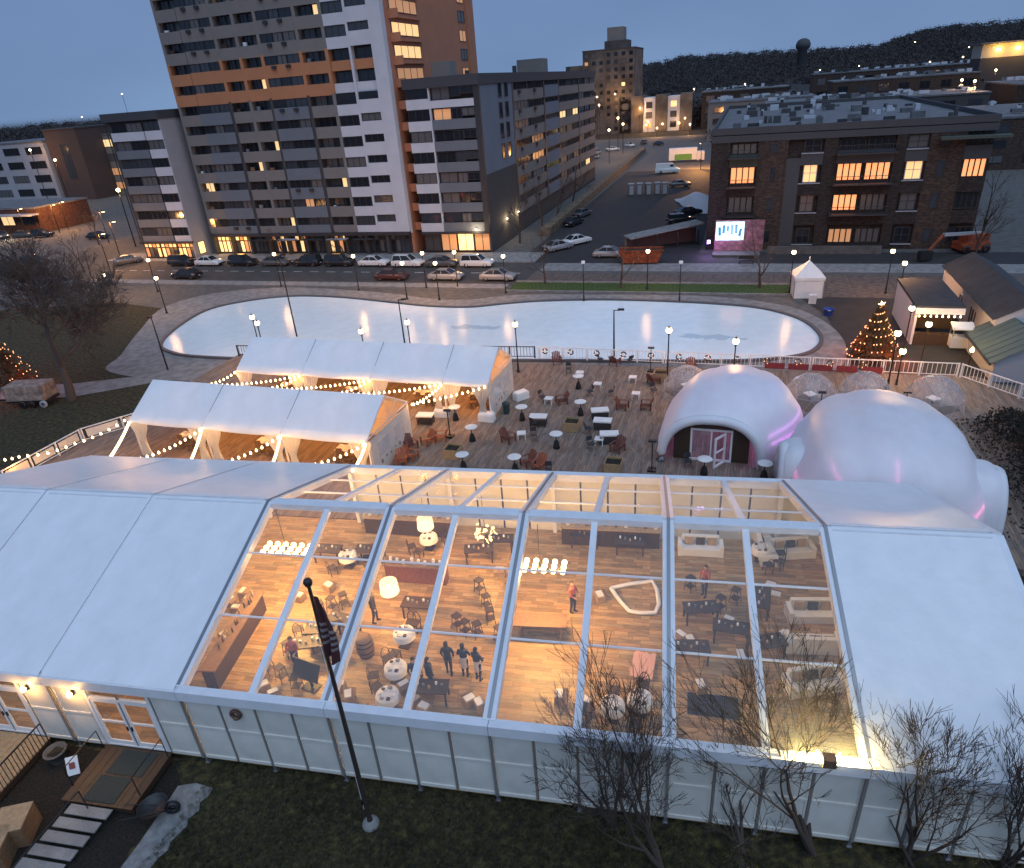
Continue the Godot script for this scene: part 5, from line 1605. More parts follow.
func drum_lamp(p: Vector3, label: String, r: float, e: float):
	var t := thing("drum_pendant", label, "lamp", p)
	var b := MB.new(true)
	b.lathe([Vector2(r * 0.92, 0.3), Vector2(r, -0.28)], 20)
	part(t, "lamp_shade", b.done(), mt("drum_shade", 0.85, 0.62, 0.36, 0.7, "", 1.0, {"glow": 0.9, "back": 0.5}))
	b = MB.new()
	b.tube([Vector3(0, 2.4, 0), Vector3(0, 0.3, 0)], [0.012], 5)
	part(t, "cord", b.done(), M.iron)
	var s := SphereMesh.new()
	s.radius = 0.09; s.height = 0.18; s.radial_segments = 10; s.rings = 6
	part(t, "bulb", s, M.globe, at(0, 0, 0))
	omni(t, Vector3(0, 0, 0), e, Color(1.0, 0.74, 0.42), 0.09)

func build_inside():
	var ty := tent.rotation.y
	chandelier(inside(287, 551, 4.0), "bright chandelier of bare bulbs above the open floor by the bar", 9.5)
	chandelier(inside(540, 568, 4.0), "bright chandelier of bare bulbs above the long timber table", 7.5)
	drum_lamp(inside(389, 587, 2.6), "glowing drum lamp above the floor beside the lone standing person", 0.42, 6.5)
	drum_lamp(inside(425, 523, 2.6), "glowing drum lamp by the back wall above white tables", 0.42, 6.5)
	var t := thing("flower_pendant", "pale yellow petal lamp cluster by the back wall", "lamp", inside(485, 533, 2.8))
	for i in 26:
		var d := Vector3(rng.randfn(), rng.randfn() * 0.5, rng.randfn()).normalized() * rng.randf_range(0.3, 0.6)
		part(t, "petal", bx(0.16, 0.03, 0.12), mt("petal_lamp", 0.95, 0.8, 0.4, 0.6, "", 1.0, {"glow": 1.0}), Transform3D(Basis.from_euler(Vector3(rng.randf() * 3, rng.randf() * 3, 0)), d))
	part(t, "cord", bx(0.02, 2.2, 0.02), M.iron, at(0, 1.2, 0))
	omni(t, Vector3(0, -0.75, 0), 4.0, Color(1.0, 0.75, 0.4), 0.25)
	# bare lamps hung close under the white fabric
	for q in [[14.3, 1.25], [-14.2, 1.5], [-16.4, 1.35], [-19.5, 1.55], [-13.4, 1.75]]:
		var lp := troof(q[0], q[1]) - Vector3(0, 0.3, 0)
		t = thing("roof_lamp", "bare lamp shining through the white roof fabric from inside", "lamp", tent_to_world(lp), ty, "lamps close under the white roof fabric")
		var ls := SphereMesh.new()
		ls.radius = 0.1; ls.height = 0.2; ls.radial_segments = 10; ls.rings = 6
		part(t, "bulb", ls, M.globe_white); part(t, "cord", bx(0.02, 0.3, 0.02), M.iron, at(0, 0.2, 0))
		omni(t, Vector3.ZERO, 5.0, Color(1.0, 0.86, 0.66), 0.09)
	# bar along the gable side of the clear bays
	var a := inside(214, 690)
	var c := inside(262, 610)
	t = thing("bar_counter", "long dark timber bar counter beside the first glazing bar", "counter", (a + c) * 0.5, atan2(-(c - a).z, (c - a).x))
	var L := (c - a).length()
	part(t, "counter_top", bx(L + 0.1, 0.06, 0.75), M.wood, at(0, 1.1, 0)); part(t, "counter_front", bx(L, 1.05, 0.5), M.wood_dark, at(0, 0.54, 0))
	for i in 9: part(t, "front_board", bx(L / 9.0 - 0.05, 0.95, 0.03), M.wood, at(-L / 2 + (i + 0.5) * L / 9.0, 0.54, -0.27))
	for i in 14:
		var p := a.lerp(c, 0.25 + i * 0.055) + Vector3(rng.randf_range(-0.15, 0.15), 1.13, rng.randf_range(-0.12, 0.12))
		bottle(p, "bottle standing on the long dark bar counter", "bottles on the bar counter", i)
	# white serving counter along the front wall
	t = thing("serving_counter", "long white serving counter along the front wall of the tent", "counter", tent_to_world(Vector3(3.6, FLOOR, -1.7)), ty)
	part(t, "counter_top", bx(6.6, 0.05, 0.7), M.cloth_white, at(0, 0.95, 0)); part(t, "skirt", bx(6.5, 0.92, 0.6), M.cloth_white, at(0, 0.46, 0))
	for i in 22:
		bottle(tent_to_world(Vector3(0.6 + i * 0.28, FLOOR + 0.98, -1.5 - 0.25 * (i % 3) * 0.6)), "bottle standing on the white serving counter", "bottles on the serving counter", i)
	# furniture
	t = thing("trestle_table", "long pale timber table under the chandelier", "table", inside(541, 634), ty + 0.05)
	part(t, "table_top", bx(2.3, 0.07, 0.85), M.wood, at(0, 0.78, 0))
	for s in [-1, 1]:
		part(t, "leg", bx(0.1, 0.74, 0.7), M.wood_light, at(s * 0.9, 0.37, 0))
	part(t, "stretcher", bx(1.7, 0.08, 0.06), M.wood_light, at(0, 0.25, 0))
	t = thing("round_table", "round white covered table inside the tent", "table", Vector3.ZERO, 0.0, "round tables inside the tent")
	var b := MB.new(true)
	b.lathe([Vector2(0, 0.78), Vector2(0.45, 0.78), Vector2(0.47, 0.74), Vector2(0.48, 0.58), Vector2(0.5, 0.5)], 24)
	part(t, "tablecloth", b.done(), M.cloth_white)
	part(t, "pedestal", bx(0.09, 0.74, 0.09), M.wood_dark, at(0, 0.37, 0)); part(t, "foot", bx(0.5, 0.04, 0.5), M.wood_dark, at(0, 0.02, 0))
	for i in 7: part(t, "plate", bx(0.1 + 0.03 * (i % 3), 0.03 + 0.06 * (i % 2), 0.12), [M.white, M.wood_dark, M.steel][i % 3], at(cos(i * 0.93) * 0.3, 0.82, sin(i * 0.93) * 0.3))
	var spots := [[406, 645], [390, 708], [398, 680], [430, 548], [350, 566], [612, 718], [640, 712], [760, 560]]
	var arr := []
	for q in spots:
		var p := inside(q[0], q[1])
		arr.append([p.x, -p.z])
	scatter(t, arr, FLOOR)
	t = thing("bar_stool", "wooden bar stool standing on the tent floor", "stool", Vector3.ZERO, 0.0, "stools on the tent floor")
	part(t, "seat", bx(0.36, 0.05, 0.36), M.wood_dark, at(0, 0.74, 0))
	for s in [[-1, -1], [1, -1], [-1, 1], [1, 1]]:
		b = MB.new()
		b.tube([Vector3(s[0] * 0.13, 0.72, s[1] * 0.13), Vector3(s[0] * 0.2, 0, s[1] * 0.2)], [0.018], 5)
		part(t, "leg", b.done(), M.wood_dark)
	part(t, "footrest", bx(0.34, 0.03, 0.34), M.wood_dark, at(0, 0.25, 0))
	arr = []
	for q in [[458, 628], [466, 634], [478, 636], [487, 608], [491, 622], [480, 592], [333, 610], [345, 606], [322, 615], [338, 625], [290, 655], [283, 680], [298, 690], [270, 672], [500, 640], [720, 610], [735, 602], [690, 590]]:
		var p := inside(q[0], q[1])
		arr.append([p.x, -p.z, rng.randf() * TAU])
	scatter(t, arr, FLOOR)
	t = thing("round_back_chair", "dark bentwood chair beside a table inside the tent", "chair", Vector3.ZERO, 0.0, "bentwood chairs inside the tent")
	part(t, "seat", bx(0.42, 0.04, 0.42), M.wood_dark, at(0, 0.46, 0))
	var pts := []
	for k in 9: pts.append(Vector3(-cos(PI * k / 8.0) * 0.2, 0.46 + sin(PI * k / 8.0) * 0.46, -0.2))
	b = MB.new(true)
	b.tube(pts, [0.018], 5)
	part(t, "backrest", b.done(), M.wood_dark)
	for s in [[-1, -1], [1, -1], [-1, 1], [1, 1]]: part(t, "leg", bx(0.035, 0.44, 0.035), M.wood_dark, at(s[0] * 0.17, 0.22, s[1] * 0.17))
	arr = []
	for q in spots:
		var p := inside(q[0], q[1])
		for k in 3:
			var an := rng.randf() * TAU
			arr.append([p.x + sin(an) * 0.95, -(p.z + cos(an) * 0.95), an + PI])
	for q in [[310, 640], [325, 632], [318, 650], [345, 655], [352, 645], [300, 636]]:
		var p := inside(q[0], q[1])
		arr.append([p.x, -p.z, rng.randf() * TAU])
	scatter(t, arr, FLOOR)
	t = thing("barrel_table", "upright wooden barrel used as a table by the standing person", "table", inside(367, 655))
	b = MB.new(true)
	b.lathe([Vector2(0.3, 0.0), Vector2(0.38, 0.3), Vector2(0.4, 0.5), Vector2(0.38, 0.7), Vector2(0.31, 0.98), Vector2(0, 0.98)], 18)
	part(t, "staves", b.done(), M.wood)
	for y in [0.12, 0.36, 0.66, 0.88]:
		b = MB.new(true)
		b.lathe([Vector2(0.345 + 0.055 * sin(PI * y), y), Vector2(0.345 + 0.057 * sin(PI * (y + 0.05)), y + 0.05)], 18)
		part(t, "hoop", b.done(), M.iron)
	t = thing("menu_screen", "black flat screen on a stand among the chairs", "screen", inside(311, 688), ty - 0.25)
	part(t, "screen", bx(1.3, 0.76, 0.05), M.black, Transform3D(Basis(Vector3.RIGHT, -0.5), Vector3(0, 1.0, 0))); part(t, "stand", bx(0.08, 0.9, 0.08), M.iron, at(0, 0.45, -0.08)); part(t, "foot", bx(0.7, 0.04, 0.5), M.iron, at(0, 0.02, -0.05))
	t = thing("floor_mat", "black rubber mat on the tent floor behind the bare branches", "mat", inside(713, 706), ty - 0.03)
	part(t, "rubber", bx(1.9, 0.02, 1.05), M.black, at(0, 0.012, 0)); part(t, "edge_strip", bx(1.96, 0.012, 1.1), M.alu_dark, at(0, 0.006, 0))
	# dark wood furniture
	t = thing("dark_table", "dark wooden table on the tent floor", "table", Vector3.ZERO, 0.0, "dark tables inside the tent")
	part(t, "table_top", bx(1.5, 0.06, 0.75), M.wood_dark, at(0, 0.75, 0))
	for q in [[-1, -1], [1, -1], [-1, 1], [1, 1]]: part(t, "leg", bx(0.07, 0.72, 0.07), M.wood_dark, at(q[0] * 0.65, 0.36, q[1] * 0.3))
	for i in 5: part(t, "cup", bx(0.08, 0.12, 0.08), [M.white, M.steel, M.wood_light][i % 3], at(-0.5 + i * 0.25, 0.84, 0.1 * (i % 3) - 0.1))
	arr = []
	for q in [[310, 655, 0.3], [325, 640, 0.2], [345, 632, -0.2], [432, 700, 0.1], [420, 615, 0.0], [372, 560, 0.1], [330, 560, 0.0], [500, 550, 0.1], [585, 545, 0.0], [630, 552, 0.0], [700, 620, 0.2], [730, 640, -0.1], [760, 610, 1.4], [690, 660, 0.1], [765, 655, 0.3], [480, 560, 0.2]]:
		var p := inside(q[0], q[1])
		arr.append([p.x, -p.z, ty + q[2]])
	scatter(t, arr, FLOOR)
	t = thing("red_bar", "reddish timber bar with white jugs near the drum lamps", "counter", inside(418, 580), ty)
	part(t, "counter_top", bx(3.2, 0.06, 0.7), M.wood, at(0, 1.05, 0)); part(t, "counter_front", bx(3.1, 1.0, 0.55), mt("red_wood", 0.2, 0.07, 0.04, 0.6, "grain", 0.6), at(0, 0.51, 0))
	for i in 8: part(t, "jug", bx(0.12, 0.2, 0.12), M.white, at(-1.3 + i * 0.37, 1.18, 0.1 * (i % 3) - 0.1))
	t = thing("back_counter", "dark counter along the back wall under pale shelves", "counter", tent_to_world(Vector3(-8.0, FLOOR, -14.6)), ty)
	part(t, "counter_front", bx(5.0, 1.0, 0.6), M.wood_dark, at(0, 0.5, 0)); part(t, "counter_top", bx(5.1, 0.06, 0.7), M.wood_light, at(0, 1.04, 0))
	for i in 10: part(t, "jar", bx(0.16, 0.24, 0.16), [M.white, M.steel, M.wood][i % 3], at(-2.2 + i * 0.5, 1.19, 0))
	t = thing("back_counter", "dark counter along the back wall behind the cord garland", "counter", tent_to_world(Vector3(3.0, FLOOR, -14.6)), ty)
	part(t, "counter_front", bx(5.0, 1.0, 0.6), M.wood_dark, at(0, 0.5, 0)); part(t, "counter_top", bx(5.1, 0.06, 0.7), M.wood_light, at(0, 1.04, 0))
	for i in 10: part(t, "jar", bx(0.16, 0.24, 0.16), [M.white, M.steel, M.wood][i % 3], at(-2.2 + i * 0.5, 1.19, 0))
	t = thing("supply_box", "small supply box set down on the tent floor", "box", Vector3.ZERO, 0.0, "supply boxes on the tent floor")
	part(t, "carton", bx(0.5, 0.36, 0.4), M.wood_light, at(0, 0.18, 0)); part(t, "flap", bx(0.5, 0.02, 0.2), M.wood, Transform3D(Basis(Vector3.RIGHT, 0.5), Vector3(0, 0.4, 0.22))); part(t, "contents", bx(0.4, 0.08, 0.3), M.cloth_white, at(0, 0.37, 0))
	arr = []
	for q in [[232, 605], [238, 612], [245, 596], [250, 604], [226, 640], [265, 690], [275, 698], [405, 690], [415, 704], [425, 712], [300, 600], [330, 590], [500, 575], [512, 590], [600, 600], [680, 640], [690, 645], [728, 625], [740, 660], [770, 590], [775, 600], [782, 640], [700, 690], [560, 700], [585, 706], [470, 704], [480, 708], [340, 690], [350, 700]]:
		var p := inside(q[0], q[1])
		arr.append([p.x, -p.z, rng.randf() * TAU])
	scatter(t, arr, FLOOR)
	# white cord frame lying on the floor
	pts = []
	for q in [[611, 588], [630, 584], [652, 581], [657, 590], [659, 604], [655, 613], [640, 613], [629, 611], [620, 601], [611, 588]]: pts.append(inside(q[0], q[1], FLOOR + 0.1))
	b = MB.new(true)
	b.tube(pts, [0.1], 7)
	solo("white_garland", b.done(), M.cloth_white, "thick white garland laid in an open loop on the tent floor", "garland")
	# lounge by the white end bay
	t = thing("white_sofa", "white sofa in the lounge corner of the tent", "sofa", Vector3.ZERO, 0.0, "white lounge sofas inside the tent")
	part(t, "seat", bx(1.8, 0.4, 0.8), M.cloth_white, at(0, 0.22, 0)); part(t, "backrest", bx(1.8, 0.42, 0.2), M.cloth_white, at(0, 0.62, -0.3))
	for s in [-1, 1]: part(t, "armrest", bx(0.2, 0.6, 0.8), M.cloth_white, at(s * 1.0, 0.3, 0))
	for i in 3: part(t, "cushion", bx(0.42, 0.36, 0.14), M.wood_dark if i % 2 else M.wood_light, Transform3D(Basis(Vector3.RIGHT, -0.3), Vector3(-0.55 + i * 0.55, 0.6, -0.12)))
	arr = []
	for q in [[812, 618, 0.1], [812, 648, 3.2], [790, 555, 0.2], [812, 688, 0.3], [765, 553, 1.6], [700, 552, 0.0]]:
		var p := inside(q[0], q[1])
		arr.append([p.x, -p.z, ty + q[2]])
	scatter(t, arr, FLOOR)
	t = thing("pink_rug", "crumpled pink cloth lying on the tent floor", "cloth", inside(643, 667))
	b = MB.new(true)
	var rows := []
	for i in 8:
		var r := []
		for j in 8: r.append(Vector3((i - 3.5) * 0.13, 0.05 + 0.12 * absf(sin(i * 1.9 + j * 1.3)), (j - 3.5) * 0.2))
		rows.append(r)
	b.grid(rows)
	part(t, "cloth", b.done(), mt("pink_cloth", 0.6, 0.34, 0.28, 0.85))
	# people
	var pm := mt("person_colours", 1, 1, 1, 0.75, "", 1.0, {"vcol": true})
	var black := Color(0.02, 0.02, 0.024)
	var apr := Color(0.55, 0.5, 0.46)
	var skin := Color(0.42, 0.26, 0.19)
	var meshes := [person_mesh(person_bones(black, black, skin, Color(0.03, 0.018, 0.012), null, 0.1, 0.1)), person_mesh(person_bones(black, black, skin, Color(0.02, 0.012, 0.01), apr, 0.75, 0.02)), person_mesh(person_bones(Color(0.3, 0.09, 0.07), Color(0.03, 0.035, 0.06), skin, Color(0.05, 0.03, 0.02), null, 0.6, 0.04))]
	var who := [[376, 622, 0, 2.0, "person in black walking across the open floor"], [450, 674, 0, -2.9, "person in black standing with two apron wearers"], [466, 676, 1, -3.0, "person in black top and pale apron standing mid-group"], [479, 680, 1, 2.9, "person in black top and pale apron at the group's edge"], [432, 690, 0, 2.4, "person in black leaning by the white tables at the front wall"], [573, 612, 2, 1.2, "person in red top standing near the long timber table"], [704, 596, 2, -0.6, "person in red top standing by the lounge rafter"], [418, 690, 1, 0.5, "person in pale apron at the laden white tables"], [298, 668, 2, 0.2, "person in red top among the chairs by the black screen"]]
	for q in who:
		var o := solo("person", meshes[q[2]], pm, q[4], "person", inside(q[0], q[1]))
		o.rotation.y = q[3]
func bottle(p: Vector3, label: String, grp: String, i: int):
	if not shared.has("bottle"):
		var b := MB.new(true)
		b.lathe([Vector2(0, 0), Vector2(0.04, 0), Vector2(0.042, 0.18), Vector2(0.016, 0.24), Vector2(0.016, 0.31), Vector2(0, 0.31)], 8)
		shared["bottle"] = b.done()
	solo("bottle", shared.bottle, [mt("bottle_green", 0.02, 0.06, 0.025, 0.1), mt("bottle_amber", 0.25, 0.1, 0.02, 0.1), M.cloth_white, mt("bottle_yellow", 0.6, 0.45, 0.1, 0.3), M.black][i % 5], label, "bottle", p, grp)

# ---------- trees ----------
func grow(tr: MB, tw: MB, p: Vector3, d: Vector3, len_: float, r: float, lv: int, o: Dictionary):
	var n := 3 if lv < 2 else 2
	var pts := [p]
	var rad := [r]
	var q := p
	var dir := d
	for i in n:
		dir = (dir + Vector3(rng.randfn(0, o.wob), rng.randfn(0, o.wob) + o.lift, rng.randfn(0, o.wob))).normalized()
		q += dir * len_ / n
		pts.append(q)
		rad.append(lerpf(r, r * 0.62, (i + 1.0) / n))
	(tr if lv < o.solid else tw).tube(pts, rad, 6 if r > 0.05 else (4 if r > 0.02 else 3))
	if lv >= o.levels: return
	var kids: int = rng.randi_range(o.kids[0], o.kids[1])
	for k in kids:
		var t := 1.0 if k == 0 else rng.randf_range(0.35, 1.0)
		var f := t * n
		var i := mini(int(f), n - 1)
		var at_: Vector3 = pts[i].lerp(pts[i + 1], f - i)
		var ax := dir.cross(Vector3(rng.randfn(), rng.randfn(), rng.randfn())).normalized()
		var nd := dir.rotated(ax, rng.randf_range(0.08, 0.3) if k == 0 else rng.randf_range(0.35, o.angle))
		grow(tr, tw, at_, nd, len_ * rng.randf_range(0.62, 0.86), maxf(rad[i] * (0.8 if k == 0 else 0.58), o.fine), lv + 1, o)
func bare_tree(called: String, p: Vector3, h: float, label: String, grp: String, opt := {}) -> Node3D:
	var o := {"levels": 6, "kids": [2, 3], "angle": 0.85, "wob": 0.1, "lift": 0.03, "solid": 2, "fine": 0.008, "stems": 1, "r": h * 0.022, "lean": Vector3.ZERO, "bark": "bark"}
	o.merge(opt, true)
	var t := thing(called, label, "tree", p, 0.0, grp)
	var tr := MB.new(true)
	var tw := MB.new(true)
	for s in o.stems:
		var d: Vector3 = (Vector3.UP + o.lean + Vector3(rng.randfn(), 0, rng.randfn()) * (0.28 if o.stems > 1 else 0.03)).normalized()
		grow(tr, tw, Vector3(rng.randf_range(-1, 1), 0, rng.randf_range(-1, 1)) * (0.12 if o.stems > 1 else 0.0) - Vector3(0, 0.05, 0), d, h * 0.3, o.r, 0, o)
	part(t, "trunk", tr.done(), M[o.bark])
	part(t, "crown", tw.done(), M[o.bark])
	return t
func christmas_tree(p: Vector3, h: float, r: float, label: String):
	var t := thing("christmas_tree", label, "tree", p)
	var b := MB.new()
	b.tube([Vector3(0, 0, 0), Vector3(0, h * 0.96, 0)], [0.12, 0.02], 6)
	part(t, "trunk", b.done(), M.bark)
	b = MB.new()
	for i in 2600:
		var u := pow(rng.randf(), 0.7)          # 0 top, 1 bottom
		var y := h * (1.0 - u * 0.93)
		var rr := r * u * (0.86 + 0.16 * sin(u * 40.0)) * rng.randf_range(0.35, 1.0)
		var a := rng.randf() * TAU
		var q := Vector3(cos(a) * rr, y, sin(a) * rr)
		var d := Vector3(cos(a), -0.35, sin(a)) * rng.randf_range(0.22, 0.45)
		var s := Vector3(-sin(a), rng.randf_range(-0.4, 0.4), cos(a)) * 0.07
		b.tri(q - s, q + d, q + s); b.tri(q - s.cross(d).normalized() * 0.07, q + d * 0.9, q + s.cross(d).normalized() * 0.07)
	part(t, "crown", b.done(), mt("fir", 0.09, 0.06, 0.03, 0.9))
	for i in 150:
		var u := (i + 0.5) / 150.0
		var a := u * TAU * 8.0 + rng.randf_range(-0.2, 0.2)
		part(t, "bulb", shared.bulb, mt("tree_bulb", 1.0, 0.45, 0.2, 0.4, "", 1.0, {"glow": 1.9}), Transform3D(Basis().scaled(Vector3.ONE * 0.55), Vector3(cos(a) * r * u * 1.08, h * (1.0 - u * 0.93), sin(a) * r * u * 1.08)))
	for i in 5:
		omni(t, Vector3(cos(i * 1.26) * r * 1.15, h * 0.15 + i * h * 0.13, sin(i * 1.26) * r * 1.15), 2.6, Color(1.0, 0.4, 0.18), 0.2)
	b = MB.new()
	for i in 5:
		var a := TAU * i / 5.0
		b.tri(Vector3(0, h, 0.04), Vector3(cos(a) * 0.12, h + sin(a) * 0.12, 0), Vector3(cos(a + 0.63) * 0.3, h + sin(a + 0.63) * 0.3, 0)); b.tri(Vector3(0, h, 0.04), Vector3(cos(a + 0.63) * 0.3, h + sin(a + 0.63) * 0.3, 0), Vector3(cos(a + 1.256) * 0.12, h + sin(a + 1.256) * 0.12, 0))
	part(t, "star", b.done(), M.bulb)

# ---------- lamps ----------
func lamp_mesh(h: float) -> Array:
	var key := "lamp%.1f" % h
	if not shared.has(key):
		var b := MB.new(true)
		b.lathe([Vector2(0.17, 0), Vector2(0.17, 0.1), Vector2(0.1, 0.2), Vector2(0.085, 0.7), Vector2(0.06, 0.8), Vector2(0.045, h - 0.5), Vector2(0.06, h - 0.45), Vector2(0.05, h - 0.4), Vector2(0.13, h - 0.27), Vector2(0.12, h - 0.22), Vector2(0.0, h - 0.22)], 10)
		var g := MB.new(true)
		var pr := []
		for i in 9: pr.append(Vector2(sin(PI * i / 8.0) * 0.23, h - 0.02 + -cos(PI * i / 8.0) * 0.24))
		g.lathe(pr, 14)
		var c := MB.new(true)
		c.lathe([Vector2(0.15, h + 0.19), Vector2(0.1, h + 0.25), Vector2(0.02, h + 0.28), Vector2(0.015, h + 0.4), Vector2(0, h + 0.41)], 8)
		shared[key] = [b.done(), g.done(), c.done()]
	return shared[key]
func globe_lamp(p: Vector3, h: float, label: String, e: float, grp: String, white := false):
	var t := thing("street_lamp", label, "lamp", p, 0.0, grp)
	var m := lamp_mesh(h)
	part(t, "post", m[0], M.iron)
	part(t, "globe", m[1], (M.globe_white if white else M.globe) if e > 0.0 else M.white)
	part(t, "finial", m[2], M.iron)
	if e > 0.0:
		omni(t, Vector3(0, h, 0), e, Color(1.0, 0.84, 0.6) if white else Color(1.0, 0.72, 0.45), 0.22)
func mast_lamp(p: Vector3, h: float, arm: float, turn: float, label: String, e: float, grp := ""):
	var t := thing("mast_lamp", label, "lamp", p, turn, grp)
	var b := MB.new(true)
	b.tube([Vector3(0, 0, 0), Vector3(0, h, 0)], [0.09, 0.05], 8)
	part(t, "mast", b.done(), M.iron)
	part(t, "arm", bx(arm, 0.06, 0.06), M.iron, at(arm / 2, h - 0.03, 0))
	part(t, "lamp_head", bx(0.55, 0.12, 0.3), M.iron, at(arm, h + 0.05, 0))
	if e > 0.0:
		part(t, "lamp_face", bx(0.5, 0.06, 0.26), M.globe, at(arm, h - 0.05, 0))
		omni(t, Vector3(arm, h - 0.2, 0), e, Color(1.0, 0.7, 0.4), 0.15)

func build_lamps():
	var g := "globe lamps round the rink and street"
	for q in [[148, 260, "globe lamp on the lawn corner west of the rink by the street"], [156, 278, "globe lamp wound with fairy lights at the rink's west path"], [274, 254, "globe lamp on the grass strip facing the tower's shops"], [353, 256, "globe lamp on the grass strip facing the tower's white strip"], [422, 253, "globe lamp by the kerb facing the terracotta recess"], [454, 252, "globe lamp by the kerb facing the slab block's front"], [503, 256, "globe lamp beside the end of the parked cars"], [435, 263, "globe lamp at the rink's narrow waist, nearer the car park"], [402, 263, "globe lamp at the rink's narrow waist, nearer the tower"], [648, 251, "globe lamp on the green strip by the orange skip"], [794, 252, "globe lamp behind the white pop-up canopy"], [893, 251, "globe lamp wound with lights beside the brick path"], [905, 263, "second globe lamp wound with lights beside the brick path"]]:
		globe_lamp(gp(q[0], q[1], 4.4) * Vector3(1, 0, 1), 4.4, q[2], 13.0, g)
	globe_lamp(gp(912, 308, 4.0) * Vector3(1, 0, 1), 4.0, "bright white globe lamp at the corner of the dark roofed bar", 12.0, g, true)
	globe_lamp(gp(929, 324, 4.0) * Vector3(1, 0, 1), 4.0, "bright white globe lamp in front of the lit bar opening", 7.0, g, true)
	globe_lamp(gp(903, 351, 3.0) * Vector3(1, 0, 1), 3.0, "low globe lamp beside the Christmas tree", 6.0, g)
	for q in [[583, 262, "unlit globe lamp on the green strip between two bare trees"], [681, 262, "unlit globe lamp on the green strip facing the lit screen"]]:
		globe_lamp(gp(q[0], q[1], 4.4) * Vector3(1, 0, 1), 4.4, q[2], 0.0, g)
	for q in [[252, 317, "globe lamp rising behind the farther canopy's corner"], [257, 323, "shorter globe lamp close beside another behind the farther canopy"], [361, 331, "globe lamp showing above the middle of the farther canopy"], [407, 322, "globe lamp beside the thin dark rink pole"], [515, 324, "garlanded globe lamp at the open end of the farther canopy"], [669, 330, "globe lamp on the deck beside the clear garden dome"], [736, 341, "globe lamp behind the arched white dome"], [898, 333, "tall globe lamp on the deck beside the Christmas tree"]]:
		var p := gp(q[0], q[1], 4.6)
		globe_lamp(Vector3(p.x, DECK, p.z), 4.25, q[2], 13.0, "globe lamps on the deck")
	for q in [[17, 209, "street light before the low shop house"], [59, 202, "street light with double head by the shop house"], [50, 205, "street light close beside the double headed one"], [99, 212, "street light at the crossing by the bare orange lit tree"], [109, 222, "bright street light over the crossing"], [98, 234, "low street light shining on a crossing car"], [210, 218, "street light standing at the foot of the tower"]]:
		mast_lamp(gp(q[0], q[1], 6.0) * Vector3(1, 0, 1), 6.0, 0.8, 0.3, q[2], 42.0, "street lights at the crossing")
	globe_lamp(gp(104, 275, 3.6) * Vector3(1, 0, 1), 3.6, "globe lamp beside the street west of the rink lawn", 17.0, g)
	# dark rink poles
	mast_lamp(gp(297, 337) * Vector3(1, 0, 1), 8.6, 0.5, 0.2, "tall thin unlit pole rising from the rink edge behind the canopy", 0.0, "unlit rink poles")
	mast_lamp(gp(405, 345) * Vector3(1, 0, 1), 4.6, 0.6, 0.1, "short dark rink pole with a side head beyond the farther canopy", 0.0, "unlit rink poles")
	mast_lamp(gp(614, 357) * Vector3(1, 0, 1), 4.3, 0.6, 0.1, "short dark rink pole behind the railing of the open deck", 0.0, "unlit rink poles")
	mast_lamp(gp(168, 370) * Vector3(1, 0, 1), 5.2, 0.3, 2.8, "slender unlit pole on the concrete west of the rink", 0.0, "unlit rink poles")

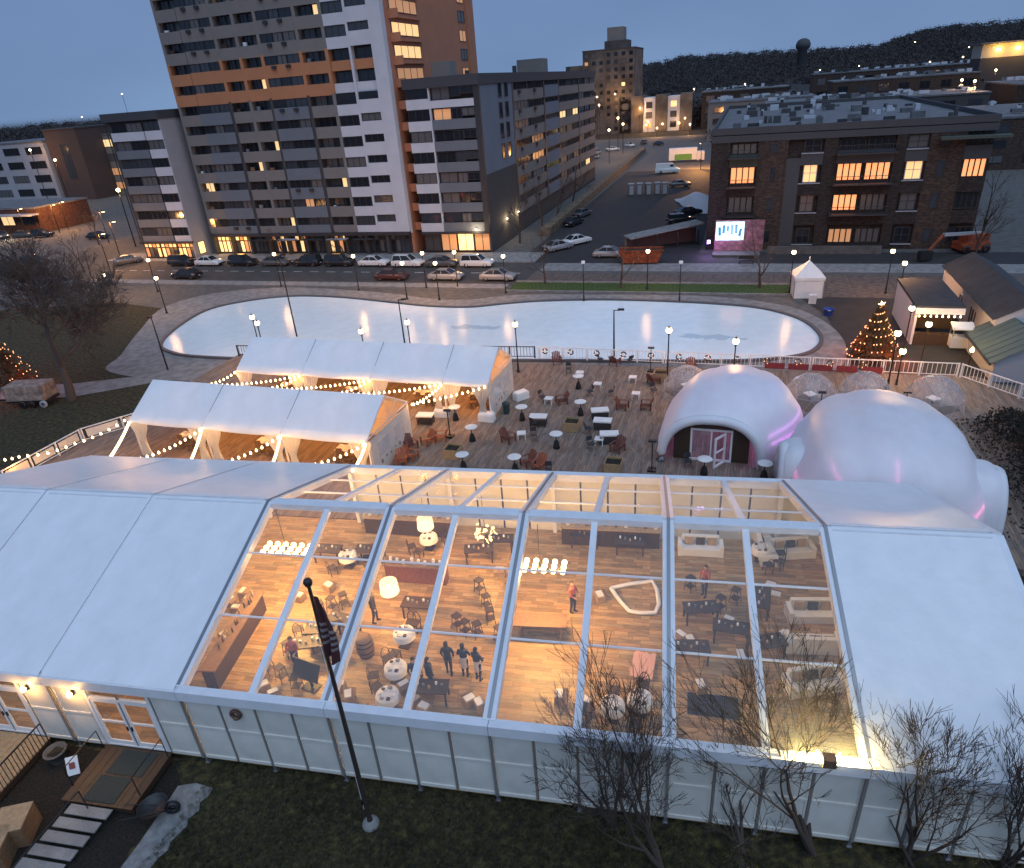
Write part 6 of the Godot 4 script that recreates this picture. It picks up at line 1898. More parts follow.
# ---------- cars ----------
func loft(b: MB, secs: Array):
	b.grid(secs)
	for e in [secs[0], secs[-1]]:
		for i in range(1, e.size() - 1): b.tri(e[0], e[i], e[i + 1])
func proto_car(kind: int, paint: Material, label: String, lights := false) -> Node3D:
	var t := thing(["saloon_car", "estate_car", "delivery_van"][kind], label, "car" if kind < 2 else "van", Vector3.ZERO, 0.0, "parked cars and vans")
	var wd := 0.9
	var prof: Array = [[[-2.3, 0.72], [-2.2, 0.9], [-1.5, 0.96], [-0.6, 0.95], [0.9, 0.95], [1.5, 0.9], [2.15, 0.76], [2.3, 0.6]], [[-2.3, 0.9], [-2.25, 1.0], [-1.4, 1.02], [0.8, 1.02], [1.3, 1.0], [2.1, 0.9], [2.3, 0.7]], [[-2.6, 1.1], [-2.55, 1.15], [0.9, 1.15], [1.7, 1.12], [2.4, 0.95], [2.6, 0.7]]][kind]
	var b := MB.new(true)
	var secs := []
	for q in prof:
		var e: float = 0.9 if absf(q[0]) > 2.2 else 1.0
		secs.append([Vector3(q[0], 0.3, -wd * e), Vector3(q[0], 0.55, -wd * e * 1.01), Vector3(q[0], q[1] - 0.06, -wd * e), Vector3(q[0], q[1], -wd * 0.9 * e), Vector3(q[0], q[1] + 0.02, 0), Vector3(q[0], q[1], wd * 0.9 * e), Vector3(q[0], q[1] - 0.06, wd * e), Vector3(q[0], 0.55, wd * e * 1.01), Vector3(q[0], 0.3, wd * e)])
	loft(b, secs)
	part(t, "body", b.done(), paint)
	var cab: Array = [[-1.75, -0.95, 0.35, 1.1, 1.42], [-2.15, -1.95, 0.25, 1.05, 1.66], [-2.5, -2.45, 1.0, 1.75, 2.05]][kind]
	var yb: float = [0.94, 1.0, 1.13][kind]
	b = MB.new()
	var rb := [Vector3(cab[0], yb, -0.8), Vector3(cab[3], yb, -0.8), Vector3(cab[3], yb, 0.8), Vector3(cab[0], yb, 0.8)]
	var rt := [Vector3(cab[1], cab[4], -0.66), Vector3(cab[2], cab[4], -0.66), Vector3(cab[2], cab[4], 0.66), Vector3(cab[1], cab[4], 0.66)]
	for i in 4: b.quad(rb[i], rb[(i + 1) % 4], rt[(i + 1) % 4], rt[i])
	part(t, "window_band", b.done(), M.glass if kind < 2 else paint)
	b = MB.new(true)
	b.grid([[rt[0] + Vector3(-0.05, -0.01, -0.02), rt[1] + Vector3(0.05, -0.01, -0.02)], [rt[0].lerp(rt[3], 0.5) + Vector3(0, 0.06, 0), rt[1].lerp(rt[2], 0.5) + Vector3(0, 0.06, 0)], [rt[3] + Vector3(-0.05, -0.01, 0.02), rt[2] + Vector3(0.05, -0.01, 0.02)]])
	part(t, "roof", b.done(), paint)
	b = MB.new()
	for i in 4: b.beam(rb[i], rt[i], 0.07, 0.07)
	for s in [0, 2]: b.beam(rb[s].lerp(rb[s + 1], 0.52), rt[s].lerp(rt[s + 1], 0.52), 0.06, 0.05)
	part(t, "pillars", b.done(), paint)
	if kind == 2:
		part(t, "windscreen", bx(0.03, 0.6, 1.3), M.glass, Transform3D(Basis(Vector3.BACK, 0.68), Vector3(1.44, 1.62, 0)))
		for s in [-1, 1]: part(t, "side_window", bx(0.7, 0.42, 0.03), M.glass, at(0.85, 1.6, s * 0.76))
	if not shared.has("tyre"):
		var w := MB.new(true)
		w.lathe([Vector2(0.16, -0.1), Vector2(0.3, -0.11), Vector2(0.33, -0.06), Vector2(0.33, 0.06), Vector2(0.3, 0.11), Vector2(0.16, 0.1)], 14)
		shared["tyre"] = w.done()
		w = MB.new(true)
		w.lathe([Vector2(0.0, 0.06), Vector2(0.17, 0.1), Vector2(0.2, 0.08), Vector2(0.2, -0.08), Vector2(0, -0.08)], 10)
		shared["rim"] = w.done()
	for s in [[-1.4, -1], [1.4, -1], [-1.4, 1], [1.4, 1]]:
		var w := part(t, "wheel", shared.tyre, M.black, Transform3D(Basis(Vector3.RIGHT, PI / 2 * s[1]), Vector3(s[0], 0.33, s[1] * 0.8)))
		part(w, "rim", shared.rim, M.steel)
	for s in [-1, 1]:
		part(t, "headlight", bx(0.08, 0.14, 0.3), M.globe_white if lights else M.steel, at(2.24, 0.62, s * 0.6))
		part(t, "tail_light", bx(0.06, 0.16, 0.28), mt("tail_red", 0.3, 0.01, 0.01, 0.3), at(-2.26, 0.72, s * 0.62))
		part(t, "mirror", bx(0.12, 0.12, 0.16), paint, at(0.75, yb + 0.06, s * 0.96))
	part(t, "bumper", bx(0.1, 0.2, 1.6), M.frame_dark, at(2.27, 0.4, 0)); part(t, "bumper", bx(0.1, 0.2, 1.6), M.frame_dark, at(-2.27, 0.42, 0))
	part(t, "number_plate", bx(0.02, 0.1, 0.4), M.white, at(-2.33, 0.5, 0))
	if lights:
		var l := SpotLight3D.new()
		l.name = "beam"; t.add_child(l); l.position = Vector3(2.5, 0.7, 0); l.rotation.y = -PI / 2; l.rotation.x = -0.1
		l.light_energy = 25.0; l.spot_range = 40; l.spot_angle = 35; l.light_color = Color(1, 0.9, 0.72); l.shadow_enabled = true; l.light_size = 0.1
	return t
func build_far_lights():
	var b := MB.new(true)
	b.lathe([Vector2(0, -0.36), Vector2(0.28, -0.2), Vector2(0.36, 0), Vector2(0.28, 0.2), Vector2(0, 0.36)], 8)
	var ball := b.done()
	var i := 0
	for q in [[615, 94, 330], [597, 97, 320], [599, 105, 310], [694, 89, 360], [714, 95, 340], [721, 93, 345], [609, 130, 215], [618, 118, 250], [623, 124, 240], [648, 122, 322], [657, 128, 300], [685, 118, 322], [690, 124, 300], [963, 57, 400], [969, 47, 520], [975, 81, 230], [962, 80, 250], [996, 70, 290], [859, 66, 480], [915, 42, 640], [82, 117, 500], [122, 94, 420], [640, 108, 330], [672, 104, 350], [745, 84, 380], [820, 70, 450], [930, 62, 430], [30, 150, 260], [55, 160, 240], [118, 190, 150]]:
		var p := far_point(q[0], q[1], q[2])
		var h := maxf(p.y, 3.0)
		var t := thing("far_street_lamp", "small warm lamp glinting among the far roofs and trees", "lamp", Vector3(p.x, 0, p.z), 0.0, "far lamps of the town")
		var m := MB.new()
		m.tube([Vector3.ZERO, Vector3(0, h, 0)], [0.12, 0.08], 5)
		part(t, "post", m.done(), M.iron)
		part(t, "globe", ball, M.globe_white if i % 3 == 0 else M.globe, at(0, h, 0))
		if q[2] < 400: omni(t, Vector3(0, h - 0.9, 0), 45.0, Color(1.0, 0.74, 0.45), 0.3)
		i += 1
func build_cars():
	var pb := mt("paint_black", 0.012, 0.012, 0.015, 0.25, "", 1.0, {"coat": 0.6})
	var pw := mt("paint_white", 0.6, 0.6, 0.6, 0.3, "", 1.0, {"coat": 0.6})
	var ps := mt("paint_silver", 0.3, 0.3, 0.31, 0.3, "", 1.0, {"coat": 0.6, "metal": 0.3})
	var pg := mt("paint_grey", 0.07, 0.072, 0.078, 0.3, "", 1.0, {"coat": 0.6})
	var pr := mt("paint_red", 0.05, 0.014, 0.012, 0.3, "", 1.0, {"coat": 0.6})
	var paints := [pb, pw, ps, pg, pr]
	var protos := {}
	var list := [[-85.5, 88.9, 0, 1, 0.0, "black estate car parked before the corner block's shops"], [-80.2, 89.0, 1, 0, 0.0, "white saloon parked before the tower, first beside the corner block"], [-73.8, 89.0, 0, 1, 0.0, "black estate car parked between the white saloon and a grey saloon"], [-67.8, 89.1, 3, 0, 0.0, "grey saloon parked before the tower's lit shop bays"], [-62.2, 89.1, 0, 1, PI, "black estate car parked next to another black estate car before the tower"], [-56.6, 89.1, 0, 1, 0.0, "black estate car parked behind a white saloon before the tower"], [-50.8, 89.1, 1, 0, 0.0, "white saloon parked at the tower's white corner strip"], [-78.0, 81.2, 0, 0, PI, "black saloon driving near the grass strip"], [-45.2, 88.8, 1, 1, 0.0, "white estate car parked before the terracotta recess"], [-40.0, 88.9, 3, 0, 0.0, "grey saloon parked between two white estate cars"], [-34.6, 88.9, 1, 1, 0.0, "white estate car parked before the slab block's corner"], [-44.2, 81.6, 4, 0, 0.0, "dark red saloon on the rink side of the street"], [-36.4, 81.8, 2, 0, 0.0, "silver saloon on the rink side of the street"], [-29.2, 81.9, 2, 0, 0.0, "silver saloon at the end of the street, farthest along the rink side"], [-17.0, 94.6, 2, 0, 0.0, "silver saloon parked beside the orange skip"], [-25.6, 99.0, 2, 0, 0.9, "silver saloon parked askew at the car park mouth"], [-23.6, 103.0, 1, 0, 0.9, "white saloon parked askew behind the silver one"], [-117.2, 88.6, 0, 1, 0.2, "black estate car crossing west of the rink lawn"], [-95.5, 75.0, 2, 1, 0.3, "silver estate car half hidden by the large bare tree"], [-97.8, 90.0, 3, 0, 0.9, "grey saloon turning by the corner block"], [-150.2, 113.6, 3, 0, 0.2, "grey saloon waiting by the shop house"], [-144.5, 113.4, 0, 1, 0.2, "black estate car waiting by the shop house street light"], [-126.5, 111.0, 0, 0, 0.1, "black saloon under the low street light at the crossing"], [-27.6, 118, 0, 0, 1.3, "black saloon nosed to the tan wall, nearest the car park mouth"], [-27.8, 126, 3, 0, 1.3, "grey saloon nosed to the tan wall beyond a black one"], [-9.5, 118, 0, 1, 0.4, "black estate car parked beside the shed roof"], [-9.0, 126, 0, 0, 0.5, "black saloon parked before the pale tarpaulin heap"], [-13.5, 160, 3, 0, 0.2, "grey saloon parked behind the portable toilets"]]
	for q in list:
		var key := "%d_%d" % [q[2], q[3]]
		if not protos.has(key):
			var t := proto_car(q[3], paints[q[2]], q[5])
			t.position = Vector3(q[0], 0.01, -q[1]); t.rotation.y = q[4]
			protos[key] = t
		else:
			copy(protos[key], Vector3(q[0], 0.01, -q[1]), q[4], q[5])
	var t := proto_car(0, pg, "grey saloon with its headlights on by the shop house", true)
	t.position = Vector3(-156.0, 0.01, -113.0); t.rotation.y = -0.5
	t = proto_car(2, pw, "white panel van parked far back in the car park")
	t.position = Vector3(-18.6, 0.01, -184); t.rotation.y = 0.1
	t.scale = Vector3.ONE * 1.15
	t = thing("box_truck", "pale box truck with a green panel behind the white van", "truck", Vector3(-16.5, 0, -208), 0.1)
	part(t, "cargo_box", bx(7.5, 3.0, 2.6), M.white, at(-0.5, 2.1, 0)); part(t, "green_panel", bx(4.6, 1.5, 0.05), mt("green_panel", 0.12, 0.3, 0.06, 0.6), at(-0.4, 1.4, 1.33)); part(t, "cab", bx(1.9, 2.2, 2.4), M.white, at(4.3, 1.5, 0)); part(t, "windscreen", bx(0.05, 0.8, 2.0), M.glass, at(5.27, 2.0, 0))
	for s in [[-3, 1], [-3, -1], [4, 1], [4, -1]]: part(t, "wheel", shared.tyre, M.black, Transform3D(Basis(Vector3.RIGHT, PI / 2), Vector3(s[0], 0.4, s[1] * 1.1)))
	mast_lamp(Vector3(-11.0, 0, -190), 6.0, 0.8, 2.0, "mast lamp throwing a yellow pool by the white van", 230.0, "lamps in the car park")
	# cars in the lot beyond
	var far_spots := [[-52, 232, 1], [-48, 240, 2], [-44, 250, 1], [-52, 255, 2], [-40, 262, 1], [-46, 226, 2], [-36, 270, 3], [-30, 262, 0]]
	for q in far_spots:
		var key := "%d_%d" % [q[2], 0]
		if protos.has(key): copy(protos[key], Vector3(q[0], 0.01, -q[1]), rng.randf() * 6.0, ["black", "white", "silver", "grey"][q[2]] + " saloon in the far car lot beyond the slab block", "cars in the far lot")
	# portable toilets in the lot
	t = thing("portable_toilet", "grey portable toilet standing in the dark car park", "toilet", Vector3.ZERO, 0.0, "portable toilets in the car park")
	part(t, "cabin", bx(1.15, 2.1, 1.2), mt("cabin_grey", 0.12, 0.13, 0.14, 0.6), at(0, 1.1, 0)); part(t, "door", bx(0.8, 1.8, 0.04), M.pale_wall, at(0, 1.05, 0.62)); part(t, "roof", bx(1.25, 0.16, 1.3), M.pale_wall, at(0, 2.24, 0))
	scatter(t, [[-22.5, 150, 0.2], [-20.8, 150.4, 0.1], [-19.0, 150, 0.3], [-17.2, 150.6, 0.2], [-15.6, 150.2, 0.1]], 0.0)

func build_street():
	build_lamps()
	build_cars()
	build_far_lights()
	# trees
	bare_tree("bare_tree", gp(72, 400) * Vector3(1, 0, 1), 15.5, "large spreading bare tree on the lawn beside the trailer", "", {"levels": 7, "kids": [3, 4], "angle": 1.1, "r": 0.42, "solid": 3, "wob": 0.12, "fine": 0.02, "lift": 0.02, "bark": "bark_pale"})
	for q in [[545, 284, 6.5, "slim bare tree on the green strip nearest the parked cars"], [621, 288, 7.2, "slim bare tree on the green strip in front of the orange skip"], [760, 288, 8.0, "leaning bare tree on the green strip in front of the lit screen"]]:
		bare_tree("street_tree", gp(q[0], q[1]) * Vector3(1, 0, 1), q[2], q[3], "bare trees on the green strip", {"levels": 5, "lean": Vector3(-0.25, 0, 0) if q[0] == 760 else Vector3.ZERO, "fine": 0.014})
	for q in [[-101, 84, 7, "small bare tree at the crossing kerb"], [-90, 76, 6, "small bare tree on the lawn corner by the street"], [-86, 72, 6.5, "small bare tree lit by the street west of the rink"], [-95, 60, 7, "bare tree behind the large spreading tree"], [-104, 66, 8, "bare tree at the bend of the side street"], [-120, 105, 8, "bare tree glowing under the crossing street lights"], [-33, 104, 9, "bare tree against the slab block's dark corner"], [-31.5, 112, 10, "bare tree along the slab block's flank"], [-31.5, 122, 10, "second bare tree along the slab block's flank"], [-32, 136, 10, "third bare tree along the slab block's flank"], [-69, 93, 6, "slim bare tree before the tower's dim shops"], [-58, 93, 6, "slim bare tree before the tower's white strip"], [27, 95, 8, "bare tree at the end of the brick house"], [34, 100, 9, "bare tree beyond the boom lift"], [38, 112, 10, "bare tree in the thicket past the brick house"], [31, 108, 9, "bare tree close to the brick house gable"], [44, 104, 9, "bare tree far along the plaza past the boom lift"]]:
		bare_tree("street_tree", Vector3(q[0], 0, -q[1]), q[2], q[3], "bare trees along the streets", {"levels": 5, "fine": 0.018})
	# thicket of small bare trees before the tent's front wall
	var f := "bare shrubby trees before the tent wall"
	for q in [[612, 826, 5.6, 5, "low many stemmed bare shrub before the tent wall nearest the flagpole"], [660, 866, 7.2, 3, "slender twin stemmed bare tree before the tent wall"], [811, 852, 7.8, 4, "widest bare shrubby tree reaching over the lamp on the eave"], [745, 850, 4.6, 3, "low bare shrub between the twin stemmed and the widest tree"], [909, 864, 6.2, 5, "bare shrubby tree beside the eave lamp under the white end bay"], [1000, 868, 5.9, 4, "bare shrubby tree at the tent's far corner"]]:
		bare_tree("shrubby_tree", gp(q[0], q[1]) * Vector3(1, 0, 1), q[2], q[4], f, {"levels": 6, "stems": q[3], "r": 0.07 if q[2] < 7 else 0.1, "kids": [2, 3], "angle": 0.52, "lift": 0.06, "fine": 0.009, "wob": 0.06, "lean": Vector3(-0.1, 0, 0), "bark": "bark_pale" if q[2] < 5.2 else "bark"})
	christmas_tree(gp(872, 360) * Vector3(1, 0, 1), 4.7, 2.0, "lit Christmas tree behind the railing by the dark plaza")
	christmas_tree(gp(4, 388) * Vector3(1, 0, 1), 7.2, 2.8, "lit Christmas tree on the lawn beside the trailer")
	build_props()
	build_front()

func build_props():
	# trailer on the lawn
	var p := gp(36, 404)
	var t := thing("box_trailer", "pinkish lit box trailer parked on the lawn by the large tree", "trailer", Vector3(p.x, 0, p.z), 0.25)
	part(t, "box", bx(3.6, 1.3, 1.8), mt("trailer_pink", 0.45, 0.33, 0.27, 0.7, "blotch", 0.6), at(0, 1.35, 0)); part(t, "chassis", bx(3.9, 0.2, 1.5), M.black, at(0, 0.58, 0)); part(t, "drawbar", bx(1.4, 0.1, 0.1), M.iron, at(-2.5, 0.5, 0))
	for s in [[-0.4, 1], [0.4, 1], [1.5, 1], [-0.4, -1], [0.4, -1]]: part(t, "wheel", shared.tyre, M.pale_wall if s[0] > 1 else M.black, Transform3D(Basis(Vector3.RIGHT, PI / 2), Vector3(s[0], 0.34, s[1] * 0.9)))
	# white pop-up canopy
	p = gp(806, 298)
	t = thing("popup_canopy", "white pop-up canopy with closed sides and a pointed roof", "tent", Vector3(p.x, 0, p.z - 1.2), 0.1)
	var b := MB.new()
	for i in 4:
		var a := Vector3(1.5, 2.2, 1.5).rotated(Vector3.UP, i * PI / 2)
		var c := Vector3(1.5, 2.2, 1.5).rotated(Vector3.UP, (i + 1) * PI / 2)
		b.tri(a, c, Vector3(0, 3.7, 0)); b.quad(a, c, c - Vector3(0, 0.3, 0), a - Vector3(0, 0.3, 0))
	part(t, "roof", b.done(), M.cloth_white)
	for i in 4:
		part(t, "side_wall", bx(2.8, 1.9, 0.02), M.cloth_white, Transform3D(Basis(Vector3.UP, i * PI / 2), Vector3.ZERO) * at(0, 0.97, 1.42))
		part(t, "pole", bx(0.06, 2.2, 0.06), M.steel, Transform3D(Basis(Vector3.UP, i * PI / 2), Vector3.ZERO) * at(1.46, 1.1, 1.46))
	part(t, "finial", bx(0.1, 0.4, 0.1), M.cloth_white, at(0, 3.85, 0))
	p = gp(812, 304)
	t = thing("sandwich_board", "white sandwich board standing before the pop-up canopy", "sign", Vector3(p.x, 0, p.z))
	for s in [-1, 1]: part(t, "board", bx(0.7, 1.0, 0.03), M.white, Transform3D(Basis(Vector3.RIGHT, s * 0.25), Vector3(0, 0.5, s * 0.14)))
	p = gp(828, 315)
	t = thing("blue_tub", "blue plastic tub on the dark plaza", "tub", Vector3(p.x, 0, p.z))
	b = MB.new(true)
	b.lathe([Vector2(0.4, 0), Vector2(0.5, 0.6), Vector2(0.53, 0.62), Vector2(0.5, 0.66), Vector2(0.44, 0.5), Vector2(0, 0.48)], 14)
	part(t, "body", b.done(), mt("blue_plastic", 0.02, 0.05, 0.25, 0.5)); part(t, "handle", bx(0.3, 0.04, 0.06), M.white, at(0, 0.6, 0.52))
	# lit screen on a pink panel before the brick house
	t = thing("lit_screen_wall", "glowing white and green screen on a pink panel before the brick house", "screen", Vector3(-0.8, 0, -97.0))
	var pink := mt("pink_panel", 0.3, 0.13, 0.15, 0.7, "blotch", 0.4)
	part(t, "panel", bx(6.2, 4.0, 0.2), pink, at(0.6, 2.3, 0))
	var screen := part(t, "screen", bx(3.6, 2.4, 0.06), mt("screen_glow", 0.62, 0.85, 0.9, 0.4, "blotch", 0.7, {"glow": 1.1}), at(-0.6, 2.9, 0.14))
	for i in 6:
		part(screen, "screen_letter", bx(0.34, rng.randf_range(0.7, 1.3), 0.012), mt("screen_ink", 0.03, 0.2, 0.24, 0.5), Transform3D(Basis(Vector3.BACK, rng.randf_range(-0.3, 0.3)), Vector3(-1.3 + i * 0.52, rng.randf_range(-0.2, 0.3), 0.04)))
	part(t, "stage_floor", bx(6.0, 0.3, 2.4), M.concrete_dark, at(0.4, 0.15, 1.5))
	part(t, "side_lamp", bx(0.4, 0.4, 0.3), mt("violet_lamp", 0.7, 0.5, 1.0, 0.5, "", 1.0, {"glow": 3.0}), at(-3.2, 1.6, 0.6))
	omni(t, Vector3(-3.2, 1.6, 1.4), 5.0, Color(0.8, 0.6, 1.0), 0.3)
	omni(t, Vector3(-0.4, 2.8, 1.4), 7.0, Color(0.85, 0.8, 1.0), 0.7)
	p = gp(746, 264)
	t = thing("picnic_bench", "dark bench standing on the pale path before the lit screen", "bench", Vector3(p.x, 0, p.z))
	part(t, "seat", bx(1.8, 0.08, 0.5), M.black, at(0, 0.45, 0)); part(t, "backrest", bx(1.8, 0.4, 0.06), M.black, at(0, 0.8, -0.24))
	for s in [-1, 1]: part(t, "leg", bx(0.08, 0.45, 0.5), M.black, at(s * 0.8, 0.22, 0))
	# orange skip and excavator heap in the yard
	p = gp(640, 264)
	t = thing("orange_skip", "orange red metal skip beside the path", "skip", Vector3(p.x, 0, p.z - 0.6), 0.1)
	var oc := mt("skip_orange", 0.36, 0.08, 0.025, 0.6, "blotch", 0.5)
	b = MB.new()
	b.quad(Vector3(-2.2, 0.2, 0.9), Vector3(2.2, 0.2, 0.9), Vector3(2.9, 1.8, 1.1), Vector3(-2.9, 1.8, 1.1)); b.quad(Vector3(-2.2, 0.2, -0.9), Vector3(2.2, 0.2, -0.9), Vector3(2.9, 1.8, -1.1), Vector3(-2.9, 1.8, -1.1))
	b.quad(Vector3(2.2, 0.2, 0.9), Vector3(2.2, 0.2, -0.9), Vector3(2.9, 1.8, -1.1), Vector3(2.9, 1.8, 1.1)); b.quad(Vector3(-2.2, 0.2, 0.9), Vector3(-2.2, 0.2, -0.9), Vector3(-2.9, 1.8, -1.1), Vector3(-2.9, 1.8, 1.1)); b.quad(Vector3(-2.2, 0.2, 0.9), Vector3(2.2, 0.2, 0.9), Vector3(2.2, 0.2, -0.9), Vector3(-2.2, 0.2, -0.9))
	part(t, "tub", b.done(), oc); part(t, "rim", bx(5.9, 0.12, 0.12), oc, at(0, 1.82, 1.1)); part(t, "rim", bx(5.9, 0.12, 0.12), oc, at(0, 1.82, -1.1)); part(t, "load", bx(4.6, 0.5, 1.8), M.earth, at(0, 1.4, 0))
	t = thing("covered_ramp", "long dark shed roof sloping beside the car park, next to the lit screen", "shed", Vector3(-10.5, 0, -101), 0.5)
	part(t, "roof", bx(11, 0.15, 3.0), M.concrete, Transform3D(Basis(Vector3.BACK, 0.1), Vector3(0, 2.4, 0))); part(t, "wall", bx(10.5, 1.9, 0.2), mt("shed_red", 0.07, 0.04, 0.035, 0.8), at(0.2, 1.0, -1.2))
	for i in 4: part(t, "post", bx(0.15, 2.1, 0.15), M.iron, at(-4.6 + i * 3.1, 1.05, 1.3))
	t = thing("tarp_heap", "heap under a pale tarpaulin along the brick house wall", "heap", Vector3(-7.5, 0, -135), 0.3)
	b = MB.new(true)
	var rows := []
	for i in 9:
		var r := []
		for j in 7: r.append(Vector3((j - 3) * 1.0, maxf(0.0, 2.4 * sin(PI * j / 6.0) * sin(PI * i / 8.0) + rng.randf_range(-0.25, 0.25)), (i - 4) * 2.2))
		rows.append(r)
	b.grid(rows)
	part(t, "tarpaulin", b.done(), M.unit_white)
	part(t, "base_beams", bx(4.0, 0.3, 14.0), M.black, at(0, 0.15, 0))
	t = thing("retaining_wall", "long low tan wall between the slab block and the car park", "wall", Vector3(-30.2, 0, -112))
	for i in 22:
		part(t, "wall_block", bx(1.6, 1.3 + 0.05 * (i % 3), 5.9), mt("tan_block", 0.2, 0.15, 0.105, 0.9, "blotch", 0.2), at(-0.2 * i * 0.5, 0.65, -i * 6.0))
	# boom lift by the brick house
	t = thing("boom_lift", "orange red boom lift with its arm folded out by the brick house", "lift", Vector3(27.0, 0, -97.5), 0.3)
	part(t, "chassis", bx(3.4, 0.8, 2.2), oc, at(0, 0.8, 0)); part(t, "turret", bx(2.6, 1.0, 1.9), oc, at(0.2, 1.7, 0))
	for s in [[-1.2, 1], [1.2, 1], [-1.2, -1], [1.2, -1]]: part(t, "wheel", shared.tyre, M.black, Transform3D(Basis(Vector3.RIGHT, PI / 2).scaled(Vector3.ONE * 1.5), Vector3(s[0], 0.5, s[1] * 1.15)))
	b = MB.new()
	b.beam(Vector3(0.8, 2.2, 0), Vector3(-4.5, 2.6, 1.5), 0.35, 0.35)
	part(t, "lower_arm", b.done(), M.pale_wall)
	b = MB.new()
	b.beam(Vector3(-4.5, 2.6, 1.5), Vector3(-7.0, 0.8, 3.0), 0.25, 0.25)
	part(t, "upper_arm", b.done(), oc); part(t, "basket", bx(1.4, 1.0, 0.8), M.iron, at(-7.2, 0.7, 3.2))
	# bar with a dark flat roof
	t = thing("rink_bar", "small bar with a dark flat roof and a string of lights in its opening", "kiosk", Vector3(14.6, 0, -62.0))
	part(t, "roof", bx(3.6, 0.25, 9.0), M.roof_dark, at(1.6, 3.3, -5.0)); part(t, "back_wall", bx(3.4, 3.1, 0.2), M.white_wall, at(1.6, 1.55, -9.2))
	part(t, "side_wall", bx(0.2, 3.1, 8.6), M.white_wall, at(-0.05, 1.55, -4.9)); part(t, "fascia", bx(3.6, 0.5, 0.12), M.white, at(1.6, 3.0, -0.44)); part(t, "counter", bx(3.2, 1.0, 0.6), M.wood_dark, at(1.7, 0.5, -0.8)); part(t, "shelf_wall", bx(3.2, 1.8, 0.1), M.wood_dark, at(1.7, 1.6, -3.0))
	for i in 8: part(t, "bulb", shared.bulb, M.bulb, at(0.1 + i * 0.43, 2.62, -0.3))
	for i in 2: omni(t, Vector3(0.8 + i * 1.5, 2.3, -0.5), 1.2, Color(1.0, 0.8, 0.45), 0.15)
	# white shed with a dark pitched roof
	t = thing("white_shed", "long white shed with a dark pitched roof beside the rink bar", "shed", Vector3(19.6, 0, -60.5))
	part(t, "wall", bx(4.4, 3.0, 17.0), M.white_wall, at(2.3, 1.5, -8.6))
	b = MB.new()
	b.quad(Vector3(-0.2, 3.0, 0.2), Vector3(2.3, 4.4, 0.2), Vector3(2.3, 4.4, -17.4), Vector3(-0.2, 3.0, -17.4)); b.quad(Vector3(4.8, 3.0, 0.2), Vector3(2.3, 4.4, 0.2), Vector3(2.3, 4.4, -17.4), Vector3(4.8, 3.0, -17.4))
	part(t, "roof", b.done(), M.roof_dark)
	b = MB.new()
	b.tri(Vector3(0.1, 3.0, -0.1), Vector3(4.5, 3.0, -0.1), Vector3(2.3, 4.35, -0.1))
	part(t, "gable", b.done(), M.white_wall)
	part(t, "door", bx(0.06, 2.1, 1.0), M.frame_dark, at(0.08, 1.05, -6.0))
	for i in 3: window(t, Transform3D(Basis(Vector3.UP, -PI / 2), Vector3(0.1, 0, -1.5 - i * 4.5)), 0, 1.4, 1.0, 2.2, 0.03, 2, M.pane_dark, M.frame_white)
	# green roofed house
	t = thing("green_roofed_house", "pale house with a green metal gable roof behind the sloping railing", "house", Vector3(20.9, 0, -54.8))
	part(t, "wall", bx(4.8, 1.6, 6.8), M.pale_wall, at(0, 0.8, -3.5))
	b = MB.new()
	for s in [-1, 1]: b.quad(Vector3(s * 2.75, 1.5, 0.2), Vector3(s * 2.75, 1.5, -7.1), Vector3(0, 3.2, -7.1), Vector3(0, 3.2, 0.2))
	part(t, "roof", b.done(), M.metal_roof)
	for s in [-1, 1]:
		for i in 9:
			b = MB.new()
			b.beam(Vector3(s * 2.75, 1.53, 0.1 - i * 0.88), Vector3(0, 3.23, 0.1 - i * 0.88), 0.05, 0.06)
			part(t, "roof_seam", b.done(), M.metal_roof)
	b = MB.new()
	b.tri(Vector3(-2.35, 1.6, -0.1), Vector3(2.35, 1.6, -0.1), Vector3(0, 3.1, -0.1))
	part(t, "gable", b.done(), M.pale_wall); part(t, "gutter", bx(0.16, 0.14, 7.2), M.frame_dark, at(-2.78, 1.45, -3.45))
	# small white kiosk cart with lit top beside the bar
	p = gp(958, 348)
	t = thing("kiosk_cart", "pale cart with a curved lit cover in front of the rink bar", "cart", Vector3(p.x, 0, p.z))
	part(t, "cart_body", bx(1.5, 0.9, 1.0), M.unit_white, at(0, 0.6, 0)); part(t, "cover", bx(1.6, 0.1, 1.1), M.cloth_white, Transform3D(Basis(Vector3.RIGHT, 0.3), Vector3(0, 1.9, 0)))
	for s in [[-1, 1], [1, 1], [-1, -1], [1, -1]]: part(t, "post", bx(0.06, 0.9, 0.06), M.steel, at(s[0] * 0.7, 1.45, s[1] * 0.45))
	p = gp(972, 351, 1.5)
	t = thing("cart_lamp", "yellow lamp on a short post beside the kiosk cart", "lamp", Vector3(p.x, 0, p.z))
	part(t, "post", bx(0.06, 1.5, 0.06), M.iron, at(0, 0.75, 0)); part(t, "globe", shared.bulb, M.globe, Transform3D(Basis().scaled(Vector3.ONE * 2.0), Vector3(0, 1.6, 0)))
	omni(t, Vector3(0, 1.6, 0), 3.0, Color(1.0, 0.85, 0.4), 0.15)
	# dark evergreen hedge beyond the big dome
	t = thing("evergreen_hedge", "dark evergreen hedge on the bank beside the larger dome", "hedge", Vector3(17.2, 0, -38))
	b = MB.new()
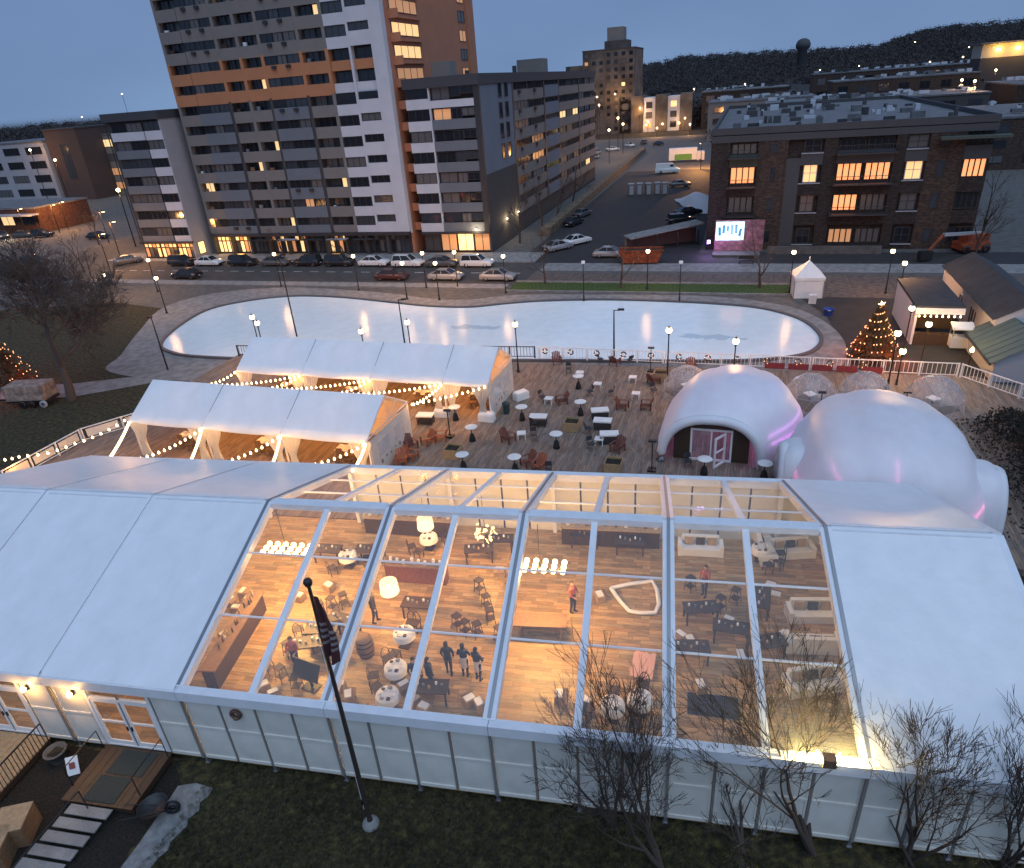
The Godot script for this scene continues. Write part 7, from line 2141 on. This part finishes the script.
	for i in 9000:
		var q := Vector3(rng.randfn(0, 1.1), 0, rng.randf_range(-9, 8.5))
		var top := 1.7 + 0.5 * sin(q.z * 0.9) - 0.35 * q.x * q.x
		q.y = DECK + maxf(top, 0.1) * pow(rng.randf(), 0.4)
		var d := Vector3(rng.randfn(), rng.randfn() + 0.4, rng.randfn()).normalized() * rng.randf_range(0.12, 0.26)
		var s := d.cross(Vector3(rng.randfn(), rng.randfn(), rng.randfn())).normalized() * 0.07
		b.tri(q - s, q + d, q + s)
	part(t, "foliage", b.done(), mt("hedge", 0.02, 0.018, 0.012, 0.9)); part(t, "stem", bx(0.12, 1.0, 14.0), M.bark, at(0, DECK + 0.3, 0))

func build_front():
	# flagpole with a furled flag
	var p := gp(371, 824)
	var t := thing("flagpole", "tall weathered flagpole with its flag hanging limp before the tent", "flagpole", Vector3(p.x, 0, p.z))
	var b := MB.new(true)
	b.tube([Vector3(0, 0.1, 0), Vector3(0, 4, 0), Vector3(0, 10.3, 0)], [0.085, 0.075, 0.05], 10)
	part(t, "pole", b.done(), mt("pole_brown", 0.05, 0.036, 0.032, 0.5, "grain", 1.0))
	b = MB.new(true)
	b.lathe([Vector2(0, 10.28), Vector2(0.1, 10.34), Vector2(0.13, 10.44), Vector2(0.1, 10.54), Vector2(0, 10.58)], 10)
	part(t, "ball", b.done(), M.black)
	b = MB.new(true)
	b.lathe([Vector2(0.3, 0), Vector2(0.28, 0.1), Vector2(0.16, 0.22), Vector2(0.1, 0.24)], 14)
	part(t, "foot", b.done(), M.concrete)
	b = MB.new(true)
	var rows := []
	for i in 13:
		var r := []
		var v := i / 12.0
		for j in 9:
			var u := j / 8.0
			r.append(Vector3(0.08 + u * 0.34 * (0.55 + 0.5 * sin(v * 3.0)), 10.1 - v * 2.3 - u * 0.35, 0.11 * sin(u * 9.0 + v * 2.0) * (0.4 + v)))
		rows.append(r)
	b.grid(rows)
	var flag := part(t, "flag", b.done(), mt("flag_red", 0.07, 0.02, 0.024, 0.8))
	for s in 4:
		b = MB.new(true)
		var st := []
		for i in 5:
			var v := 0.42 + s * 0.1 + i * 0.012
			var r := []
			for j in 9:
				var u := j / 8.0
				r.append(Vector3(0.08 + u * 0.34 * (0.55 + 0.5 * sin(v * 3.0)), 10.1 - v * 2.3 - u * 0.35, 0.11 * sin(u * 9.0 + v * 2.0) * (0.4 + v) + 0.006))
			st.append(r)
		b.grid(st)
		part(flag, "flag_stripe", b.done(), mt("flag_pale", 0.24, 0.2, 0.2, 0.85))
	part(t, "halyard", bx(0.015, 8.4, 0.015), M.white, at(-0.1, 5.0, 0.03)); part(t, "cleat", bx(0.06, 0.2, 0.08), M.iron, at(-0.09, 1.2, 0.05))
	# flood lamps on the eave
	var e := tent_to_world(Vector3(10.1, EAVE + 0.25, 0.25))
	t = thing("eave_floodlight", "twin floodlight glaring on the tent's eave", "lamp", e, tent.rotation.y)
	part(t, "housing", bx(0.36, 0.3, 0.3), mt("housing_brown", 0.14, 0.08, 0.05, 0.6), at(0, 0.1, 0.1))
	for s in [-1, 1]:
		part(t, "lamp_face", bx(0.26, 0.22, 0.06), M.flood, Transform3D(Basis(Vector3.UP, s * 1.25), Vector3(s * 0.26, 0.12, 0.02)))
		omni(t, Vector3(s * 0.6, 0.22, -0.05), 3.4, Color(1.0, 0.88, 0.5), 0.12)
	# sconce by the doors
	for q in [[-3 * BAY + 1.02, "small wall lamp beside the tent's glazed double door"], [-3 * BAY - 1.0, "small wall lamp between the two glazed double doors"]]:
		t = thing("wall_sconce", q[1], "lamp", tent_to_world(Vector3(q[0], 3.15, 0.22)), tent.rotation.y)
		part(t, "bracket", bx(0.1, 0.2, 0.08), M.iron, at(0, 0, -0.06))
		part(t, "bulb", shared.bulb, M.globe, Transform3D(Basis().scaled(Vector3.ONE * 1.3), Vector3(0, 0.06, 0.06)))
		omni(t, Vector3(0, 0.05, 0.22), 1.6, Color(1.0, 0.74, 0.4), 0.1)
	var w := thing("wreath", "small brown wreath on the tent's front wall", "wreath", tent_to_world(Vector3(-9.2, 3.05, 0.2)), tent.rotation.y)
	var pts := []
	for k in 13: pts.append(Vector3(cos(TAU * k / 12.0) * 0.17, sin(TAU * k / 12.0) * 0.17, 0))
	b = MB.new(true)
	b.tube(pts, [0.07], 6)
	part(w, "twig_ring", b.done(), mt("twig", 0.25, 0.14, 0.1, 0.9, "grain", 2.0)); part(w, "bow", bx(0.16, 0.1, 0.06), M.wood, at(0, -0.16, 0.06))
	# landing with mats and steps before the double door
	var ty := tent.rotation.y
	var o := tent_to_world(Vector3(-2.5 * BAY, 0, 0))
	t = thing("entrance_landing", "low timber landing with dark mats at the tent's double door", "landing", Vector3(o.x, 0, o.z), ty)
	for i in 9: part(t, "landing_board", bx(0.31, 0.06, 2.3), M.wood_dark, at(-1.3 + i * 0.325, FLOOR - 0.05, 1.3))
	part(t, "landing_frame", bx(2.9, 0.2, 2.2), M.wood_dark, at(0, 0.21, 1.3))
	part(t, "mat", bx(1.5, 0.02, 1.0), mt("mat_green", 0.03, 0.042, 0.04, 0.95, "grain", 1.0), at(0.2, FLOOR - 0.005, 0.75)); part(t, "mat", bx(1.3, 0.02, 1.0), M.mat_green, at(0.0, FLOOR - 0.003, 1.85))
	for i in 6:
		part(t, "step_tread", bx(1.7, 0.05, 0.36), M.concrete, at(-0.1 - i * 0.1, FLOOR - 0.06 - i * 0.055, 2.7 + i * 0.46))
	for s in [-1, 1]:
		b = MB.new()
		b.tube([Vector3(s * 1.4, FLOOR, 0.3), Vector3(s * 1.4, FLOOR + 0.95, 0.3), Vector3(s * 1.4, FLOOR + 0.95, 1.9), Vector3(s * 1.4, FLOOR, 1.9)], [0.022], 5)
		part(t, "handrail", b.done(), M.iron)
	b = MB.new()
	b.tube([Vector3(-0.2, FLOOR + 0.9, 2.6), Vector3(-0.7, FLOOR + 0.5, 5.2)], [0.022], 5); b.tube([Vector3(-0.2, FLOOR - 0.1, 2.6), Vector3(-0.2, FLOOR + 0.9, 2.6)], [0.022], 5); b.tube([Vector3(-0.7, 0, 5.2), Vector3(-0.7, FLOOR + 0.5, 5.2)], [0.022], 5)
	part(t, "handrail", b.done(), M.iron)
	# boarded porch with railing before the farther door
	o = tent_to_world(Vector3(-3.5 * BAY, 0, 0))
	t = thing("door_porch", "warmly lit boarded porch with an iron railing before the second double door", "porch", Vector3(o.x, 0, o.z), ty)
	for i in 14: part(t, "porch_board", bx(0.3, 0.06, 3.2), M.wood_light, at(-2.6 + i * 0.315, FLOOR - 0.04, 1.75))
	part(t, "porch_frame", bx(4.4, 0.24, 3.1), M.wood_dark, at(-0.55, 0.2, 1.75))
	b = MB.new()
	b.beam(Vector3(1.72, FLOOR + 0.95, 0.3), Vector3(1.72, FLOOR + 0.95, 3.3), 0.05, 0.04)
	for i in 21: b.box(Vector3(1.72, FLOOR + 0.46, 0.3 + i * 0.15), Vector3(0.02, 0.95, 0.02))
	part(t, "railing", b.done(), M.iron)
	# pale paving laid across the lawn
	var poly := PackedVector2Array()
	for q in [[178, 786], [196, 783], [213, 788], [207, 797], [200, 802], [199, 810], [188, 819], [187, 826], [176, 836], [170, 842], [168, 850], [158, 858], [150, 868], [140, 880], [110, 884], [122, 866], [140, 842], [158, 816]]:
		var g := gp(q[0], q[1], 0.03)
		poly.append(Vector2(g.x, g.z))
	b = MB.new()
	b.prism(poly, 0.0, 0.035)
	structure("paving_slab", b.done(), mt("paving", 0.24, 0.245, 0.25, 0.85, "asphalt", 0.4))
	poly = PackedVector2Array()
	for q in [[-40, 800], [50, 742], [175, 764], [182, 786], [160, 814], [130, 850], [112, 890], [-60, 890]]:
		var g := gp(q[0], q[1], 0.01)
		poly.append(Vector2(g.x, g.z))
	b = MB.new()
	b.prism(poly, 0.0, 0.012, true)
	structure("mulch_bed", b.done(), mt("mulch", 0.028, 0.023, 0.019, 0.95, "grass", 0.5, {"normal": "rough", "nscale": 1.0}))
	# wheel and dark barrow beside the landing
	p = gp(157, 816)
	t = thing("wheelbarrow", "dark wheelbarrow lying at the landing's side", "wheelbarrow", Vector3(p.x, 0, p.z), 0.5)
	b = MB.new(true)
	b.lathe([Vector2(0.25, 0.25), Vector2(0.5, 0.55), Vector2(0.52, 0.57), Vector2(0.42, 0.45), Vector2(0, 0.28)], 12)
	part(t, "tray", b.done(), M.black); part(t, "wheel", shared.tyre, M.black, Transform3D(Basis(Vector3.RIGHT, PI / 2).scaled(Vector3.ONE * 0.8), Vector3(0.6, 0.27, 0)))
	for s in [-1, 1]:
		b = MB.new()
		b.tube([Vector3(0.6, 0.27, s * 0.1), Vector3(-1.0, 0.55, s * 0.3)], [0.02], 5)
		part(t, "handle", b.done(), M.iron)
	for q in [[30, 838, "timber crate on the ground by the porch, farther from the steps"], [8, 862, "timber crate on the ground at the porch corner"]]:
		p = gp(q[0], q[1])
		t = thing("timber_crate", q[2], "crate", Vector3(p.x - 0.4, 0, p.z), 0.5)
		for i in 4:
			for k in 3: part(t, "slat", bx(1.0, 0.26, 0.03), M.wood, Transform3D(Basis(Vector3.UP, i * PI / 2), Vector3.ZERO) * at(0, 0.16 + k * 0.29, 0.5))
		part(t, "lid", bx(1.04, 0.05, 1.04), M.wood_light, at(0, 0.92, 0))
	p = gp(76, 772)
	t = thing("planter_tub", "concrete tub in the dark corner between porch and landing", "planter", Vector3(gp(60, 760).x, 0, gp(60, 760).z))
	b = MB.new(true)
	b.lathe([Vector2(0.25, 0), Vector2(0.38, 0.5), Vector2(0.42, 0.5), Vector2(0.42, 0.56), Vector2(0.34, 0.56), Vector2(0.32, 0.45), Vector2(0, 0.44)], 14)
	part(t, "tub", b.done(), M.concrete_dark); part(t, "soil", bx(0.4, 0.04, 0.4), M.earth, at(0, 0.46, 0))
	t = thing("notice_board", "small white notice board leaning by the landing", "sign", Vector3(p.x, 0, p.z), 0.6)
	part(t, "board", bx(0.42, 0.7, 0.03), M.white, Transform3D(Basis(Vector3.RIGHT, -0.5), Vector3(0, 0.36, 0))); part(t, "emblem", bx(0.2, 0.24, 0.01), mt("notice_red", 0.2, 0.06, 0.05, 0.7), Transform3D(Basis(Vector3.RIGHT, -0.5), Vector3(0, 0.4, 0.035)))
	# grass blades on the front lawn
	b = MB.new()
	for i in 5:
		var a := TAU * i / 5.0
		var d := Vector3(cos(a), 0, sin(a))
		b.tri(d * 0.02 + Vector3(0.012, 0, 0), d * 0.05 + Vector3(0, 0.09, 0), d * 0.02 - Vector3(0.012, 0, 0))
	var mm := MultiMesh.new()
	mm.transform_format = MultiMesh.TRANSFORM_3D
	mm.use_colors = true
	mm.mesh = b.done()
	mm.instance_count = 30000
	var fn := FastNoiseLite.new()
	fn.seed = 3; fn.frequency = 0.35
	for i in 30000:
		var q := Vector3(rng.randf_range(-17.2, 11.0), 0, -rng.randf_range(7.0, 14.2))
		mm.set_instance_transform(i, Transform3D(Basis(Vector3.UP, rng.randf() * TAU).scaled(Vector3.ONE * rng.randf_range(0.6, 1.5)), q))
		var k := 0.7 + 0.5 * fn.get_noise_2d(q.x, q.z) + rng.randf_range(-0.2, 0.2)
		mm.set_instance_color(i, Color(0.085 * k, 0.082 * k, 0.033 * k) if rng.randf() < 0.7 else Color(0.14 * k, 0.12 * k, 0.065 * k))
	var mi := MultiMeshInstance3D.new()
	mi.name = "front_grass"
	mi.multimesh = mm
	mi.material_override = mt("blade", 1, 1, 1, 0.9, "", 1.0, {"vcol": true})
	add_child(mi)
	tag(mi, "short dull winter grass on the lawn before the tent", "grass", "", "stuff")
